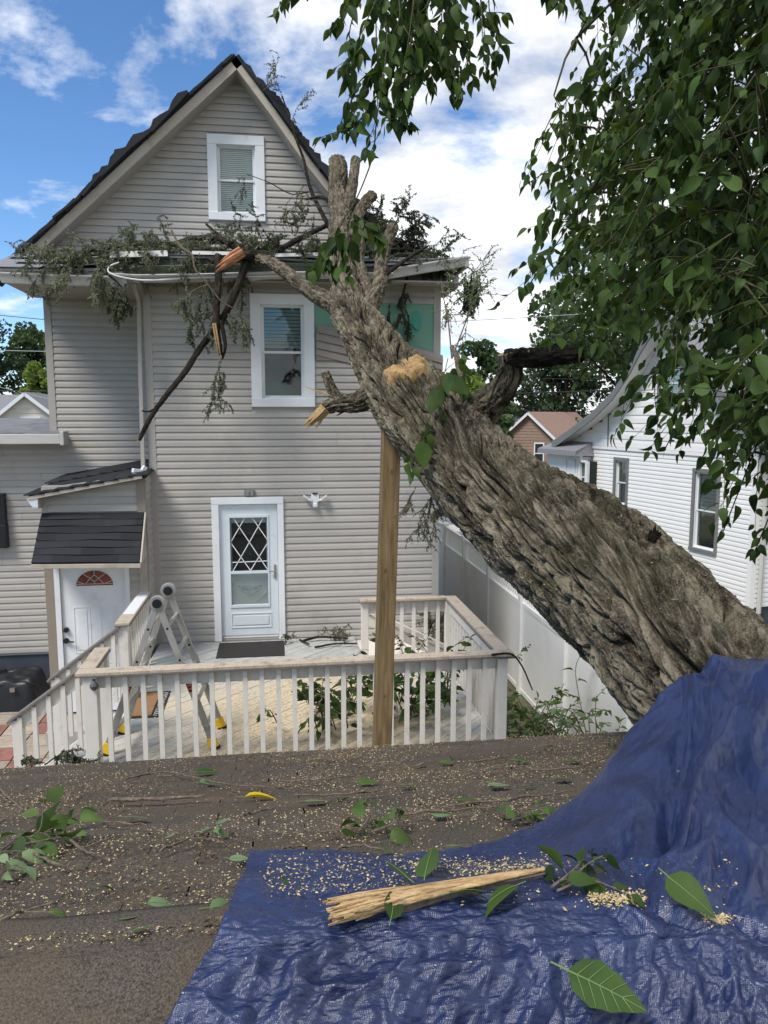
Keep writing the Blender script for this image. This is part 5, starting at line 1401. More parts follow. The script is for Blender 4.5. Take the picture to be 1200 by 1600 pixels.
def ctl(rows):
    """rows px,py,width px,depth -> x,y,z,r"""
    out = []
    for px, py, w, t in rows:
        p = dep(px, py, t); out.append((p.x, p.y, p.z, w / 2 / F * t))
    return out
tree = thing('fallen_tree', 'huge fallen tree trunk with deeply furrowed bark leaning onto the house', 'tree', (1.9, 2.2, 2.7))
trunk_rows = [(1480, 1400, 300, 2.5), (1290, 1235, 275, 2.85), (1110, 1070, 238, 3.42), (990, 945, 212, 3.85), (890, 857, 190, 4.3), (780, 776, 148, 4.9), (702, 693, 128, 5.5), (636, 617, 112, 6.1), (592, 556, 78, 6.8), (568, 517, 66, 7.3), (547, 487, 54, 7.9)]
trunk, TP = limb(ctl(trunk_rows), 960, 440, 0.105, 0.14, 'trunk', M['bark'], tree, twist=-0.55, lump=0.045, elong=5.5)
limbs = [
 ('limb', [(556, 502, 52, 7.6), (546, 470, 46, 8.2), (536, 430, 41, 8.9), (532, 385, 37, 9.7), (533, 340, 35, 10.4), (527, 300, 27, 10.9), (529, 275, 28, 11.0), (527, 253, 26, 11.2)], 150, 44, True, 'bark_light'),
 ('limb', [(534, 352, 16, 10.2), (546, 310, 17, 10.6), (552, 280, 15, 10.8), (556, 249, 14, 11.0)], 60, 24, True, 'bark_light'),
 ('limb', [(545, 380, 15, 9.8), (560, 335, 17, 10.2), (570, 318, 17, 10.3), (582, 305, 17, 10.4)], 50, 24, True, 'bark_light'),
 ('limb', [(560, 508, 28, 7.5), (575, 485, 27, 7.7), (592, 450, 22, 8.1), (596, 410, 19, 8.6), (606, 375, 17, 9.0), (615, 355, 16, 9.2)], 110, 34, True, 'bark_light'),
 ('limb', [(552, 500, 36, 7.6), (527, 478, 30, 8.0), (495, 461, 24, 8.5), (462, 438, 20, 9.1), (432, 415, 17, 9.7), (405, 405, 16, 10.1), (380, 397, 14, 10.5)], 120, 34, False, 'bark_light'),
 ('limb', [(548, 490, 34, 7.8), (530, 455, 26, 8.4), (545, 425, 22, 8.9), (562, 385, 17, 9.5), (560, 345, 14, 10.0)], 90, 30, False, 'bark_light'),
 ('limb', [(585, 490, 16, 7.8), (575, 450, 17, 8.4), (562, 415, 16, 9.0), (556, 390, 14, 9.4)], 60, 22, False, 'bark_light'),
 ('limb', [(600, 600, 50, 6.35), (585, 613, 40, 6.3), (562, 628, 30, 6.3), (538, 630, 25, 6.3), (518, 634, 20, 6.3), (502, 641, 13, 6.3), (496, 648, 8, 6.3)], 90, 32, False, 'bark'),
 ('limb', [(538, 628, 22, 6.3), (524, 618, 17, 6.3), (515, 600, 14, 6.3), (508, 581, 12, 6.3)], 50, 22, True, 'bark'),
 ('limb', [(596, 625, 26, 6.3), (594, 645, 18, 6.35), (600, 662, 12, 6.4)], 30, 18, False, 'bark_dark'),
 ('limb', [(740, 655, 74, 5.6), (762, 632, 50, 5.55), (783, 610, 38, 5.5), (796, 588, 33, 5.45), (797, 566, 33, 5.4), (793, 551, 30, 5.38)], 120, 40, False, 'bark'),
 ('limb', [(788, 560, 26, 5.38), (806, 560, 28, 5.36), (840, 559, 29, 5.3), (872, 556, 27, 5.25), (905, 554, 24, 5.2)], 100, 36, False, 'bark_dark'),
 ('limb', [(725, 618, 18, 5.7), (719, 590, 11, 5.75), (714, 560, 9, 5.8), (706, 541, 7, 5.85)], 40, 14, False, 'twig'),
 ('limb', [(800, 555, 6, 5.3), (815, 545, 5, 5.25), (826, 549, 4, 5.2)], 20, 8, False, 'bark_dark'),
]
for i, (nm, rows, ns, m, cutf, mt) in enumerate(limbs):
    ns *= 2; m = int(m * 1.6)
    c = ctl(rows); r_ = max(x[3] for x in c)
    o, P_ = limb(c, ns, m, min(0.045, r_ * 0.34), max(0.022, min(0.065, r_ * 0.45)), 'limb', M[mt], tree, lump=0.12, seed=i * 3.1)
    e = cut_end(P_, -1, tree, M['sawn'] if cutf else M['raw_wood'])
# sawn stub knot on top of the trunk
sk = dep(636, 570, 5.86)
kc = []
ax = (Vector((-0.25, -0.35, 0.9))).normalized(); e1 = ax.orthogonal().normalized(); e2 = ax.cross(e1)
for i, (h, r_) in enumerate(((-0.10, 0.19), (-0.04, 0.175), (-0.01, 0.16), (0.005, 0.14), (0.01, 0.115), (0.015, 0.09), (.012, .06), (.015, .03), (0.012, 0.006))):
    ring = []
    for k in range(28):
        an = k * 2 * math.pi / 28
        rr2 = r_ * (1 + 0.14 * math.sin(3 * an + 1) + .1 * math.sin(7 * an) + random.uniform(-.07, .07))
        ring.append(sk + (e1 * math.cos(an) * rr2 * 1.15 + e2 * math.sin(an) * rr2 * 0.85) + ax * (h + random.uniform(-.007, .007)))
    kc.append([tuple(p) for p in ring])
v, f = grid_mesh(np.array(kc), True)
v2, f2 = grid_mesh(np.array(kc[:4]), True)
v3, f3 = grid_mesh(np.array(kc), True)
np_build('sawn_face', v3, f3, M['sawn'], tree, smooth=True)
# splintered ends
def splinter(p0, p1, w, n, mat, parent, spread=0.25, name='splinter', seed=1):
    rs = random.Random(seed); p0 = Vector(p0); p1 = Vector(p1); d = p1 - p0; mb = MB()
    a = d.orthogonal().normalized(); b = d.normalized().cross(a)
    for i in range(n):
        o = (a * rs.uniform(-1, 1) + b * rs.uniform(-1, 1)) * w * 0.4
        e = p0 + d * rs.uniform(0.55, 1.0) + (a * rs.uniform(-1, 1) + b * rs.uniform(-1, 1)) * w * spread + o
        mb.tube([p0 + o, p0 + o + d * 0.3, (p0 + o) * 0.3 + e * 0.7, e], [w * rs.uniform(.2, .3), w * .28, w * .17, w * .02], 5)
    return mb.build(name, mat, parent)
splinter(dep(508, 638, 6.28), dep(476, 672, 6.28), 0.075, 9, M['raw_wood'], tree, 0.35, seed=4)
splinter(dep(520, 620, 6.28), dep(472, 603, 6.25), 0.018, 2, M['raw_wood'], tree, 0.2, seed=5)
splinter(dep(543, 640, 6.28), dep(518, 652, 6.25), 0.02, 3, M['bark_dark'], tree, 0.4, seed=6)
splinter(dep(1018, 842, 3.72), dep(1030, 822, 3.7), 0.05, 6, M['bark_dark'], tree, 0.5, seed=7, name='bark_shard')
splinter(dep(1026, 848, 3.72), dep(1034, 842, 3.7), 0.03, 3, M['raw_red'], tree, 0.5, seed=8, name='bark_shard')
splinter(dep(905, 552, 5.2), dep(912, 550, 5.2), 0.09, 9, M['bark_dark'], tree, 0.4, seed=9, name='bark_shard')
for px in (868, 885, 898):
    splinter(dep(px, 545, 5.25), dep(px + 3, 536, 5.25), 0.02, 4, M['bark_dark'], tree, 0.8, seed=px, name='bark_shard')
splinter(dep(625, 490, 7.7), dep(617, 520, 7.7), 0.045, 4, M['bark_dark'], tree, 0.3, seed=12, name='bark_shard')
# bark flakes raised along the furrows (loose plates)
rs = random.Random(5)
TN = np.cross(np.gradient(TP, axis=1), np.gradient(TP, axis=0)); TN /= np.linalg.norm(TN, axis=2)[..., None] + 1e-9
if (TN[450, 0] @ (TP[450, 0] - TP[450].mean(0))) < 0: TN = -TN
# pale sawdust flecks lying on the trunk
def chip_batch(name, pts, nrm, size, mat, parent=None, base=None, seed=3):
    r_ = np.random.default_rng(seed); n = len(pts)
    pts = np.asarray(pts); nrm = np.asarray(nrm)
    t = r_.normal(size=(n, 3)); t -= nrm * (t * nrm).sum(1)[:, None]; t /= np.linalg.norm(t, axis=1)[:, None]
    s = np.cross(nrm, t)
    L = size[0] + (size[1] - size[0]) * r_.random(n) ** 4; W = L * (0.3 + 0.4 * r_.random(n))
    tilt = r_.normal(size=n) * 0.25
    t2 = t + nrm * tilt[:, None]
    a = pts - t2 * L[:, None] / 2; b = pts + t2 * L[:, None] / 2; c = pts + s * W[:, None] / 2; d = pts - s * W[:, None] / 2; e = pts + nrm * (L * 0.25)[:, None]
    v = np.stack([a, c, b, d, e], 1).reshape(-1, 3); k = np.arange(n)[:, None] * 5
    f = np.concatenate([k + np.array([[0, 1, 4]]), k + np.array([[1, 2, 4]]), k + np.array([[2, 3, 4]]), k + np.array([[3, 0, 4]])], 0)
    return np_build(name, v, f, mat, parent, base, kind='stuff')
r_ = np.random.default_rng(8)
ii = r_.integers(60, 800, 60000); jj = r_.integers(0, 420, 60000)
pp = TP[ii, jj]; nn2 = TN[ii, jj]
cl = perlin(pp * 3.0)
keep = (nn2[:, 2] > 0.25) & (r_.random(60000) < np.clip(0.14 + cl * 1.4, 0.03, 1))
chip_batch('sawdust_flecks', pp[keep] + nn2[keep] * 0.003, nn2[keep], (0.003, 0.010), M['chips'], tree)

# ------------------------------------------------------------------ leaves
def leaf_arrays(L=1.0, W=0.62, fold=0.22, droop=0.28, n=5, teeth=0.0, heart=0.0):
    """an ovate leaf along +y, pointed tip, folded at the midrib, drooping; returns verts, quads as tris"""
    v = [(0, 0, 0)]; f = []
    st = []
    for i in range(1, n + 1):
        t = i / (n + 0.35)
        w = W / 2 * (math.sin(math.pi * t ** 0.74) ** 0.92) * (1.1 - .30 * t) * (1 + teeth * (0.5 if i % 2 else -0.5))
        st.append((t, w))
    for t, w in st:
        z = -droop * t * t
        yb = t - heart * max(0, 0.3 - t)
        v += [(-w, yb * L, z + fold * w), (0, t * L, z), (w, yb * L, z + fold * w)]
    v.append((0, L, -droop * 1.05))
    f += [(0, 2, 1), (0, 3, 2)]
    for i in range(n - 1):
        a = 1 + i * 3; b = a + 3
        f += [(a, a + 1, b + 1), (a, b + 1, b), (a + 1, a + 2, b + 2), (a + 1, b + 2, b + 1)]
    a = 1 + (n - 1) * 3; tip = len(v) - 1
    f += [(a, a + 1, tip), (a + 1, a + 2, tip)]
    return np.array(v, dtype=float), np.array(f, dtype=np.int32)
LV = [leaf_arrays(1, .58, .25, .28, 6), leaf_arrays(1, .62, .15, .45, 6), leaf_arrays(1, .46, .45, .20, 6), leaf_arrays(1, .66, .05, .10, 8, .10), leaf_arrays(1, .54, .60, .55, 6), leaf_arrays(1, .50, .05, .65, 6)]
def leaf_mesh(i, mat, name='leaf'):
    v, f = LV[i]; me = np_mesh(name, v, f, True); me.materials.append(mat); return me
class Leaves:
    def __init__(s): s.M = []; s.k = []
    def add(s, pos, d, nrm, size, k=None):
        """pos base, d direction of the blade, nrm rough normal"""
        d = Vector(d).normalized(); n = Vector(nrm); x = d.cross(n)
        if x.length < 1e-4: x = d.orthogonal()
        x.normalize(); n = x.cross(d)
        s.M.append((np.array(x) * size, np.array(d) * size, np.array(n) * size, np.array(pos))); s.k.append(random.randrange(len(LV)) if k is None else k)
    def mesh_arrays(s, idx):
        vs_, fs = [], []; b = 0
        for i in idx:
            X, D, Nn, T = s.M[i]; v, f = LV[s.k[i]]
            vs_.append(v[:, :1] * X + v[:, 1:2] * D + v[:, 2:] * Nn + T); fs.append(f + b); b += len(v)
        return np.concatenate(vs_), np.concatenate(fs)
    def build_stuff(s, name, mat, parent=None, base=None, idx=None):
        idx = range(len(s.M)) if idx is None else idx
        v, f = s.mesh_arrays(idx)
        o = np_build(name, v, f, mat, parent, base, smooth=True, kind='stuff')
        rn = np.concatenate([np.full(len(LV[s.k[i]][0]), random.random()) for i in idx]).astype(np.float32)
        o.data.attributes.new('rnd', 'FLOAT', 'POINT').data.foreach_set('value', rn)
        return o
    def build_each(s, mat, parent, idx, name='leaf'):
        mes = [leaf_mesh(i, mat, name) for i in range(len(LV))]
        for i in idx:
            X, D, Nn, T = s.M[i]
            place(name, mes[s.k[i]], parent, mat4(X, D, Nn, T))
def rv(rs, s=1.0): return Vector((rs.gauss(0, s), rs.gauss(0, s), rs.gauss(0, s)))
def leafy_twig(lv, tw, pts, size, n, rs, droop=0.7, r0=0.003, spread=0.8, both=True):
    """a thin twig through pts with alternating leaves"""
    pts = [Vector(p) for p in pts]
    S = [Vector(q) for q in spline([tuple(p) for p in pts], max(8, len(pts) * 4))]
    tw.tube(S, [r0 * (1 - 0.75 * i / len(S)) for i in range(len(S))], 5)
    for k in range(n):
        t = (k + 0.6) / n; i = min(int(t * (len(S) - 1)), len(S) - 2)
        p = S[i].lerp(S[i + 1], t * (len(S) - 1) - i); d = (S[i + 1] - S[i]).normalized()
        side = d.cross(Vector((0, 0, 1)))
        if side.length < 0.1: side = d.orthogonal()
        side = side.normalized() * (1 if k % 2 else -1)
        ld = (d * 0.5 + side * spread * rs.uniform(.5, 1.1) + Vector((0, 0, -droop * rs.uniform(.4, 1.3))) + rv(rs, .18)).normalized()
        sz = size * rs.uniform(.45, 1.25) * (0.75 + 0.35 * math.sin(math.pi * min(t + .15, 1)))
        q = p + ld * sz * 0.22
        tw.tube([p, q], r0 * 0.28, 3, cap=False)
        lv.add(q, ld, Vector((0, 0, 1)) * 0.6 + side * .3 + rv(rs, .6), sz)
    lv.add(S[-1], (S[-1] - S[-2]).normalized() + Vector((0, 0, -.4)), Vector((0, 0, 1)) + rv(rs, .4), size * .7)

# ---- leafy standing tree whose boughs hang into the picture from the right
def in_poly(x, y, poly):
    c = False; n = len(poly)
    for i in range(n):
        x0, y0 = poly[i]; x1, y1 = poly[(i + 1) % n]
        if (y0 > y) != (y1 > y) and x < (x1 - x0) * (y - y0) / (y1 - y0) + x0: c = not c
    return c
broad = thing('leafy_tree', 'dense broad leaved tree hanging over the trunk from the right', 'tree', (4.9, 4.0, 0))
rs = random.Random(21)
tc = [(4.9, 4.0, 0, .24), (4.8, 4.0, 2.0, .20), (4.65, 3.95, 4.5, .17), (4.4, 3.9, 6.5, .13), (4.0, 3.8, 8.4, .08), (3.5, 3.7, 9.6, .04)]
limb(tc, 90, 26, 0.025, 0.05, 'trunk', M['bark'], broad)
LVB = Leaves(); TWB = MB()
mass = [(1420, -260), (1420, 900), (1205, 905), (1150, 885), (1128, 850), (1085, 770), (1040, 785), (1000, 720), (960, 690), (905, 668), (880, 640), (925, 592), (890, 555), (830, 520), (775, 490), (770, 440), (800, 400), (795, 340), (820, 290), (790, 262), (850, 215), (900, 165), (880, 120), (935, 60), (930, -40), (860, -120), (880, -260)]
boughs = []
for (px, py, t), (qx, qy, qt) in (((1320, -120, 4.6), (830, 440, 3.8)), ((1350, 60, 4.8), (900, 600, 4.2)), ((1360, 200, 5.0), (1040, 700, 4.4)), ((1380, 330, 4.6), (1130, 830, 3.9)), ((1300, -220, 5.2), (960, 200, 4.4)), ((1320, 100, 5.6), (820, 290, 4.8)), ((1180, -260, 4.6), (900, 60, 4.0)), ((1400, 480, 4.2), (1180, 860, 3.6)), ((1420, -40, 4.0), (1120, 420, 3.6)), ((1330, 0, 6.0), (1000, 480, 5.4))):
    a = dep(px, py, t); b = dep(qx, qy, qt)
    z_ = max(2.5, min(8.2, a.z + 0.3)); root = Vector((4.9 - 0.12 * z_ * .8, 4.0 - .02 * z_, z_ - 0.3))
    m_ = a.lerp(b, .5) + Vector((0, 0, .28))
    pts = [root, root.lerp(a, .55) + Vector((0, 0, .18)), a, m_, b]
    S = [Vector(q) for q in spline([tuple(p) for p in pts], 26)]
    boughs.append(S)
    MB().tube(S, [max(.003, 0.040 * (1 - 1.02 * i / 26)) for i in range(26)], 7, jit=.08).build('bough', M['bark_dark'], broad, smooth=True)
for S in boughs: leafy_twig(LVB, TWB, [tuple(q) for q in S[15::3]] + [tuple(S[-1])], .09, 16, rs, droop=.7)
cnt = 0; tries = 0
while cnt < 1600 and tries < 30000:
    tries += 1
    px = rs.uniform(770, 1420); py = rs.uniform(-260, 900)
    if not in_poly(px, py, mass): continue
    # thinner towards the left fringe
    inside = sum(in_poly(px + dx, py + dy, mass) for dx, dy in ((-70, 0), (-45, 55), (-110, 20), (-60, -50))) / 4
    if rs.random() > 0.16 + 0.84 * inside: continue
    if py > 540 and rs.random() > 0.50: continue
    t = rs.uniform(3.3, 5.6) if inside > .5 else rs.uniform(3.5, 4.6)
    if py > 560: t = rs.uniform(3.2, 4.3)
    tip = dep(px, py, t)
    L = rs.uniform(0.35, 0.7)
    # twigs run from the upper right down to the lower left
    back = (ray(700 + rs.uniform(250, 420), 800 - rs.uniform(260, 620)) - ray(700, 800)).normalized()
    st = tip + (back + rv(rs, .42)).normalized() * L
    mid = st.lerp(tip, .5) + Vector((0, 0, .09 * rs.random())) + rv(rs, .03)
    leafy_twig(LVB, TWB, [st, mid, tip], rs.uniform(.070, .108), rs.randrange(8, 13), rs, droop=0.42)
    # connect to the nearest bough
    if inside > .7 and rs.random() < .4:
        best = min((q for S in boughs for q in S[6:]), key=lambda q: (q - st).length)
        if 0.05 < (best - st).length < .6:
            TWB.tube([best, best.lerp(st, .5) + Vector((0, 0, .04)), st], [.008, .006, .004], 5)
    cnt += 1
# hanging branch at the top centre
rs2 = random.Random(33)
top_limb = [Vector(q) for q in spline([(4.15, 3.85, 7.6), (3.2, 3.9, 7.75), (2.0, 4.0, 7.6), (1.1, 4.1, 7.35), (0.2, 4.15, 7.15)], 24)]
MB().tube(top_limb, [0.05 * (1 - .8 * i / 24) for i in range(24)], 7, jit=.06).build('bough', M['bark_dark'], broad, smooth=True)
hang = [((585, -60), (588, 60), (590, 130), (588, 180), (572, 235)), ((640, -70), (665, 40), (690, 90), (720, 140)), ((650, -70), (640, 50), (625, 130), (610, 190)),
        ((690, -80), (720, 20), (735, 70), (720, 120)), ((760, -80), (765, 20), (780, 70), (770, 120)), ((560, -60), (540, 10), (515, 45)), ((480, -60), (450, -10), (432, 15)),
        ((600, -60), (570, 40), (548, 80), (540, 125)), ((700, -60), (690, 30), (705, 90), (712, 150)), ((630, 40), (655, 90), (640, 140), (628, 170)), ((588, 150), (555, 195), (520, 208), (500, 215)), ((588, 150), (620, 182), (645, 196)), ((620, -60), (610, 30), (640, 70), (655, 120)), ((720, -70), (745, 10), (790, 20)), ((670, -60), (660, 20), (690, 60), (700, 120)), ((575, -60), (600, 10), (620, 80), (600, 140)), ((588, 100), (560, 160), (548, 190)),
        ((650, -60), (645, 20), (668, 70), (664, 110)), ((610, -60), (625, 20), (605, 70), (588, 110)), ((890, -60), (905, 0), (915, 30)), ((860, -60), (870, -20), (875, 5)), ((700, 10), (690, 60), (676, 110), (672, 140))]
extra = []
for h in hang[:10] + hang[12:19]:
    if max(p[1] for p in h) > 60: extra.append(tuple((x + rs2.uniform(-26, 26), y + rs2.uniform(-22, 14)) for x, y in h))
for h in hang + extra:
    t = rs2.uniform(3.9, 4.4)
    pts = [dep(x, y, t + rs2.uniform(-.05, .05)) for x, y in h]
    if h[0][1] < 0:
        bl = min(top_limb, key=lambda q: (q - pts[0]).length); pts = [bl] + pts
    n_ = int(5 + 11 * sum((b - a).length for a, b in zip(pts[:-1], pts[1:])))
    leafy_twig(LVB, TWB, pts, rs2.uniform(.085, .115), int(n_ * 1.5) + 4, rs2, droop=.9, r0=.005)
# long twig hanging in front of the cut stems with its own bunch of leaves
lt_ = [dep(x, y, 4.3) for x, y in ((588, 190), (583, 240), (570, 280), (552, 320), (535, 345), (522, 380), (505, 410))]
TWB.tube([Vector(q) for q in spline([tuple(p) for p in lt_], 30)], .004, 5)
for h in (((545, 335), (560, 355), (590, 365), (597, 385)), ((540, 340), (545, 380), (548, 410), (545, 430)), ((535, 350), (515, 375), (500, 400), (485, 420)), ((530, 360), (530, 395), (525, 425)), ((548, 330), (570, 345), (585, 350)), ((528, 365), (510, 385), (515, 410))):
    leafy_twig(LVB, TWB, [dep(x, y, 4.3) for x, y in h], .105, 11, rs2, droop=.9)
vis = []
for i, m_ in enumerate(LVB.M):
    x, y, fw = proj(m_[3])
    if 0 < x < 1200 and 0 < y < 1600: vis.append((-np.linalg.norm(m_[1]) / fw * (1 + .5 * random.random()), i))
vis.sort(); each = [i for _, i in vis[:300]]; es = set(each)
LVB.build_each(M['leaf'], broad, each[::2] + each[1::4]); LVB.build_each(M['leaf_fresh'], broad, each[3::4])
LVB.build_stuff('crown', M['leaf'], broad, idx=[i for i in range(len(LVB.M)) if i not in es])
TWB.build('twigs', M['twig_green'], broad, smooth=True, kind='stuff')
# ---- shoot of big leaves lying along the trunk
LS = Leaves(); TS = MB(); rs = random.Random(4)
for h, t in ((((700, 560), (690, 600), (676, 640), (662, 690), (645, 735)), (5.25, 5.0)), (((722, 545), (728, 575), (722, 600)), (5.5, 5.45)), (((690, 590), (700, 575), (720, 560)), (5.3, 5.4)), (((672, 650), (655, 690), (640, 720)), (5.0, 4.95))):
    leafy_twig(LS, TS, [dep(x, y, t[0] + (t[1] - t[0]) * i / (len(h) - 1)) for i, (x, y) in enumerate(h)], .15, 7, rs, droop=.9, spread=.5)
sh = thing('leafy_shoot', 'shoot of big green leaves hanging over the middle of the trunk', 'branch', tuple(dep(690, 600, 5.25)))
LS.build_each(M['leaf_fresh'], sh, range(len(LS.M))); TS.build('stem', M['twig_green'], sh)

# ---- small leaved broken branches on and below the front roof
def tiny_leaves(name, twigs, per_m, size, mat, parent, seed=1, hang=0.5):
    r_ = np.random.default_rng(seed); P0 = []; D0 = []
    for pts in twigs:
        for a, b in zip(pts[:-1], pts[1:]):
            n = max(1, int((b - a).length * per_m))
            t = r_.random(n)[:, None]; P0.append(np.array(a) * (1 - t) + np.array(b) * t); D0.append(np.repeat(np.array((b - a).normalized())[None], n, 0))
    P0 = np.concatenate(P0); D0 = np.concatenate(D0); n = len(P0)
    d = D0 * .5 + r_.normal(size=(n, 3)) * .6 + np.array([0, 0, -hang]); d /= np.linalg.norm(d, axis=1)[:, None]
    x = np.cross(d, r_.normal(size=(n, 3))); x /= np.linalg.norm(x, axis=1)[:, None]; nn = np.cross(x, d)
    L = size * (.6 + .7 * r_.random(n))[:, None]; W = L * .28
    v = np.stack([P0, P0 + d * L * .45 + x * W + nn * L * .08, P0 + d * L, P0 + d * L * .45 - x * W + nn * L * .08], 1).reshape(-1, 3)
    k = np.arange(n)[:, None] * 4
    f = np.concatenate([k + np.array([[0, 1, 2]]), k + np.array([[0, 2, 3]])], 0)
    return np_build(name, v, f, mat, parent, kind='stuff')
def spray(rs, p, d, L, depth=2, n=4, droop=.25):
    """a recursive spray of twigs -> list of polylines"""
    out = []; pts = [Vector(p)]; dd_ = Vector(d).normalized(); k = 5
    for i in range(k):
        dd_ = (dd_ + rv(rs, .16) + Vector((0, 0, -droop * .22))).normalized(); pts.append(pts[-1] + dd_ * L / k)
    out.append(pts)
    if depth > 0:
        for j in range(n):
            i = rs.randrange(1, k + 1); base = pts[i]
            nd = (dd_ * .55 + rv(rs, .55) + Vector((0, 0, -droop * .5))).normalized()
            out += spray(rs, base, nd, L * rs.uniform(.4, .65), depth - 1, max(2, n - 1), droop)
    return out
def small_branch(label, main, rad, sprays, leaf=0.032, per_m=190, group=None, seed=1, bark='bark_dark', lm='leaf_dry', hang=.5, ends=None):
    """main: list of polylines (Vectors); sprays: (point, direction, length, depth, n, droop)"""
    rs = random.Random(seed)
    o = thing('broken_branch', label, 'branch', tuple(main[0][0]), group)
    for pl, r_ in zip(main, rad):
        S = [Vector(q) for q in spline([tuple(p) for p in pl], max(10, len(pl) * 5))]
        c = [(q.x, q.y, q.z, r_[0] + (r_[1] - r_[0]) * i / (len(S) - 1)) for i, q in enumerate(S)]
        limb(c, max(24, len(S) * 3), 14, min(.012, r_[0] * .3), max(.02, r_[0] * .8), 'wood', M[bark], o, lump=.12, seed=seed)
    tw = []
    for p, d, L, dpt, n, dr in sprays: tw += spray(rs, p, d, L, dpt, n + 1, dr)
    mb = MB()
    for t in tw: mb.tube(t, [.0035 * (1 - .7 * i / len(t)) for i in range(len(t))], 3, cap=False)
    if tw:
        mb.build('twigs', M['twig'], o, kind='stuff')
        tiny_leaves('foliage', tw, per_m, leaf, M[lm], o, seed, hang)
    return o
Yp = 10.55
V = lambda x, y, yy=Yp: at_y(x, y, yy)
rm_ = random.Random(77)
def mat_sprays(x0, x1, n, ylo=388, yhi=404, L=.34):
    out = []
    for i in range(n):
        x = x0 + (x1 - x0) * (i + rm_.random()) / n; yy = rm_.uniform(10.75, 11.35)
        out.append((V(x, rm_.uniform(ylo, yhi), yy), (rm_.uniform(-1, 1), rm_.uniform(-.5, .1), rm_.uniform(-.05, .30)), L * rm_.uniform(.7, 1.2), 2, 5, rm_.uniform(.2, .5)))
    return out
o = small_branch('long bare dark branch hanging from the broken gutter down the siding', [[V(390, 392, 10.75), V(380, 425, 10.5), V(362, 470, 10.45), V(340, 510, 10.5), V(312, 545), V(290, 580), V(262, 615), V(240, 645), V(225, 672), V(218, 688)], [V(240, 640), V(232, 643), V(222, 642)]], [(.052, .026), (.016, .01)],
    [(V(330, 435), (-.7, -.2, -.5), .55, 2, 4, .6), (V(345, 480), (-.6, -.1, -.4), .45, 2, 4, .7), (V(300, 470), (-.3, 0, -.9), .4, 2, 4, .8)], seed=3)
splinter(V(219, 684), V(213, 694), .03, 5, M['raw_wood'], o, .3, seed=2)
o = small_branch('short snapped branch with pale torn wood hanging below the gutter', [[V(340, 400, 10.7), V(341, 440, 10.45), V(338, 490, 10.4), V(340, 520, 10.4), V(345, 555, 10.4)], [V(345, 500, 10.4), V(352, 540, 10.4), V(347, 562, 10.4)]], [(.05, .03), (.03, .012)],
    [(V(345, 560, 10.4), (0, -.1, -1), .5, 2, 4, .8), (V(355, 490, 10.4), (.8, -.1, -.4), .35, 2, 5, .8), (V(350, 580, 10.4), (.1, -.1, -1), .3, 2, 4, .8)], seed=5)
splinter(V(334, 505, 10.34), V(344, 566, 10.34), .05, 5, M['raw_wood'], o, .15, seed=3)
o = small_branch('torn branch stump with red split wood resting on the gutter', [[V(415, 402, 10.6), V(392, 398, 10.55), V(368, 405, 10.5), V(352, 415, 10.45)], [V(268, 382, 11.3), V(300, 373, 11.2), V(338, 372, 11.0), V(375, 388, 10.8), V(400, 398, 10.6)], [V(300, 385, 11.2), V(345, 378, 11.0), V(380, 392, 10.8)], [V(322, 350, 11.2), V(345, 370, 11.0), V(370, 388, 10.8)]], [(.06, .045), (.025, .05), (.02, .04), (.015, .03)],
    [(V(300, 378, 11.2), (-.9, 0, .1), .8, 2, 5, .3), (V(352, 380, 11.0), (.1, -.1, .9), .28, 2, 4, .1), (V(368, 365, 11.2), (.1, 0, 1), .28, 2, 4, .1), (V(330, 395, 10.8), (-.6, -.3, -.1), .5, 2, 6, .5)], seed=7)
splinter(V(378, 392, 10.45), V(332, 422, 10.42), .12, 10, M['raw_red'], o, .28, seed=4)
o = small_branch('dark limb crossing the gable siding towards the cut stem', [[V(520, 348, 11.3), V(490, 362, 11.3), V(462, 376, 11.3), V(440, 388, 11.2), V(405, 396, 11.0)], [V(432, 402, 10.9), V(432, 385, 10.9), V(433, 374, 10.9)]], [(.03, .05), (.04, .035)],
    [(V(460, 378, 11.3), (.2, -.1, .6), .5, 2, 5, .2), (V(430, 390, 11.1), (-.3, -.1, .5), .5, 2, 5, .3), (V(480, 380, 11.2), (.5, -.1, -.2), .5, 2, 4, .5), (V(400, 392, 10.8), (-.3, -.3, -.2), .5, 2, 6, .6)] + mat_sprays(400, 520, 15, 380, 400, .28), seed=9, leaf=.028)
splinter(V(433, 375, 10.9), V(437, 368, 10.9), .05, 4, M['raw_red'], o, .4, seed=6)
small_branch('thin curved branch standing up against the gable beside its window', [[V(520, 365, 11.2), V(503, 333, 11.3), V(489, 305, 11.6), V(481, 280, 11.7), V(474, 248, 11.8), V(460, 210, 11.85), V(450, 180, 11.9), V(441, 150, 11.95)], [V(523, 325, 11.2), V(508, 310, 11.3), V(493, 308, 11.4), V(478, 312, 11.5)], [V(482, 300, 11.6), V(455, 303, 11.6), V(420, 285, 11.5), V(385, 272, 11.5)]], [(.034, .008), (.03, .012), (.01, .004)],
    [(V(441, 155, 11.95), (-.1, 0, 1), .5, 2, 5, .0), (V(455, 190, 11.9), (.4, 0, .6), .35, 2, 4, .1), (V(475, 290, 11.6), (-.2, 0, -.5), .45, 2, 4, .7), (V(470, 315, 11.5), (-.5, 0, -.3), .4, 2, 4, .6), (V(383, 275, 11.5), (-.2, 0, -.9), .25, 2, 4, .8), (V(490, 330, 11.4), (.2, -.1, -.6), .4, 2, 3, .6)], seed=11, leaf=.028, per_m=80)
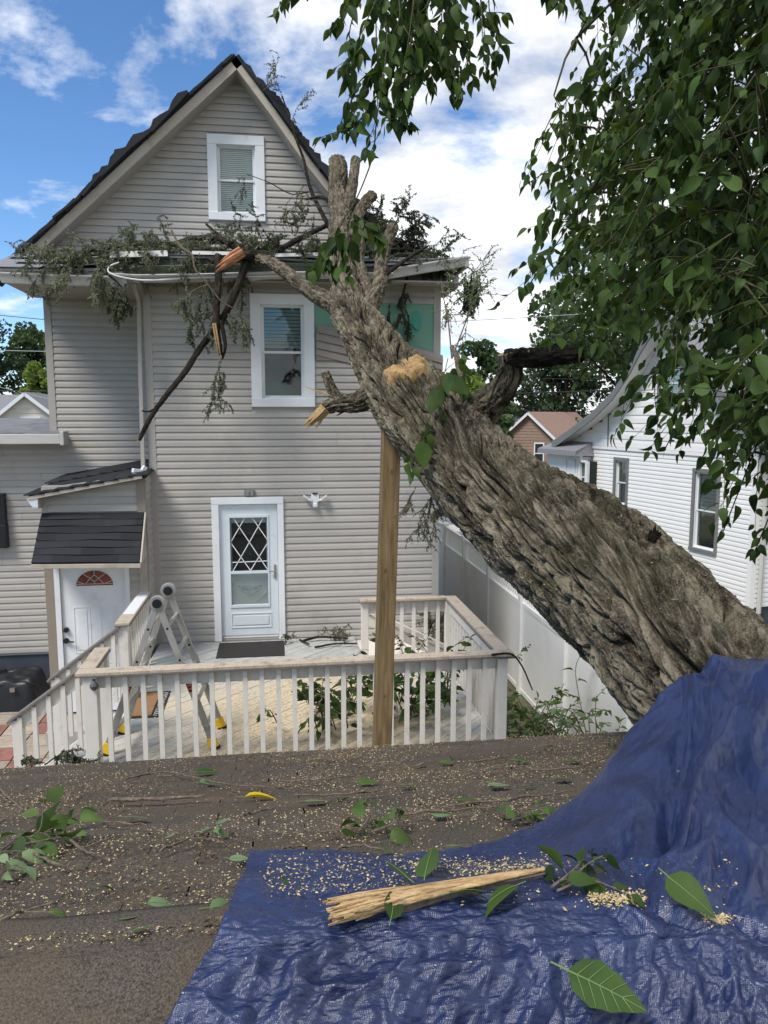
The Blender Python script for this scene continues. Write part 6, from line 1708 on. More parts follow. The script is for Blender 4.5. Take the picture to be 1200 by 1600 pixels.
small_branch('wilted leafy branch heaped on the left end of the front roof', [[V(60, 420, 10.6), V(110, 400, 10.8), V(160, 388, 11.0), V(230, 380, 11.2)]], [(.012, .03)],
    [(V(75, 412, 10.6), (-.5, -.3, -.5), .35, 2, 5, .8), (V(120, 395, 10.8), (-.5, -.2, -.2), .5, 2, 6, .5), (V(140, 396, 10.9), (-.4, -.3, .05), .4, 2, 7, .6), (V(160, 398, 10.9), (.5, -.2, .0), .4, 2, 7, .6), (V(185, 398, 10.9), (.5, -.2, .0), .4, 2, 7, .6), (V(165, 395, 10.8), (.1, -.3, -.5), .5, 2, 6, .9), (V(110, 405, 10.7), (-.2, -.3, -.5), .45, 2, 6, .8), (V(150, 405, 10.7), (.2, -.3, -.4), .4, 2, 6, .8)] + mat_sprays(70, 200, 20, 394, 412), seed=13, per_m=190, leaf=.030)
small_branch('leafy branch lying along the front roof above the split gutter', [[V(150, 392, 10.9), V(220, 380, 11.1), V(290, 385, 11.1), V(350, 392, 11.0)]], [(.02, .03)],
    [(V(190, 390, 11.0), (.3, 0, .25), .28, 2, 6, .3), (V(225, 388, 11.2), (.0, 0, .6), .24, 2, 6, .2), (V(260, 388, 11.1), (.5, 0, .15), .35, 2, 7, .3), (V(240, 392, 11.0), (-.6, -.1, .0), .4, 2, 7, .3), (V(210, 394, 10.9), (.6, -.1, .0), .4, 2, 7, .3), (V(280, 392, 10.9), (.6, -.2, .05), .4, 2, 7, .3), (V(300, 388, 11.0), (.4, 0, .2), .5, 2, 6, .3), (V(340, 388, 10.9), (.4, -.2, .2), .4, 2, 6, .4)] + mat_sprays(170, 420, 38, 384, 400), seed=15, per_m=190, leaf=.028)
small_branch('dark bunch of leaves hanging beneath the left gutter by the corner', [[V(170, 430, 10.65), V(182, 440, 10.65), V(190, 448, 10.65)]], [(.012, .008)],
    [(V(185, 442, 10.65), (0, 0, -1), .3, 2, 7, .9), (V(195, 442, 10.65), (.1, 0, -1), .32, 2, 7, .9), (V(178, 440, 10.65), (-.1, 0, -1), .28, 2, 7, .9)], seed=17, per_m=210, lm='leaf_dull')
small_branch('pale thin bare branch arching over the broken gutter', [[V(268, 360, 10.6), V(282, 385, 10.5), V(300, 398, 10.4), V(305, 420, 10.35), V(325, 445, 10.35), V(345, 470, 10.35), V(365, 482, 10.35)], [V(325, 445, 10.35), V(310, 450, 10.35), V(292, 460, 10.35)]], [(.014, .007), (.008, .004)],
    [(V(300, 455, 10.35), (-.5, -.1, -.6), .4, 2, 5, .8), (V(365, 483, 10.35), (.6, -.1, -.3), .25, 2, 4, .6)], seed=19, bark='twig')
small_branch('heap of leafy branches piled on the crushed right roof beside the dish', [[V(560, 400, 10.9), V(610, 390, 11.2), V(660, 392, 11.3), V(690, 400, 11.2)], [V(600, 430, 10.5), V(625, 412, 10.6), V(650, 395, 10.8), V(668, 385, 11)], [V(588, 395, 11.1), V(640, 375, 11.4), V(665, 380, 11.5)], [V(648, 410, 11.2), V(648, 330, 11.3)]], [(.025, .01), (.035, .012), (.02, .01), (.007, .006)],
    [(V(612, 375, 11.3), (.0, 0, .8), .42, 2, 8, .2), (V(630, 390, 11.3), (.2, 0, .6), .4, 2, 8, .3), (V(600, 370, 11.4), (-.1, 0, .7), .40, 2, 8, .2), (V(645, 400, 11.2), (.5, 0, .25), .4, 2, 8, .4), (V(590, 400, 11.0), (-.2, 0, .3), .5, 2, 7, .4), (V(655, 405, 11.1), (.5, 0, .1), .35, 2, 6, .4), (V(625, 372, 11.3), (.3, 0, .3), .4, 2, 8, .3), (V(620, 400, 11.0), (.3, -.2, .1), .6, 2, 7, .4), (V(690, 392, 11.1), (.7, 0, .5), .4, 1, 3, .1)], seed=23, per_m=180, lm='leaf_dull')
small_branch('wilted spray hanging under the right soffit over the green sheathing', [[V(638, 425, 10.9), V(632, 450, 10.95), V(625, 475, 10.95)]], [(.02, .01)],
    [(V(632, 450, 10.95), (0, -.1, -1), .5, 2, 6, .8), (V(608, 476, 10.95), (-.2, -.1, -.8), .35, 2, 5, .8)], seed=25, lm='leaf_dull')
small_branch('drooping leafy bunch hanging off the right roof corner against the sky', [[V(722, 415, 11.2), V(735, 420, 11.2), V(742, 430, 11.2)]], [(.01, .006)],
    [(V(738, 420, 11.2), (.0, 0, -1), .42, 2, 8, .9), (V(728, 425, 11.2), (-.1, 0, -1), .40, 2, 8, .9), (V(746, 428, 11.2), (.1, 0, -1), .36, 2, 8, .9)], seed=27, per_m=210, lm='leaf_dull')
small_branch('wiry green shoots rising behind the trunk by the house corner', [[dep(706, 560, 6.6), dep(700, 500, 6.7), dep(692, 460, 6.9), dep(690, 440, 7)], [dep(706, 560, 6.6), dep(725, 510, 6.7), dep(740, 470, 6.9)]], [(.007, .003), (.007, .003)],
    [(dep(725, 510, 6.7), (.4, 0, .8), .5, 2, 6, .0), (dep(705, 520, 6.7), (.1, 0, 1), .5, 2, 5, .0), (dep(735, 480, 6.8), (.3, 0, .6), .35, 2, 5, .0)], seed=29, leaf=.022, per_m=75, bark='twig', lm='leaf_pale')
small_branch('drooping small leaved spray hanging under the trunk beside the timber prop', [[dep(690, 740, 5.6), dep(684, 765, 5.7), dep(672, 785, 5.7), dep(655, 800, 5.7)]], [(.008, .004)],
    [(dep(684, 760, 5.7), (-.4, 0, -.5), .3, 2, 6, .6), (dep(668, 785, 5.7), (-.3, 0, -.8), .22, 2, 5, .8), (dep(650, 760, 5.7), (-.3, 0, -.6), .2, 2, 5, .6), (dep(686, 780, 5.7), (.2, 0, -.8), .2, 2, 5, .8)], seed=31, leaf=.018, per_m=130, bark='twig', lm='leaf_dry')
small_branch('sparse twig with few leaves under the broken right hand limb', [[dep(790, 570, 5.4), dep(775, 600, 5.3), dep(760, 640, 5.2)], [dep(868, 565, 5.3), dep(840, 600, 5.3), dep(810, 650, 5.2)]], [(.008, .004), (.006, .003)], [(dep(700, 470, 8), (0, 0, -1), .2, 1, 3, .8)], seed=33, bark='bark_dark')

# ------------------------------------------------------------------ litter on the roof
def loose_leaf(px, py, size, yaw, mat, label, group=None, on='roof', k=3, curl=0.0, roll=0.0, name='fallen_leaf', veins=False):
    if on == 'roof':
        p = roof_at(px, py, 0.02); n = Vector((0, slope, 1)).normalized() if p.y > RY else nn_
    elif on == 'tarp':
        p, n = tarp_at(px, py); n = (n + Vector((0, 0, .6))).normalized(); p = p + n * 0.042
    else:
        p = at_z(px, py, ZD + 0.01); n = Vector((0, 0, 1))
    d = Vector((math.cos(yaw), math.sin(yaw), 0)); d = (d - n * d.dot(n)).normalized()
    d = (d + n * curl).normalized(); x = d.cross(n).normalized(); n2 = x.cross(d)
    n2 = (n2 + x * roll).normalized(); x = d.cross(n2).normalized()
    v, f = LV[k]
    w = (v[:, :1] * np.array(x) + v[:, 1:2] * np.array(d) + v[:, 2:] * np.array(n2)) * size
    base = Vector(p) - d * size * .5
    o = np_build(name, w + np.array(base), f, mat, None, tuple(base), smooth=True)
    tag(o, label, 'leaf', group)
    # stalk and midrib
    mb = MB().tube([base - d * size * .22 + n * .004, base + n * .002], size * .012, 4)
    r_ = MB()
    mid = [base + d * size * t + n2 * (size * (-.10 if k == 3 else -.25) * t * t + .0012) for t in np.linspace(0, .97, 7)]
    r_.tube(mid, [size * .010 * (1 - .8 * i / 7) for i in range(7)], 4)
    if veins:
        for t in (.12, .26, .40, .54, .68):
            b0 = base + d * size * t + n2 * (size * -.10 * t * t + .0012)
            for s in (-1, 1):
                w_ = .70 / 2 * (math.sin(math.pi * min(1, (t + .14)) ** .72)) * .86
                e = base + d * size * (t + .16) + x * s * size * w_ + n2 * (size * (-.10 * (t + .16) ** 2 + .05 * w_) + .0015)
                r_.tube([b0, b0.lerp(e, .5) + n2 * .0008, e], [size * .005, size * .004, size * .002], 4)
    mb.build('stalk', M['vein'], o); r_.build('midrib', M['vein'], o)
    return o
rs = random.Random(17)
loose_leaf(945, 1568, .150, R(-35), M['leaf_fresh'], 'large veined leaf at the bottom edge of the tarp', on='tarp', veins=True)
loose_leaf(1068, 1420, .115, R(-70), M['leaf'], 'dark pointed leaf standing up on the right side of the tarp', on='tarp', roll=.7, k=0, curl=.15)
loose_leaf(362, 1412, .105, R(25), M['leaf_pale'], 'pale green leaf on the roof overlapping the tarp edge', roll=.3, k=1)
loose_leaf(410, 1243, .14, R(8), M['leaf_yellow'], 'bright yellow leaf on the dark roof', k=2)
loose_leaf(446, 1403, .045, R(80), M['leaf'], 'small upright leaf by the white spot near the left tarp corner', on='tarp', roll=.9, k=2)
loose_leaf(615, 1436, .075, R(70), M['leaf'], 'dark leaf hanging over the splintered wood on the tarp', on='tarp', roll=.5, k=0, curl=.4)
loose_leaf(620, 1385, .085, R(120), M['leaf_fresh'], 'fresh leaf left of the pair behind the splintered wood', on='tarp', roll=.6, k=3, curl=.3)
loose_leaf(668, 1372, .105, R(70), M['leaf_fresh'], 'broad pale veined leaf right of the pair behind the splintered wood', on='tarp', roll=-.6, k=3, curl=.5)
loose_leaf(780, 1418, .095, R(200), M['leaf'], 'leaf tucked in front of the middle of the splintered wood', on='tarp', roll=.6, k=1, curl=.1)
loose_leaf(730, 1415, .09, R(20), M['leaf'], 'curled leaf under the splintered wood', on='tarp', roll=-.5, k=1)
loose_leaf(75, 1590, .07, R(60), M['leaf'], 'dark leaf at the bottom left corner of the roof', k=0)
for px, py, s, yw in ((207, 1431, .062, 40), (256, 1407, .075, 10), (212, 1452, .05, 200), (90, 1424, .045, 10), (820, 1187, .10, 5), (733, 1248, .10, 20), (495, 1250, .10, 5), (575, 1220, .1, 10), (700, 1190, .08, 30), (655, 1193, .07, 100), (330, 1220, .11, 20), (615, 1262, .09, 60), (325, 1205, .12, 10), (213, 1276, .09, 5), (600, 1325, .06, 40), (720, 1320, .07, 0), (265, 1305, .05, 90), (640, 1225, .08, 10), (860, 1165, .1, 10), (905, 1187, .11, 5), (960, 1160, .1, 0), (165, 1382, .05, 30), (138, 1352, .05, 30), (375, 1340, .06, 10), (540, 1245, .07, 150), (690, 1270, .08, 20), (780, 1225, .09, 0), (825, 1225, .07, 60), (880, 1215, .08, 10)):
    loose_leaf(px, py, s, R(yw + rs.uniform(-15, 15)), M[rs.choice(['leaf_pale', 'leaf_fresh', 'leaf_pale', 'leaf_fresh'])], 'small green leaf lying loose on the dark shingle roof', 'loose leaves on the roof', k=rs.choice([1, 3, 3]), roll=rs.uniform(-.3, .3))
# each loose leaf is told apart by its row on the roof and its place in that row
ORD = ['leftmost', 'second from left', 'third from left', 'fourth from left', 'fifth from left', 'sixth from left', 'seventh from left', 'eighth from left', 'ninth from left', 'tenth from left', 'eleventh from left', 'twelfth from left', 'thirteenth from left']
def tell_apart(group, what, rows):
    obs = [(proj(o.matrix_basis.translation)[:2], o) for o in COL.objects if o.get('group') == group and o.parent is None]
    lo = -1
    for hi, where in rows:
        r__ = sorted((q for q in obs if lo <= q[0][1] < hi), key=lambda q: q[0][0]); lo = hi
        for (_, o), w_ in zip(r__, ORD): o['label'] = what + ' ' + where + ', ' + w_ if len(r__) > 1 else what + ' ' + where
tell_apart('loose leaves on the roof', 'loose green leaf lying', [(1200, 'close to the far roof eave'), (1238, 'behind the yellow leaf on the roof'), (1290, 'level with the yellow leaf on the roof'), (1360, 'on the roof just behind the tarp'), (9999, 'on the roof left of the tarp')])
# leafy sprigs on the roof and the tarp
def sprig(label, pts, size, n, seed, mat='leaf_fresh', droop=.1):
    rs = random.Random(seed); lv = Leaves(); tw = MB()
    o = thing('leafy_sprig', label, 'sprig', tuple(pts[0][0]))
    for p in pts:
        tw = MB(); leafy_twig(lv, tw, p, size, n, rs, droop=droop, r0=.003, spread=.9); tw.build('stem', M['twig'], o)
    for m_ in lv.M:          # keep the leaves above what they lie on
        T = m_[3]
        zz = (far_z(T[1]) if T[1] > RY else RZ) + .02
        tipz = T[2] + m_[1][2]
        if T[2] < zz: T[2] = zz
        if T[2] + m_[1][2] < zz: m_[1][2] = zz - T[2] + .004
    lv.build_each(M[mat], o, range(len(lv.M)))
    return o
RP = lambda x, y, h=.03: roof_at(x, y, h)
sprig('upright leafy sprig at the left edge of the roof', [[RP(20, 1310), RP(60, 1300, .06), RP(68, 1250, .12)], [RP(0, 1330), RP(40, 1300, .05), RP(70, 1285, .06)], [RP(30, 1320), RP(80, 1310, .04), RP(118, 1300, .04)], [RP(50, 1310), RP(90, 1290, .06), RP(125, 1270, .09)]], .085, 6, 3)
sprig('flat leafy sprig in the lower left of the roof', [[RP(-20, 1370), RP(10, 1350, .03), RP(40, 1355, .03)], [RP(-20, 1340), RP(10, 1330, .04), RP(50, 1330, .03)]], .075, 5, 5, 'leaf_pale')
sprig('leafy sprig on the roof behind the left end of the tarp', [[RP(500, 1300), RP(545, 1295, .03), RP(590, 1290, .03)], [RP(560, 1300), RP(580, 1270, .06), RP(572, 1250, .08)], [RP(580, 1300), RP(615, 1285, .05), RP(625, 1265, .07)]], .075, 5, 7)
sprig('small wilted sprig in the middle of the roof', [[RP(310, 1305), RP(330, 1295, .03), RP(340, 1285, .05)]], .05, 6, 8, 'leaf_pale')
sprig('low sprig on the roof beside the rising tarp edge', [[RP(780, 1275), RP(815, 1265, .03), RP(850, 1262, .04)], [RP(800, 1282), RP(830, 1272, .03)]], .06, 6, 9, 'leaf_fresh')
TQ = lambda x, y, h=.02: tarp_at(x, y)[0] + Vector((0, 0, h))
sprig('dark curled leaf clump on the tarp at the tip of the split wood', [[TQ(860, 1400), TQ(890, 1390, .04), TQ(920, 1372, .06)], [TQ(870, 1405), TQ(920, 1395, .03), TQ(985, 1412)], [TQ(880, 1400), TQ(915, 1385, .05), TQ(940, 1375, .06)]], .06, 6, 10, 'leaf')
# twigs on the roof
tg = [((195, 1218), (260, 1208), (350, 1225), (430, 1232)), ((170, 1252), (240, 1250), (320, 1245)), ((245, 1215), (300, 1210)), ((440, 1222), (520, 1218), (590, 1205)), ((460, 1245), (560, 1240), (640, 1230)), ((50, 1335), (90, 1352), (105, 1355)), ((0, 1440), (40, 1425), (90, 1412)), ((320, 1440), (350, 1438)), ((150, 1275), (165, 1285), (230, 1290)), ((560, 1200), (620, 1195)), ((700, 1260), (800, 1250), (900, 1235)), ((620, 1275), (700, 1268), (780, 1262)), ((90, 1300), (130, 1330), (160, 1340)), ((410, 1350), (440, 1330), (470, 1322)), ((740, 1190), (820, 1180)), ((0, 1235), (30, 1262), (60, 1275)), ((250, 1330), (300, 1310), (320, 1305)), ((380, 1275), (430, 1262)), ((830, 1205), (900, 1200), (950, 1185)), ((520, 1330), (560, 1322), (600, 1330))]
for i, t in enumerate(tg):
    P_ = [roof_at(x, y, .022) for x, y in t]
    big = i == 1
    S = [Vector(q) for q in spline([tuple(p) for p in P_], 14)]
    S = [p + Vector((0, 0, rs.uniform(0, .008))) for p in S]
    o = MB()
    off = P_[0]
    o.tube(S, [(.010 if big else .0045) * (1 - .5 * j / 14) for j in range(14)], 6, jit=.2)
    if i % 2 == 0:
        a = S[6]; o.tube([a, a + Vector((rs.uniform(.04, .1), rs.uniform(-.05, .08), .012))], [.003, .0015], 4)
    o = o.build('twig', M['twig'], None, tuple(off))
    if big: tag(o, 'thick dark stick lying on the left half of the roof', 'stick')
    else: tag(o, 'thin brown twig lying on the dark shingle roof', 'twig', 'twigs on the roof')
tell_apart('twigs on the roof', 'thin brown twig', [(1215, 'near the far roof eave'), (1240, 'behind the yellow leaf on the roof'), (1290, 'level with the yellow leaf on the roof'), (9999, 'on the roof close to the tarp level')])
# chips of wood strewn over the roof: uncountable
r_ = np.random.default_rng(12)
n = 320000
X = r_.uniform(-2.2, 2.6, n); Yv = RY + (EY - RY - .03) * r_.random(n)
q = np.stack([X * 1.1, Yv * 1.3, X * 0], -1)
dens = np.clip(.30 + perlin(q * 1.2 + 3) * 1.2 + perlin(q * 4.1) * .7, 0.02, 1) * np.clip(1.15 - (Yv - RY) / 3.6, .2, 1) * np.where(X < -1.9, .15, 1)
kp = r_.random(n) < dens * .60
Pc = np.stack([X, Yv, RZ - (Yv - RY) * slope + .012], -1)[kp]
chip_batch('wood_chips', Pc, np.repeat(np.array(Vector((0, slope, 1)).normalized())[None], kp.sum(), 0), (.0016, .011), M['chips'], None, (0, 2.5, 3.0), 5)
tag(bpy.data.objects['wood_chips'], 'pale wood chips and sawdust strewn over the roof', 'wood chips')
n = 80000
X = r_.uniform(-2.2, 2.6, n); Yv = RY + (EY - RY - .03) * r_.random(n)
kp = r_.random(n) < np.clip(.25 + perlin(np.stack([X * 1.7, Yv * 1.7, X * 0 + 9], -1)) * 1.3, .03, 1)
Pc = np.stack([X, Yv, RZ - (Yv - RY) * slope + .010], -1)[kp]
ob_ = chip_batch('bark_crumbs', Pc, np.repeat(np.array(Vector((0, slope, 1)).normalized())[None], kp.sum(), 0), (.004, .022), M['litter'], None, (0, 2.5, 3.0), 6)
tag(ob_, 'brown bark crumbs and leaf litter strewn over the roof', 'litter')
n = 5000
X = r_.uniform(-1.2, .1, n); Yv = r_.uniform(RY - .42, RY + .12, n)
Pc = np.stack([X, Yv, np.array([roll_z(y) for y in Yv]) + .004], -1)
kp = r_.random(n) < .16 + .5 * np.clip((Yv - RY + .1) * 3, 0, 1)
ob_ = chip_batch('wood_chips', Pc[kp], np.repeat(np.array(nn_)[None], kp.sum(), 0), (.002, .009), M['chips'], None, (-.4, 1.4, 3.3), 15)
tag(ob_, 'few pale chips scattered over the rounded near ridge of the roof', 'wood chips')
# chips on the tarp: a band behind the ridge and loose flecks
pts, nrm_ = [], []
for k in range(5200):
    a = r_.random()
    if a < .30: px, py, sp = r_.uniform(640, 860), 1360 + r_.normal() * 8, 3
    elif a < .55: px, py, sp = r_.uniform(920, 1010), 1408 + r_.normal() * 5, 3
    elif a < .68: px, py, sp = 1118 + r_.normal() * 12, 1441 + r_.normal() * 4, 3
    elif a < .9: px, py, sp = r_.uniform(410, 640), r_.uniform(1340, 1400), 3
    else: px, py, sp = r_.uniform(420, 1150), r_.uniform(1345, 1420), 3
    i = None
    pts.append((px, py))
q_, fw_ = None, None
tarp_at(600, 1400)
flat = TARP_P.reshape(-1, 3); nflat = nr.reshape(-1, 3)
sel = np.where((_tp[0][:, 1] > 1320) & (_tp[0][:, 1] < 1470) & (np.arange(len(flat)) > nu * 55))[0]
sp2 = _tp[0][sel]
idx = []
for p in pts:
    d2 = (sp2[:, 0] - p[0]) ** 2 + (sp2[:, 1] - p[1]) ** 2; j = d2.argmin()
    if d2[j] < 60: idx.append(sel[j])
idx = np.array(idx)
ob_ = chip_batch('wood_chips', flat[idx] + r_.normal(size=(len(idx), 3)) * .004 + nflat[idx] * .006, nflat[idx], (.0016, .012), M['chips'], None, (.6, 1.6, 3.4), 9)
tag(ob_, 'pale wood chips gathered along the folds of the tarp', 'wood chips')
# splintered piece of wood on the tarp
w0, w1, w2 = TQ(552, 1440, .03), TQ(690, 1410, .035), TQ(850, 1378, .03)
spl = thing('split_wood', 'long splintered piece of yellow wood lying on the tarp', 'wood', tuple(w0))
rs = random.Random(3); mb = MB()
ax_ = (w2 - w0).normalized(); sd2 = ax_.cross(Vector((0, 0, 1))).normalized()
bd = MB(); ns_ = 26; secs = []
for i in range(ns_):
    t = i / (ns_ - 1)
    c = (w0 * (1 - t) ** 2 + w1 * 2 * t * (1 - t) + w2 * t ** 2) if t < 1 else w2
    wd = .026 * (1 - t) ** .75 + .003; th_ = .011 * (1 - t) ** .7 + .003
    secs.append([tuple(c + sd2 * wd * math.cos(k * 2 * math.pi / 18) * rs.uniform(.86, 1.1) + Vector((0, 0, th_ * math.sin(k * 2 * math.pi / 18) * rs.uniform(.7, 1.25)))) for k in range(18)])
v, f = grid_mesh(np.array(secs), True); np_build('wedge', v, f, M['raw_wood'], spl)
for i in range(56):
    o1 = sd2 * rs.uniform(-.030, .030) + Vector((0, 0, rs.uniform(-.010, .014)))
    s0 = rs.uniform(-.06, .0); e = rs.uniform(.06, .3) if i % 4 else rs.uniform(.3, .9)
    a = w0 + ax_ * s0 + o1 * 1.12; c = w0 * (1 - e) ** 2 + w1 * 2 * e * (1 - e) + w2 * e ** 2 + o1 * (1 - e) + Vector((0, 0, .003))
    m_ = w0 * (1 - e / 2) ** 2 + w1 * 2 * (e / 2) * (1 - e / 2) + w2 * (e / 2) ** 2 + o1 * (1 - e / 2) + Vector((0, 0, .002))
    S = [Vector(q) for q in spline([tuple(a), tuple(m_), tuple(c)], 8)]
    mb.tube(S, [.0022, .0035, .0036, .0034, .003, .0025, .0018, .0006], 4, jit=.25)
mb.build('fibres', M['raw_wood'], spl)
MB().tube([w0 + ax_ * .1 - Vector((0, 0, .008)), w1 - Vector((0, 0, .012)), w2 - Vector((0, 0, .01))], [.022, .016, .004], 6, jit=.1).build('bark_strip', M['twig'], spl)
# paint specks on the tarp
mbs = MB()
for px, py, s in ((458, 1413, .010), (915, 1452, .016), (982, 1478, .024), (935, 1505, .014), (1125, 1385, .018), (990, 1470, .02), (1050, 1480, .012), (520, 1520, .01), (700, 1405, .008), (985, 1375, .01), (860, 1453, .012), (1100, 1080, .016), (650, 1500, .006)):
    p, n = tarp_at(px, py); e1 = n.orthogonal().normalized(); e2 = n.cross(e1); k = 9
    rr3 = [s * rs.uniform(.3, 1) for _ in range(k)]
    mbs.extrude([p + n * .004 + (e1 * math.cos(i * 2 * math.pi / k) + e2 * .5 * math.sin(i * 2 * math.pi / k)) * rr3[i] for i in range(k)], n * .001)
mbs.build('paint_marks', M['paint_spot'], tarp, kind='stuff') if False else None

# ------------------------------------------------------------------ debris on the deck
n = 60000
X = r_.uniform(-1.68, 2.12, n); Yv = r_.uniform(7.28, 10.9, n)
dens = np.clip(1.15 - np.abs(X - .15) / 1.6, 0, 1) * np.clip((9.9 - Yv) / 2.0, 0.02, 1) + .04
dens *= np.clip(.75 + perlin(np.stack([X * 2, Yv * 2, X * 0 + 5], -1)) * 1.0, .1, 1.3)
kp = r_.random(n) < dens
Pc = np.stack([X, Yv, np.full(n, ZD + .006)], -1)[kp]
ob_ = chip_batch('sawdust', Pc, np.repeat(np.array([[0, 0, 1.]]), kp.sum(), 0), (.008, .034), M['dust'], None, (0.2, 8.5, ZD), 10)
tag(ob_, 'yellow sawdust spread over the deck boards', 'sawdust')
def heap(label, twigs, size, n, seed, mat='leaf', bark='twig', name='leafy_branch', cat='branch', droop=.3, r0=.008):
    rs = random.Random(seed); lv = Leaves(); tw = MB()
    o = thing(name, label, cat, tuple(twigs[0][0]))
    for t in twigs:
        tw = MB(); leafy_twig(lv, tw, t, size, n, rs, droop=droop, r0=r0, spread=1.0); tw.build('stem', M[bark], o, smooth=True)
    lv.build_each(M[mat], o, range(len(lv.M)))
    return o
rs = random.Random(8)
def rt(x0, x1, y0, y1, z0, z1, n, L):
    out = []
    for _ in range(n):
        p = Vector((rs.uniform(x0, x1), rs.uniform(y0, y1), rs.uniform(z0, z0 + .1))); a = rs.uniform(0, 6.28)
        e = p + Vector((math.cos(a) * L * rs.uniform(.5, 1), math.sin(a) * L * .4, rs.uniform(.15, z1 - z0)))
        e.x = min(max(e.x, x0 - .1), x1 + .05); e.y = min(max(e.y, y0 - .1), y1 + .1)
        out.append([p, p.lerp(e, .5) + Vector((0, 0, .12)), e])
    return out
heap('broken leafy branch lying on the deck behind the timber prop', rt(.30, 1.15, 7.45, 8.4, ZD + .05, ZD + .60, 22, .6), .13, 11, 5)
heap('broken leafy branch lying in the right corner of the deck', rt(1.2, 2.0, 7.45, 8.5, ZD + .05, ZD + .90, 30, .6), .13, 11, 6)
heap('low leafy branch on the deck left of the timber prop', rt(-.1, .5, 7.45, 7.8, ZD + .03, ZD + .25, 5, .5), .10, 7, 7, 'leaf_fresh')
heap('heap of fallen branches between the deck and the fence', rt(2.45, 3.5, 7.0, 9.2, .3, 1.1, 50, .7), .12, 11, 8, 'leaf_fresh')
heap('pale wilted foliage lying beside the deck near the fence foot', rt(2.5, 3.4, 6.6, 8.0, .7, 1.25, 24, .5), .09, 9, 18, 'leaf_pale')
vb_ = [[Vector((3.45, 7.55, .2)), at_x(905, 1090, 3.5), at_x(900, 1040, 3.55), at_x(918, 1010, 3.6)], [Vector((3.4, 7.3, .2)), at_x(930, 1110, 3.45), at_x(945, 1075, 3.5)], [Vector((3.5, 8.0, .2)), at_x(870, 1110, 3.5), at_x(880, 1070, 3.5)], [Vector((3.4, 7.4, .2)), at_x(920, 1120, 3.45), at_x(950, 1110, 3.5)], [at_x(905, 1090, 3.5), at_x(890, 1085, 3.5), at_x(870, 1075, 3.5)]]
heap('young vine climbing the white fence beside the trunk', vb_, .11, 8, 9, 'leaf_fresh', name='vine', cat='vine')
small_branch('crooked dark twig hanging off the right corner of the railing', [[at_y(768, 1023, 7.1), at_y(798, 1022, 7.05), at_y(815, 1040, 7.0), at_y(832, 1078, 7.0)]], [(.012, .006)], [(at_y(806, 1030, 7.05), (.2, 0, .3), .15, 1, 3, .2)], seed=41, leaf=.04, per_m=30, lm='leaf_fresh')
small_branch('wilted spray lying at the foot of the stair rail by the roof edge', [[at_y(70, 1195, 6.0), at_y(90, 1182, 6.0), at_y(115, 1180, 6.0)]], [(.006, .003)], [(at_y(85, 1186, 6.0), (.3, 0, .3), .14, 2, 7, .3), (at_y(100, 1190, 6.0), (.6, 0, .1), .16, 2, 7, .3), (at_y(70, 1192, 6.0), (-.2, 0, .2), .12, 2, 6, .3)], seed=43, leaf=.022, per_m=260)
small_branch('dark broken sticks and litter swept against the wall beside the storm door', [[Vector((.35, 10.95, ZD + .03)), Vector((.6, 11.0, ZD + .06)), Vector((1.0, 10.9, ZD + .05))], [Vector((.5, 10.6, ZD + .03)), Vector((.8, 10.7, ZD + .04)), Vector((1.1, 10.6, ZD + .06))], [Vector((.3, 11.0, ZD + .03)), Vector((.42, 10.7, ZD + .05))]], [(.02, .012), (.015, .01), (.015, .01)], [(Vector((.5, 11, ZD + .05)), (.6, 0, .2), .4, 2, 5, .2), (Vector((.8, 11, ZD + .05)), (.4, -.2, .3), .3, 2, 5, .2), (Vector((.25, 11, ZD + .05)), (-.2, -.2, .1), .2, 2, 5, .2)], seed=45, per_m=60)
small_branch('leafy twigs caught between the yard stairs and the siding', [[at_y(668, 1000, 10.9), at_y(675, 975, 10.9), at_y(690, 960, 10.9)]], [(.012, .006)], [(at_y(672, 990, 10.9), (0, 0, 1), .35, 2, 7, .1), (at_y(680, 985, 10.9), (.2, 0, .8), .35, 2, 7, .1), (at_y(690, 1000, 10.9), (.1, 0, .8), .35, 2, 6, .1)], seed=47, per_m=110)

# ------------------------------------------------------------------ black cover by the foundation
bc = thing('covered_storage', 'low black plastic covered box on the pavers by the foundation', 'box', (-4.3, 12.0, 0))
gx, gy = np.meshgrid(np.linspace(-1, 1, 60), np.linspace(-1, 1, 40))
hgt = .44 * (1 - np.clip((np.abs(gx) - .80) / .20, 0, 1) ** 1.6) * (1 - np.clip((np.abs(gy) - .74) / .26, 0, 1) ** 1.6)
w_ = perlin(np.stack([gx * 2.2, gy * 1.6, gx * 0 + 2], -1)); w2_ = 1 - 2 * np.abs(perlin(np.stack([gx * 3, gy * 3, gx * 0 + 8], -1)))
Pb = np.stack([-4.36 + gx * .80 + w_ * .03, 11.95 + gy * .42 + w_ * .03, (.03 + hgt * .9 + (.075 * w2_ + .07 * w_) * np.clip(hgt * 4, 0, 1))], -1)
v, f = grid_mesh(Pb); np_build('cover', v, f, M['black'], bc, smooth=True)
MB().tube([(-5.1, 11.62, .36), (-4.5, 11.55, .46), (-4.1, 11.6, .44), (-3.62, 11.75, .38)], .012, 5).tube([(-4.5, 11.50, .1), (-4.42, 11.56, .45), (-4.2, 12.2, .5)], .012, 5).build('strap', M['black'], bc)
MB().box(-3.93, -3.86, 11.51, 11.545, .36, .42).build('buckle', M['steel'], bc)

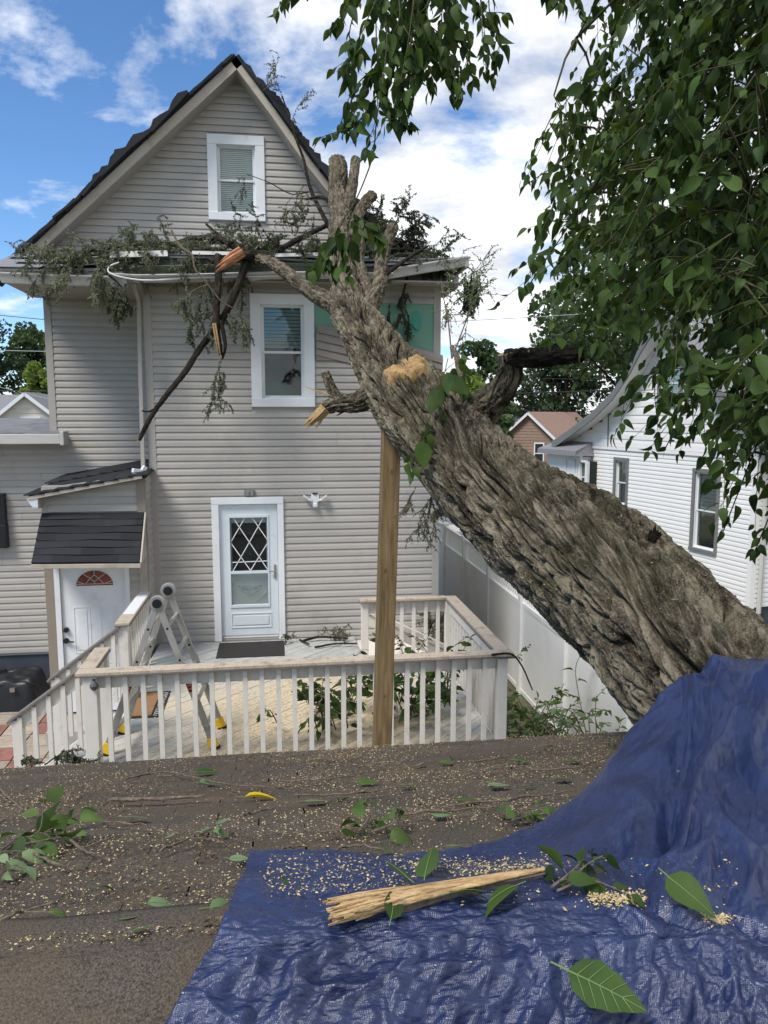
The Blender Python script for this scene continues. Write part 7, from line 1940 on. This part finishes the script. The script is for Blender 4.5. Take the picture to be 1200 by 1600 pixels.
# ------------------------------------------------------------------ white neighbouring house at the right
An, Bn = Vector((9.70, 14.39, 0)), Vector((8.40, 21.74, 0))
Un = (Bn - An).normalized(); Nn_ = Vector((-Un.y, Un.x, 0))
FN = add_hit(Fr(An, Un, Nn_)); LN = (Bn - An).length
nb = thing('white_house', 'white sided neighbouring house with a gable, behind the trunk at right', 'house', tuple(An))
W_ = [(*FN.hit(958, 790), *FN.hit(984, 716)), (*FN.hit(1078, 858), *FN.hit(1128, 735))]
ops = []
for a, b, c, d in W_: ops.append((min(a, c), max(a, c), min(b, d), max(b, d)))
zb, zt = .42, 3.55
wn_ = wall_back(MB(), FN, 0, LN, zb, zt, [shrink(o_, .08) for o_ in ops]).build('wall', M['white_siding'], nb)
me_w = siding_mesh('siding_board', .1016, M['white_siding'], .016)
siding(wn_, FN, me_w, 0.1, LN, zb, zt - .06, .1016, ops, seam=9)
MB().fbox(FN, -.02, .10, -.1, .03, zb - .02, zt).build('corner_board', M['white_siding'], nb)
MB().fbox(FN, 0, LN, -.1, .04, zt - .06, zt + .02).build('frieze_board', M['white_siding'], nb)
FO_ = add_hit(Fr(An + Nn_ * .45, Un, Nn_))
gr_ = [FO_.hit(*p) for p in ((893, 672), (925, 648), (955, 618), (980, 582), (1002, 540), (1035, 488))]
gw = [(0, zt), (LN, zt)] + [(a_ - .05, b_ - .08) for a_, b_ in gr_] + [(max(.02, 2 * gr_[-1][0] - a_ + .05), b_ - .08) for a_, b_ in gr_[-2::-1]]
gwo = tri_wall(MB(), gw, (2.4, 3.2, 4.65, 5.65), FN, .0).build('gable_wall', M['white_siding'], nb)
me_w2 = siding_mesh('siding_board', .205, M['white_siding'], .018)
def gclip(z):
    xs = []
    for (xa, za), (xb, zb_) in zip(gw, gw[1:] + gw[:1]):
        if (za - z) * (zb_ - z) < 0: xs.append(xa + (xb - xa) * (z - za) / (zb_ - za))
    return (min(xs) - .13, max(xs) + .13) if len(xs) > 1 else (0, 0)
siding(gwo, FN, me_w2, 0, LN, zt + .03, gr_[-1][1] - .2, .205, [(2.4, 3.2, 4.65, 5.65)], clip=gclip, seam=9)
window(nb, FN, 2.35, 3.25, 4.6, 5.7, .1, M['trim_gray'], M['blind'], M['white'], n_slat=20)
for o_ in ops:
    window(nb, FN, *o_, .085, M['trim_gray'], M['blind_green'], M['white'], n_slat=20, blind_from=.5)
FO = add_hit(Fr(An + Nn_ * .45, Un, Nn_))
rk = [FO.hit(*p) for p in ((862, 694), (893, 672), (925, 648), (955, 618), (980, 582), (1002, 540), (1035, 488))]
pku, pkz = rk[-1]
rk2 = [rk[-1]] + [(2 * pku - a_, b_) for a_, b_ in rk[-2::-1]]
rfm = MB(); tr_ = MB(); un_ = MB()
for ln_ in (rk, rk2):
    for (a, b), (c, d) in zip(ln_[:-1], ln_[1:]):
        rfm.add([FN.p(a, .45, b), FN.p(c, .45, d), FN.p(c, -7, d), FN.p(a, -7, b), FN.p(a, .45, b + .08), FN.p(c, .45, d + .08), FN.p(c, -7, d + .08), FN.p(a, -7, b + .08)], MB.BF)
        tr_.add([FN.p(a, .42, b - .14), FN.p(c, .42, d - .14), FN.p(c, .455, d - .14), FN.p(a, .455, b - .14), FN.p(a, .42, b + .05), FN.p(c, .42, d + .05), FN.p(c, .455, d + .05), FN.p(a, .455, b + .05)], MB.BF)
        un_.add([FN.p(a, .02, b - .06), FN.p(c, .02, d - .06), FN.p(c, .42, d - .06), FN.p(a, .42, b - .06)], [(0, 1, 2, 3)])
nbr = rfm.build('roof', M['shingle_gray'], nb); tr_.build('rake_board', M['trim_gray'], nb); un_.build('soffit', M['white_siding'], nb)
# bay at the far end with its own small roof
bu0, bu1 = FN.hit(924, 720)[0], LN + .25
MB().fbox(FN, bu0, bu1, 0.0, .35, .5, 3.25).build('bay_wall', M['white_siding'], nb)
MB().fbox(FN, bu0 - .03, bu0 + .06, .30, .38, .5, 3.3).build('corner_board', M['white_siding'], nb)
MB().add([FN.p(bu0 - .15, -.1, 3.28), FN.p(bu1 + .2, -.1, 3.28), FN.p(bu1 + .2, .62, 3.28), FN.p(bu0 - .15, .62, 3.28), FN.p(bu0 - .05, 0, 3.66), FN.p(bu1, 0, 3.66), FN.p(bu1 + .2, .6, 3.42), FN.p(bu0 - .15, .6, 3.42)], MB.BF).build('bay_roof', M['shingle_gray'], nb)
FB = add_hit(Fr(An + Nn_ * .35, Un, Nn_))
for pa, pb in (((883, 768), (900, 718)), ((901, 770), (918, 720))):
    a = FB.hit(*pa); b = FB.hit(*pb)
    window(nb, FB, min(a[0], b[0]), max(a[0], b[0]), min(a[1], b[1]), max(a[1], b[1]), .05, M['white'], M['blind'], n_slat=24)
MB().tube([FN.p(LN + .3, .3, 3.4), FN.p(LN + .3, .3, .3)], .05, 8).build('downspout', M['white_siding'], nb)
# near end wall turning the corner
FC = Fr(An, Vector((Un.y, -Un.x, 0)), Vector((-Un.x, -Un.y, 0)))
wc = MB().fbox(FC, 0, 8, -.14, -.004, zb, 4).build('wall', M['white_siding'], nb)
siding(wc, FC, me_w, .1, 8, zb, 4, .1016, seam=99)
MB().fbox(FC, .05, 8, -.3, -.03, 0, zb).fbox(FN, 0.05, LN, -.3, -.03, 0, zb).build('foundation', M['foundation'], nb)
MB().tube([FC.p(.18, .06, 4), FC.p(.18, .06, .3)], .05, 8).build('downspout', M['gutter'], nb)
MB().tube([FN.hit and FN.p(5.2, .03, 3.5), FN.p(5.2, .05, 4.6)], .012, 5).build('cable', M['wire'], nb)
MB().fbox(FN, .2, LN - .1, -6.9, -.2, zb, zt).build('core', M['white_siding'], nb)

# ------------------------------------------------------------------ far houses
def far_house(name, label, c, yaw, w, d, eave, ridge, m_wall, m_roof, wins, base_z=0.0, boards=0.25):
    ca, sa_ = math.cos(yaw), math.sin(yaw)
    fr = Fr((c[0], c[1], base_z), (ca, sa_, 0), (sa_, -ca, 0))
    h = thing(name, label, 'house', (c[0], c[1], base_z))
    MB().extrude([fr.p(-w / 2, 0, 0), fr.p(w / 2, 0, 0), fr.p(w / 2, 0, eave), fr.p(0, 0, ridge), fr.p(-w / 2, 0, eave)], fr.N * -d).build('wall', m_wall, h)
    me = siding_mesh('siding_board', boards, m_wall, .03)
    wl_ = MB().fbox(fr, -w / 2, w / 2, -.05, .002, 0, eave).build('front_wall', m_wall, h)
    siding(wl_, fr, me, -w / 2, w / 2, 0, ridge - .1, boards, clip=lambda z: (-w / 2, w / 2) if z < eave else (-w / 2 * (ridge - z) / (ridge - eave), w / 2 * (ridge - z) / (ridge - eave)), seam=99)
    for s in (-1, 1):
        e = Vector((s * (w / 2 + .35), 0, eave - .35 * (ridge - eave) / (w / 2)))
        p = [fr.p(0, .35, ridge + .02), fr.p(e.x, .35, e.z + .02), fr.p(e.x, .35, e.z + .16), fr.p(0, .35, ridge + .18)]
        MB().extrude(p, fr.N * -(d + .7)).build('roof', m_roof, h)
        MB().beam(fr.p(0, .37, ridge + .04), fr.p(e.x, .37, e.z + .04), .05, .2).build('rake_board', M['white'], h)
    for (u0, u1, z0, z1) in wins:
        fw = MB().fbox(fr, u0, u1, 0, .07, z0, z1).build('window', M['white'], h)
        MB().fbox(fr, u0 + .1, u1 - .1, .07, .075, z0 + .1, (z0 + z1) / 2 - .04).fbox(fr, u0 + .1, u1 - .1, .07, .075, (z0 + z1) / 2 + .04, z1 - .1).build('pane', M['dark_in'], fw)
    return h, fr
bp_ = dep(826, 700, 65)
far_house('brown_house', 'brown sided house with a reddish roof beyond the neighbour', (bp_.x, bp_.y), R(-40), 5.2, 12, 2.2, 4.5, M['brown_siding'], M['roof_red'], [(-1.5, -.7, .4, 1.8), (.5, 1.4, .3, 2.1)])
gp_ = dep(836, 660, 84)
far_house('grey_house', 'pale grey house with a white trimmed gable behind the brown house', (gp_.x, gp_.y), R(-12), 6.4, 9, 4.0, 5.8, M['gray_siding'], M['shingle_gray'], [(-1, .3, 1.5, 3.2)])
cp_ = dep(42, 650, 46)
h_, fr_c = far_house('cream_house', 'small cream sided house beyond the low roof at the left', (cp_.x, cp_.y), R(4), 4.6, 9, 3.7, 5.6, M['cream_siding'], M['shingle_gray'], [(-.35, .75, 3.25, 4.3)], boards=.3)
wing = MB().fbox(fr_c, -12, -1.5, -6, -.9, 0, 3.9).build('wing_wall', M['cream_siding'], h_)
MB().add([fr_c.p(-12, -.6, 3.9), fr_c.p(-.9, -.6, 3.9), fr_c.p(-.2, -4, 5.6), fr_c.p(-12, -4, 5.6), fr_c.p(-12, -.6, 4.0), fr_c.p(-.9, -.6, 4.0), fr_c.p(-.2, -4, 5.7), fr_c.p(-12, -4, 5.7)], MB.BF).build('wing_roof', M['shingle_gray'], h_)
fw = MB().fbox(fr_c, -4.6, -3.3, -.9, -.82, 3.0, 3.85).build('window', M['white'], h_); MB().fbox(fr_c, -4.45, -3.45, -.82, -.81, 3.05, 3.75).build('pane', M['dark_in'], fw)

# ------------------------------------------------------------------ trees in the distance
def far_tree(label, px, py_top, t, width_px, mat, seed, base_px=None, n=5200, leaf=.34, name='shade_tree'):
    top = dep(px, py_top, t); wr_ = width_px / F * t / 2; H = top.z
    o = thing(name, label, 'tree', (top.x, top.y, 0)); rs = random.Random(seed); r_ = np.random.default_rng(seed)
    pts = [Vector((top.x, top.y, 0)), Vector((top.x + rs.uniform(-.2, .2), top.y, H * .35)), Vector((top.x + rs.uniform(-.4, .4), top.y, H * .8))]
    MB().tube([Vector(q) for q in spline([tuple(p) for p in pts], 8)], [.34 * (1 - .09 * i) for i in range(8)], 9, jit=.06).build('trunk', M['bark_dark'], o, smooth=True)
    lm_ = MB(); cl_ = []
    z0 = H * .32
    for i in range(34):
        f = rs.random(); zc = z0 + (H - z0) * (f ** .8) * .94; w = wr_ * (1 - (abs((zc - z0) / (H - z0) - .42) / .62) ** 2.2)
        w = max(w, wr_ * .22); a = rs.uniform(0, 6.28); rr4 = w * math.sqrt(rs.random()) * .85
        c = Vector((top.x + math.cos(a) * rr4, top.y + math.sin(a) * rr4, zc)); cl_.append((c, wr_ * rs.uniform(.17, .34)))
        st = Vector((top.x, top.y, max(z0 * .8, zc - wr_ * .8)))
        if i % 2 == 0: lm_.tube([st, st.lerp(c, .5) + Vector((0, 0, .2)), c], [.10, .06, .02], 5)
    lm_.build('boughs', M['bark_dark'], o)
    k = r_.integers(0, len(cl_), n)
    C_ = np.array([c for c, _ in cl_])[k]; R_ = np.array([q for _, q in cl_])[k]
    d = r_.normal(size=(n, 3)); d /= np.linalg.norm(d, axis=1)[:, None]
    P_ = C_ + d * (R_ * (.55 + .5 * r_.random(n) ** .5))[:, None] * np.array([1, 1, .75])
    a = r_.normal(size=(n, 3)) * .7 + d * .3 + np.array([0, 0, -.2]); a /= np.linalg.norm(a, axis=1)[:, None]
    b = np.cross(a, r_.normal(size=(n, 3))); b /= np.linalg.norm(b, axis=1)[:, None]
    L = leaf * (.5 + r_.random(n))[:, None]
    v = np.stack([P_ - a * L / 2, P_ + b * L * .38, P_ + a * L / 2, P_ - b * L * .38], 1).reshape(-1, 3)
    q = np.arange(n)[:, None] * 4
    np_build('crown', v, q + np.array([[0, 1, 2, 3]]), mat, o, kind='stuff')
    return o
for a in (('big dark tree behind the cream house at the far left', -40, 500, 62, 170, 'tree_dark', 1), ('tall green tree between the cream house and the taupe house', 48, 503, 70, 130, 'tree_far', 2), ('yellow green tree just left of the taupe house corner', 62, 565, 56, 70, 'tree_lime', 3), ('dark wide tree above the grey house roof', 890, 520, 78, 260, 'tree_dark', 4),
          ('green tree in the gap right of the taupe house', 745, 535, 66, 110, 'tree_far', 5), ('small green tree in front of the grey house', 770, 600, 44, 80, 'tree_far', 6), ('lime green bush like tree low behind the trunk', 735, 590, 60, 90, 'tree_lime', 7), ('tall tree behind the white house roof', 1010, 330, 50, 420, 'tree_far', 8), ('far dark tree at the right behind the white house', 1190, 300, 70, 380, 'tree_dark', 9)):
    lbl, px, py, t, w, mt, sdd = a
    far_tree(lbl, px, py, t, w, M[mt], sdd, n=9000 if w > 200 else 6000, leaf=.42 if w > 200 else .36)
# grass tufts on the strip of lawn
n = 14000
X = r_.uniform(4.3, 9.1, n); Yv = r_.uniform(20.1, 27.3, n)
a = np.stack([X, Yv, np.full(n, .006)], -1); hgt = (.04 + .07 * r_.random(n))[:, None]
b = a + r_.normal(size=(n, 3)) * .02 + np.array([0, 0, 1]) * hgt; c = a + np.stack([.015 + 0 * X, 0 * X, 0 * X], -1)
k = np.arange(n)[:, None] * 3
g = np_build('grass', np.stack([a, c, b], 1).reshape(-1, 3), k + np.array([[0, 1, 2]]), M['grass'], None, (6.5, 23, 0), kind='stuff')
tag(g, 'bright grass on the lawn strip behind the fence', 'grass')

# ------------------------------------------------------------------ overhead wires
def wire(label, a, b, r_=.012, sag=.3, mat='wire'):
    a = Vector(a); b = Vector(b); pts = [a.lerp(b, i / 24) + Vector((0, 0, -sag * 4 * (i / 24) * (1 - i / 24))) for i in range(25)]
    o = MB().tube(pts, r_, 5).build('overhead_wire', M[mat], None, tuple(a)); tag(o, label, 'wire', 'overhead wires')
wire('thin wire against the cloud at the far left, topmost', dep(-200, 470, 40), dep(260, 515, 40), .018, .1)
wire('pale wire across the trees at the left', dep(-200, 540, 38), dep(260, 550, 38), .018, .1, 'wire_light')
wire('thin wire low across the yellow green tree at the left', dep(-200, 584, 38), dep(260, 588, 38), .014, .05)
wire('thick wire just above the cream house roof', dep(-200, 606, 34), dep(260, 612, 34), .03, .05)
wire('sloping wire in front of the cream house gable', dep(-60, 590, 36), dep(200, 650, 36), .012, .05, 'wire_light')
wire('grey wire high in the sky gap right of the taupe house', dep(560, 508, 34), dep(1100, 476, 34), .016, .1, 'wire_light')
wire('dark wire below the broken right hand limb', dep(600, 618, 34), dep(1100, 602, 34), .035, .1)
wire('thin dark wire between limb and grey house', dep(600, 588, 44), dep(1100, 590, 44), .018, .1)

# ------------------------------------------------------------------ parked car beyond the fence
cx, cy = 7.0, 33.2
car = thing('parked_car', 'dark parked car on the street behind the house corner', 'car', (cx, cy, 0))
prof = [(-2.2, .35), (-2.25, .75), (-1.9, .92), (-1.2, 1.0), (-.55, 1.42), (.7, 1.45), (1.45, 1.02), (2.1, .92), (2.25, .6), (2.2, .35)]
MB().extrude([(cx + a, cy - .85, b) for a, b in prof], (0, 1.7, 0)).build('body', M['car'], car, bevel=.06)
MB().extrude([(cx + a, cy - .86, b) for a, b in ((-1.05, 1.02), (-.5, 1.36), (.1, 1.38), (.1, 1.02))], (0, 1.72, 0)).extrude([(cx + a, cy - .86, b) for a, b in ((.2, 1.02), (.2, 1.38), (.65, 1.38), (1.25, 1.02))], (0, 1.72, 0)).build('side_window', M['dark_in'], car)
for wx in (-1.4, 1.4):
    for wy in (-.8, .8):
        w = MB().tube([(cx + wx, cy + wy - .1, .33), (cx + wx, cy + wy + .1, .33)], .33, 20).build('wheel', M['rubber'], car)
        MB().tube([(cx + wx, cy + wy - .112, .33), (cx + wx, cy + wy + .112, .33)], .21, 14).build('rim', M['alu'], w)
for s in (-2.2, 2.2):
    for wy in (-.65, .65):
        MB().box(cx + s - .06, cx + s + .06, cy + wy - .15, cy + wy + .15, .68, .8).build('headlight' if s < 0 else 'tail_light', M['white'] if s < 0 else M['label_red'], car)
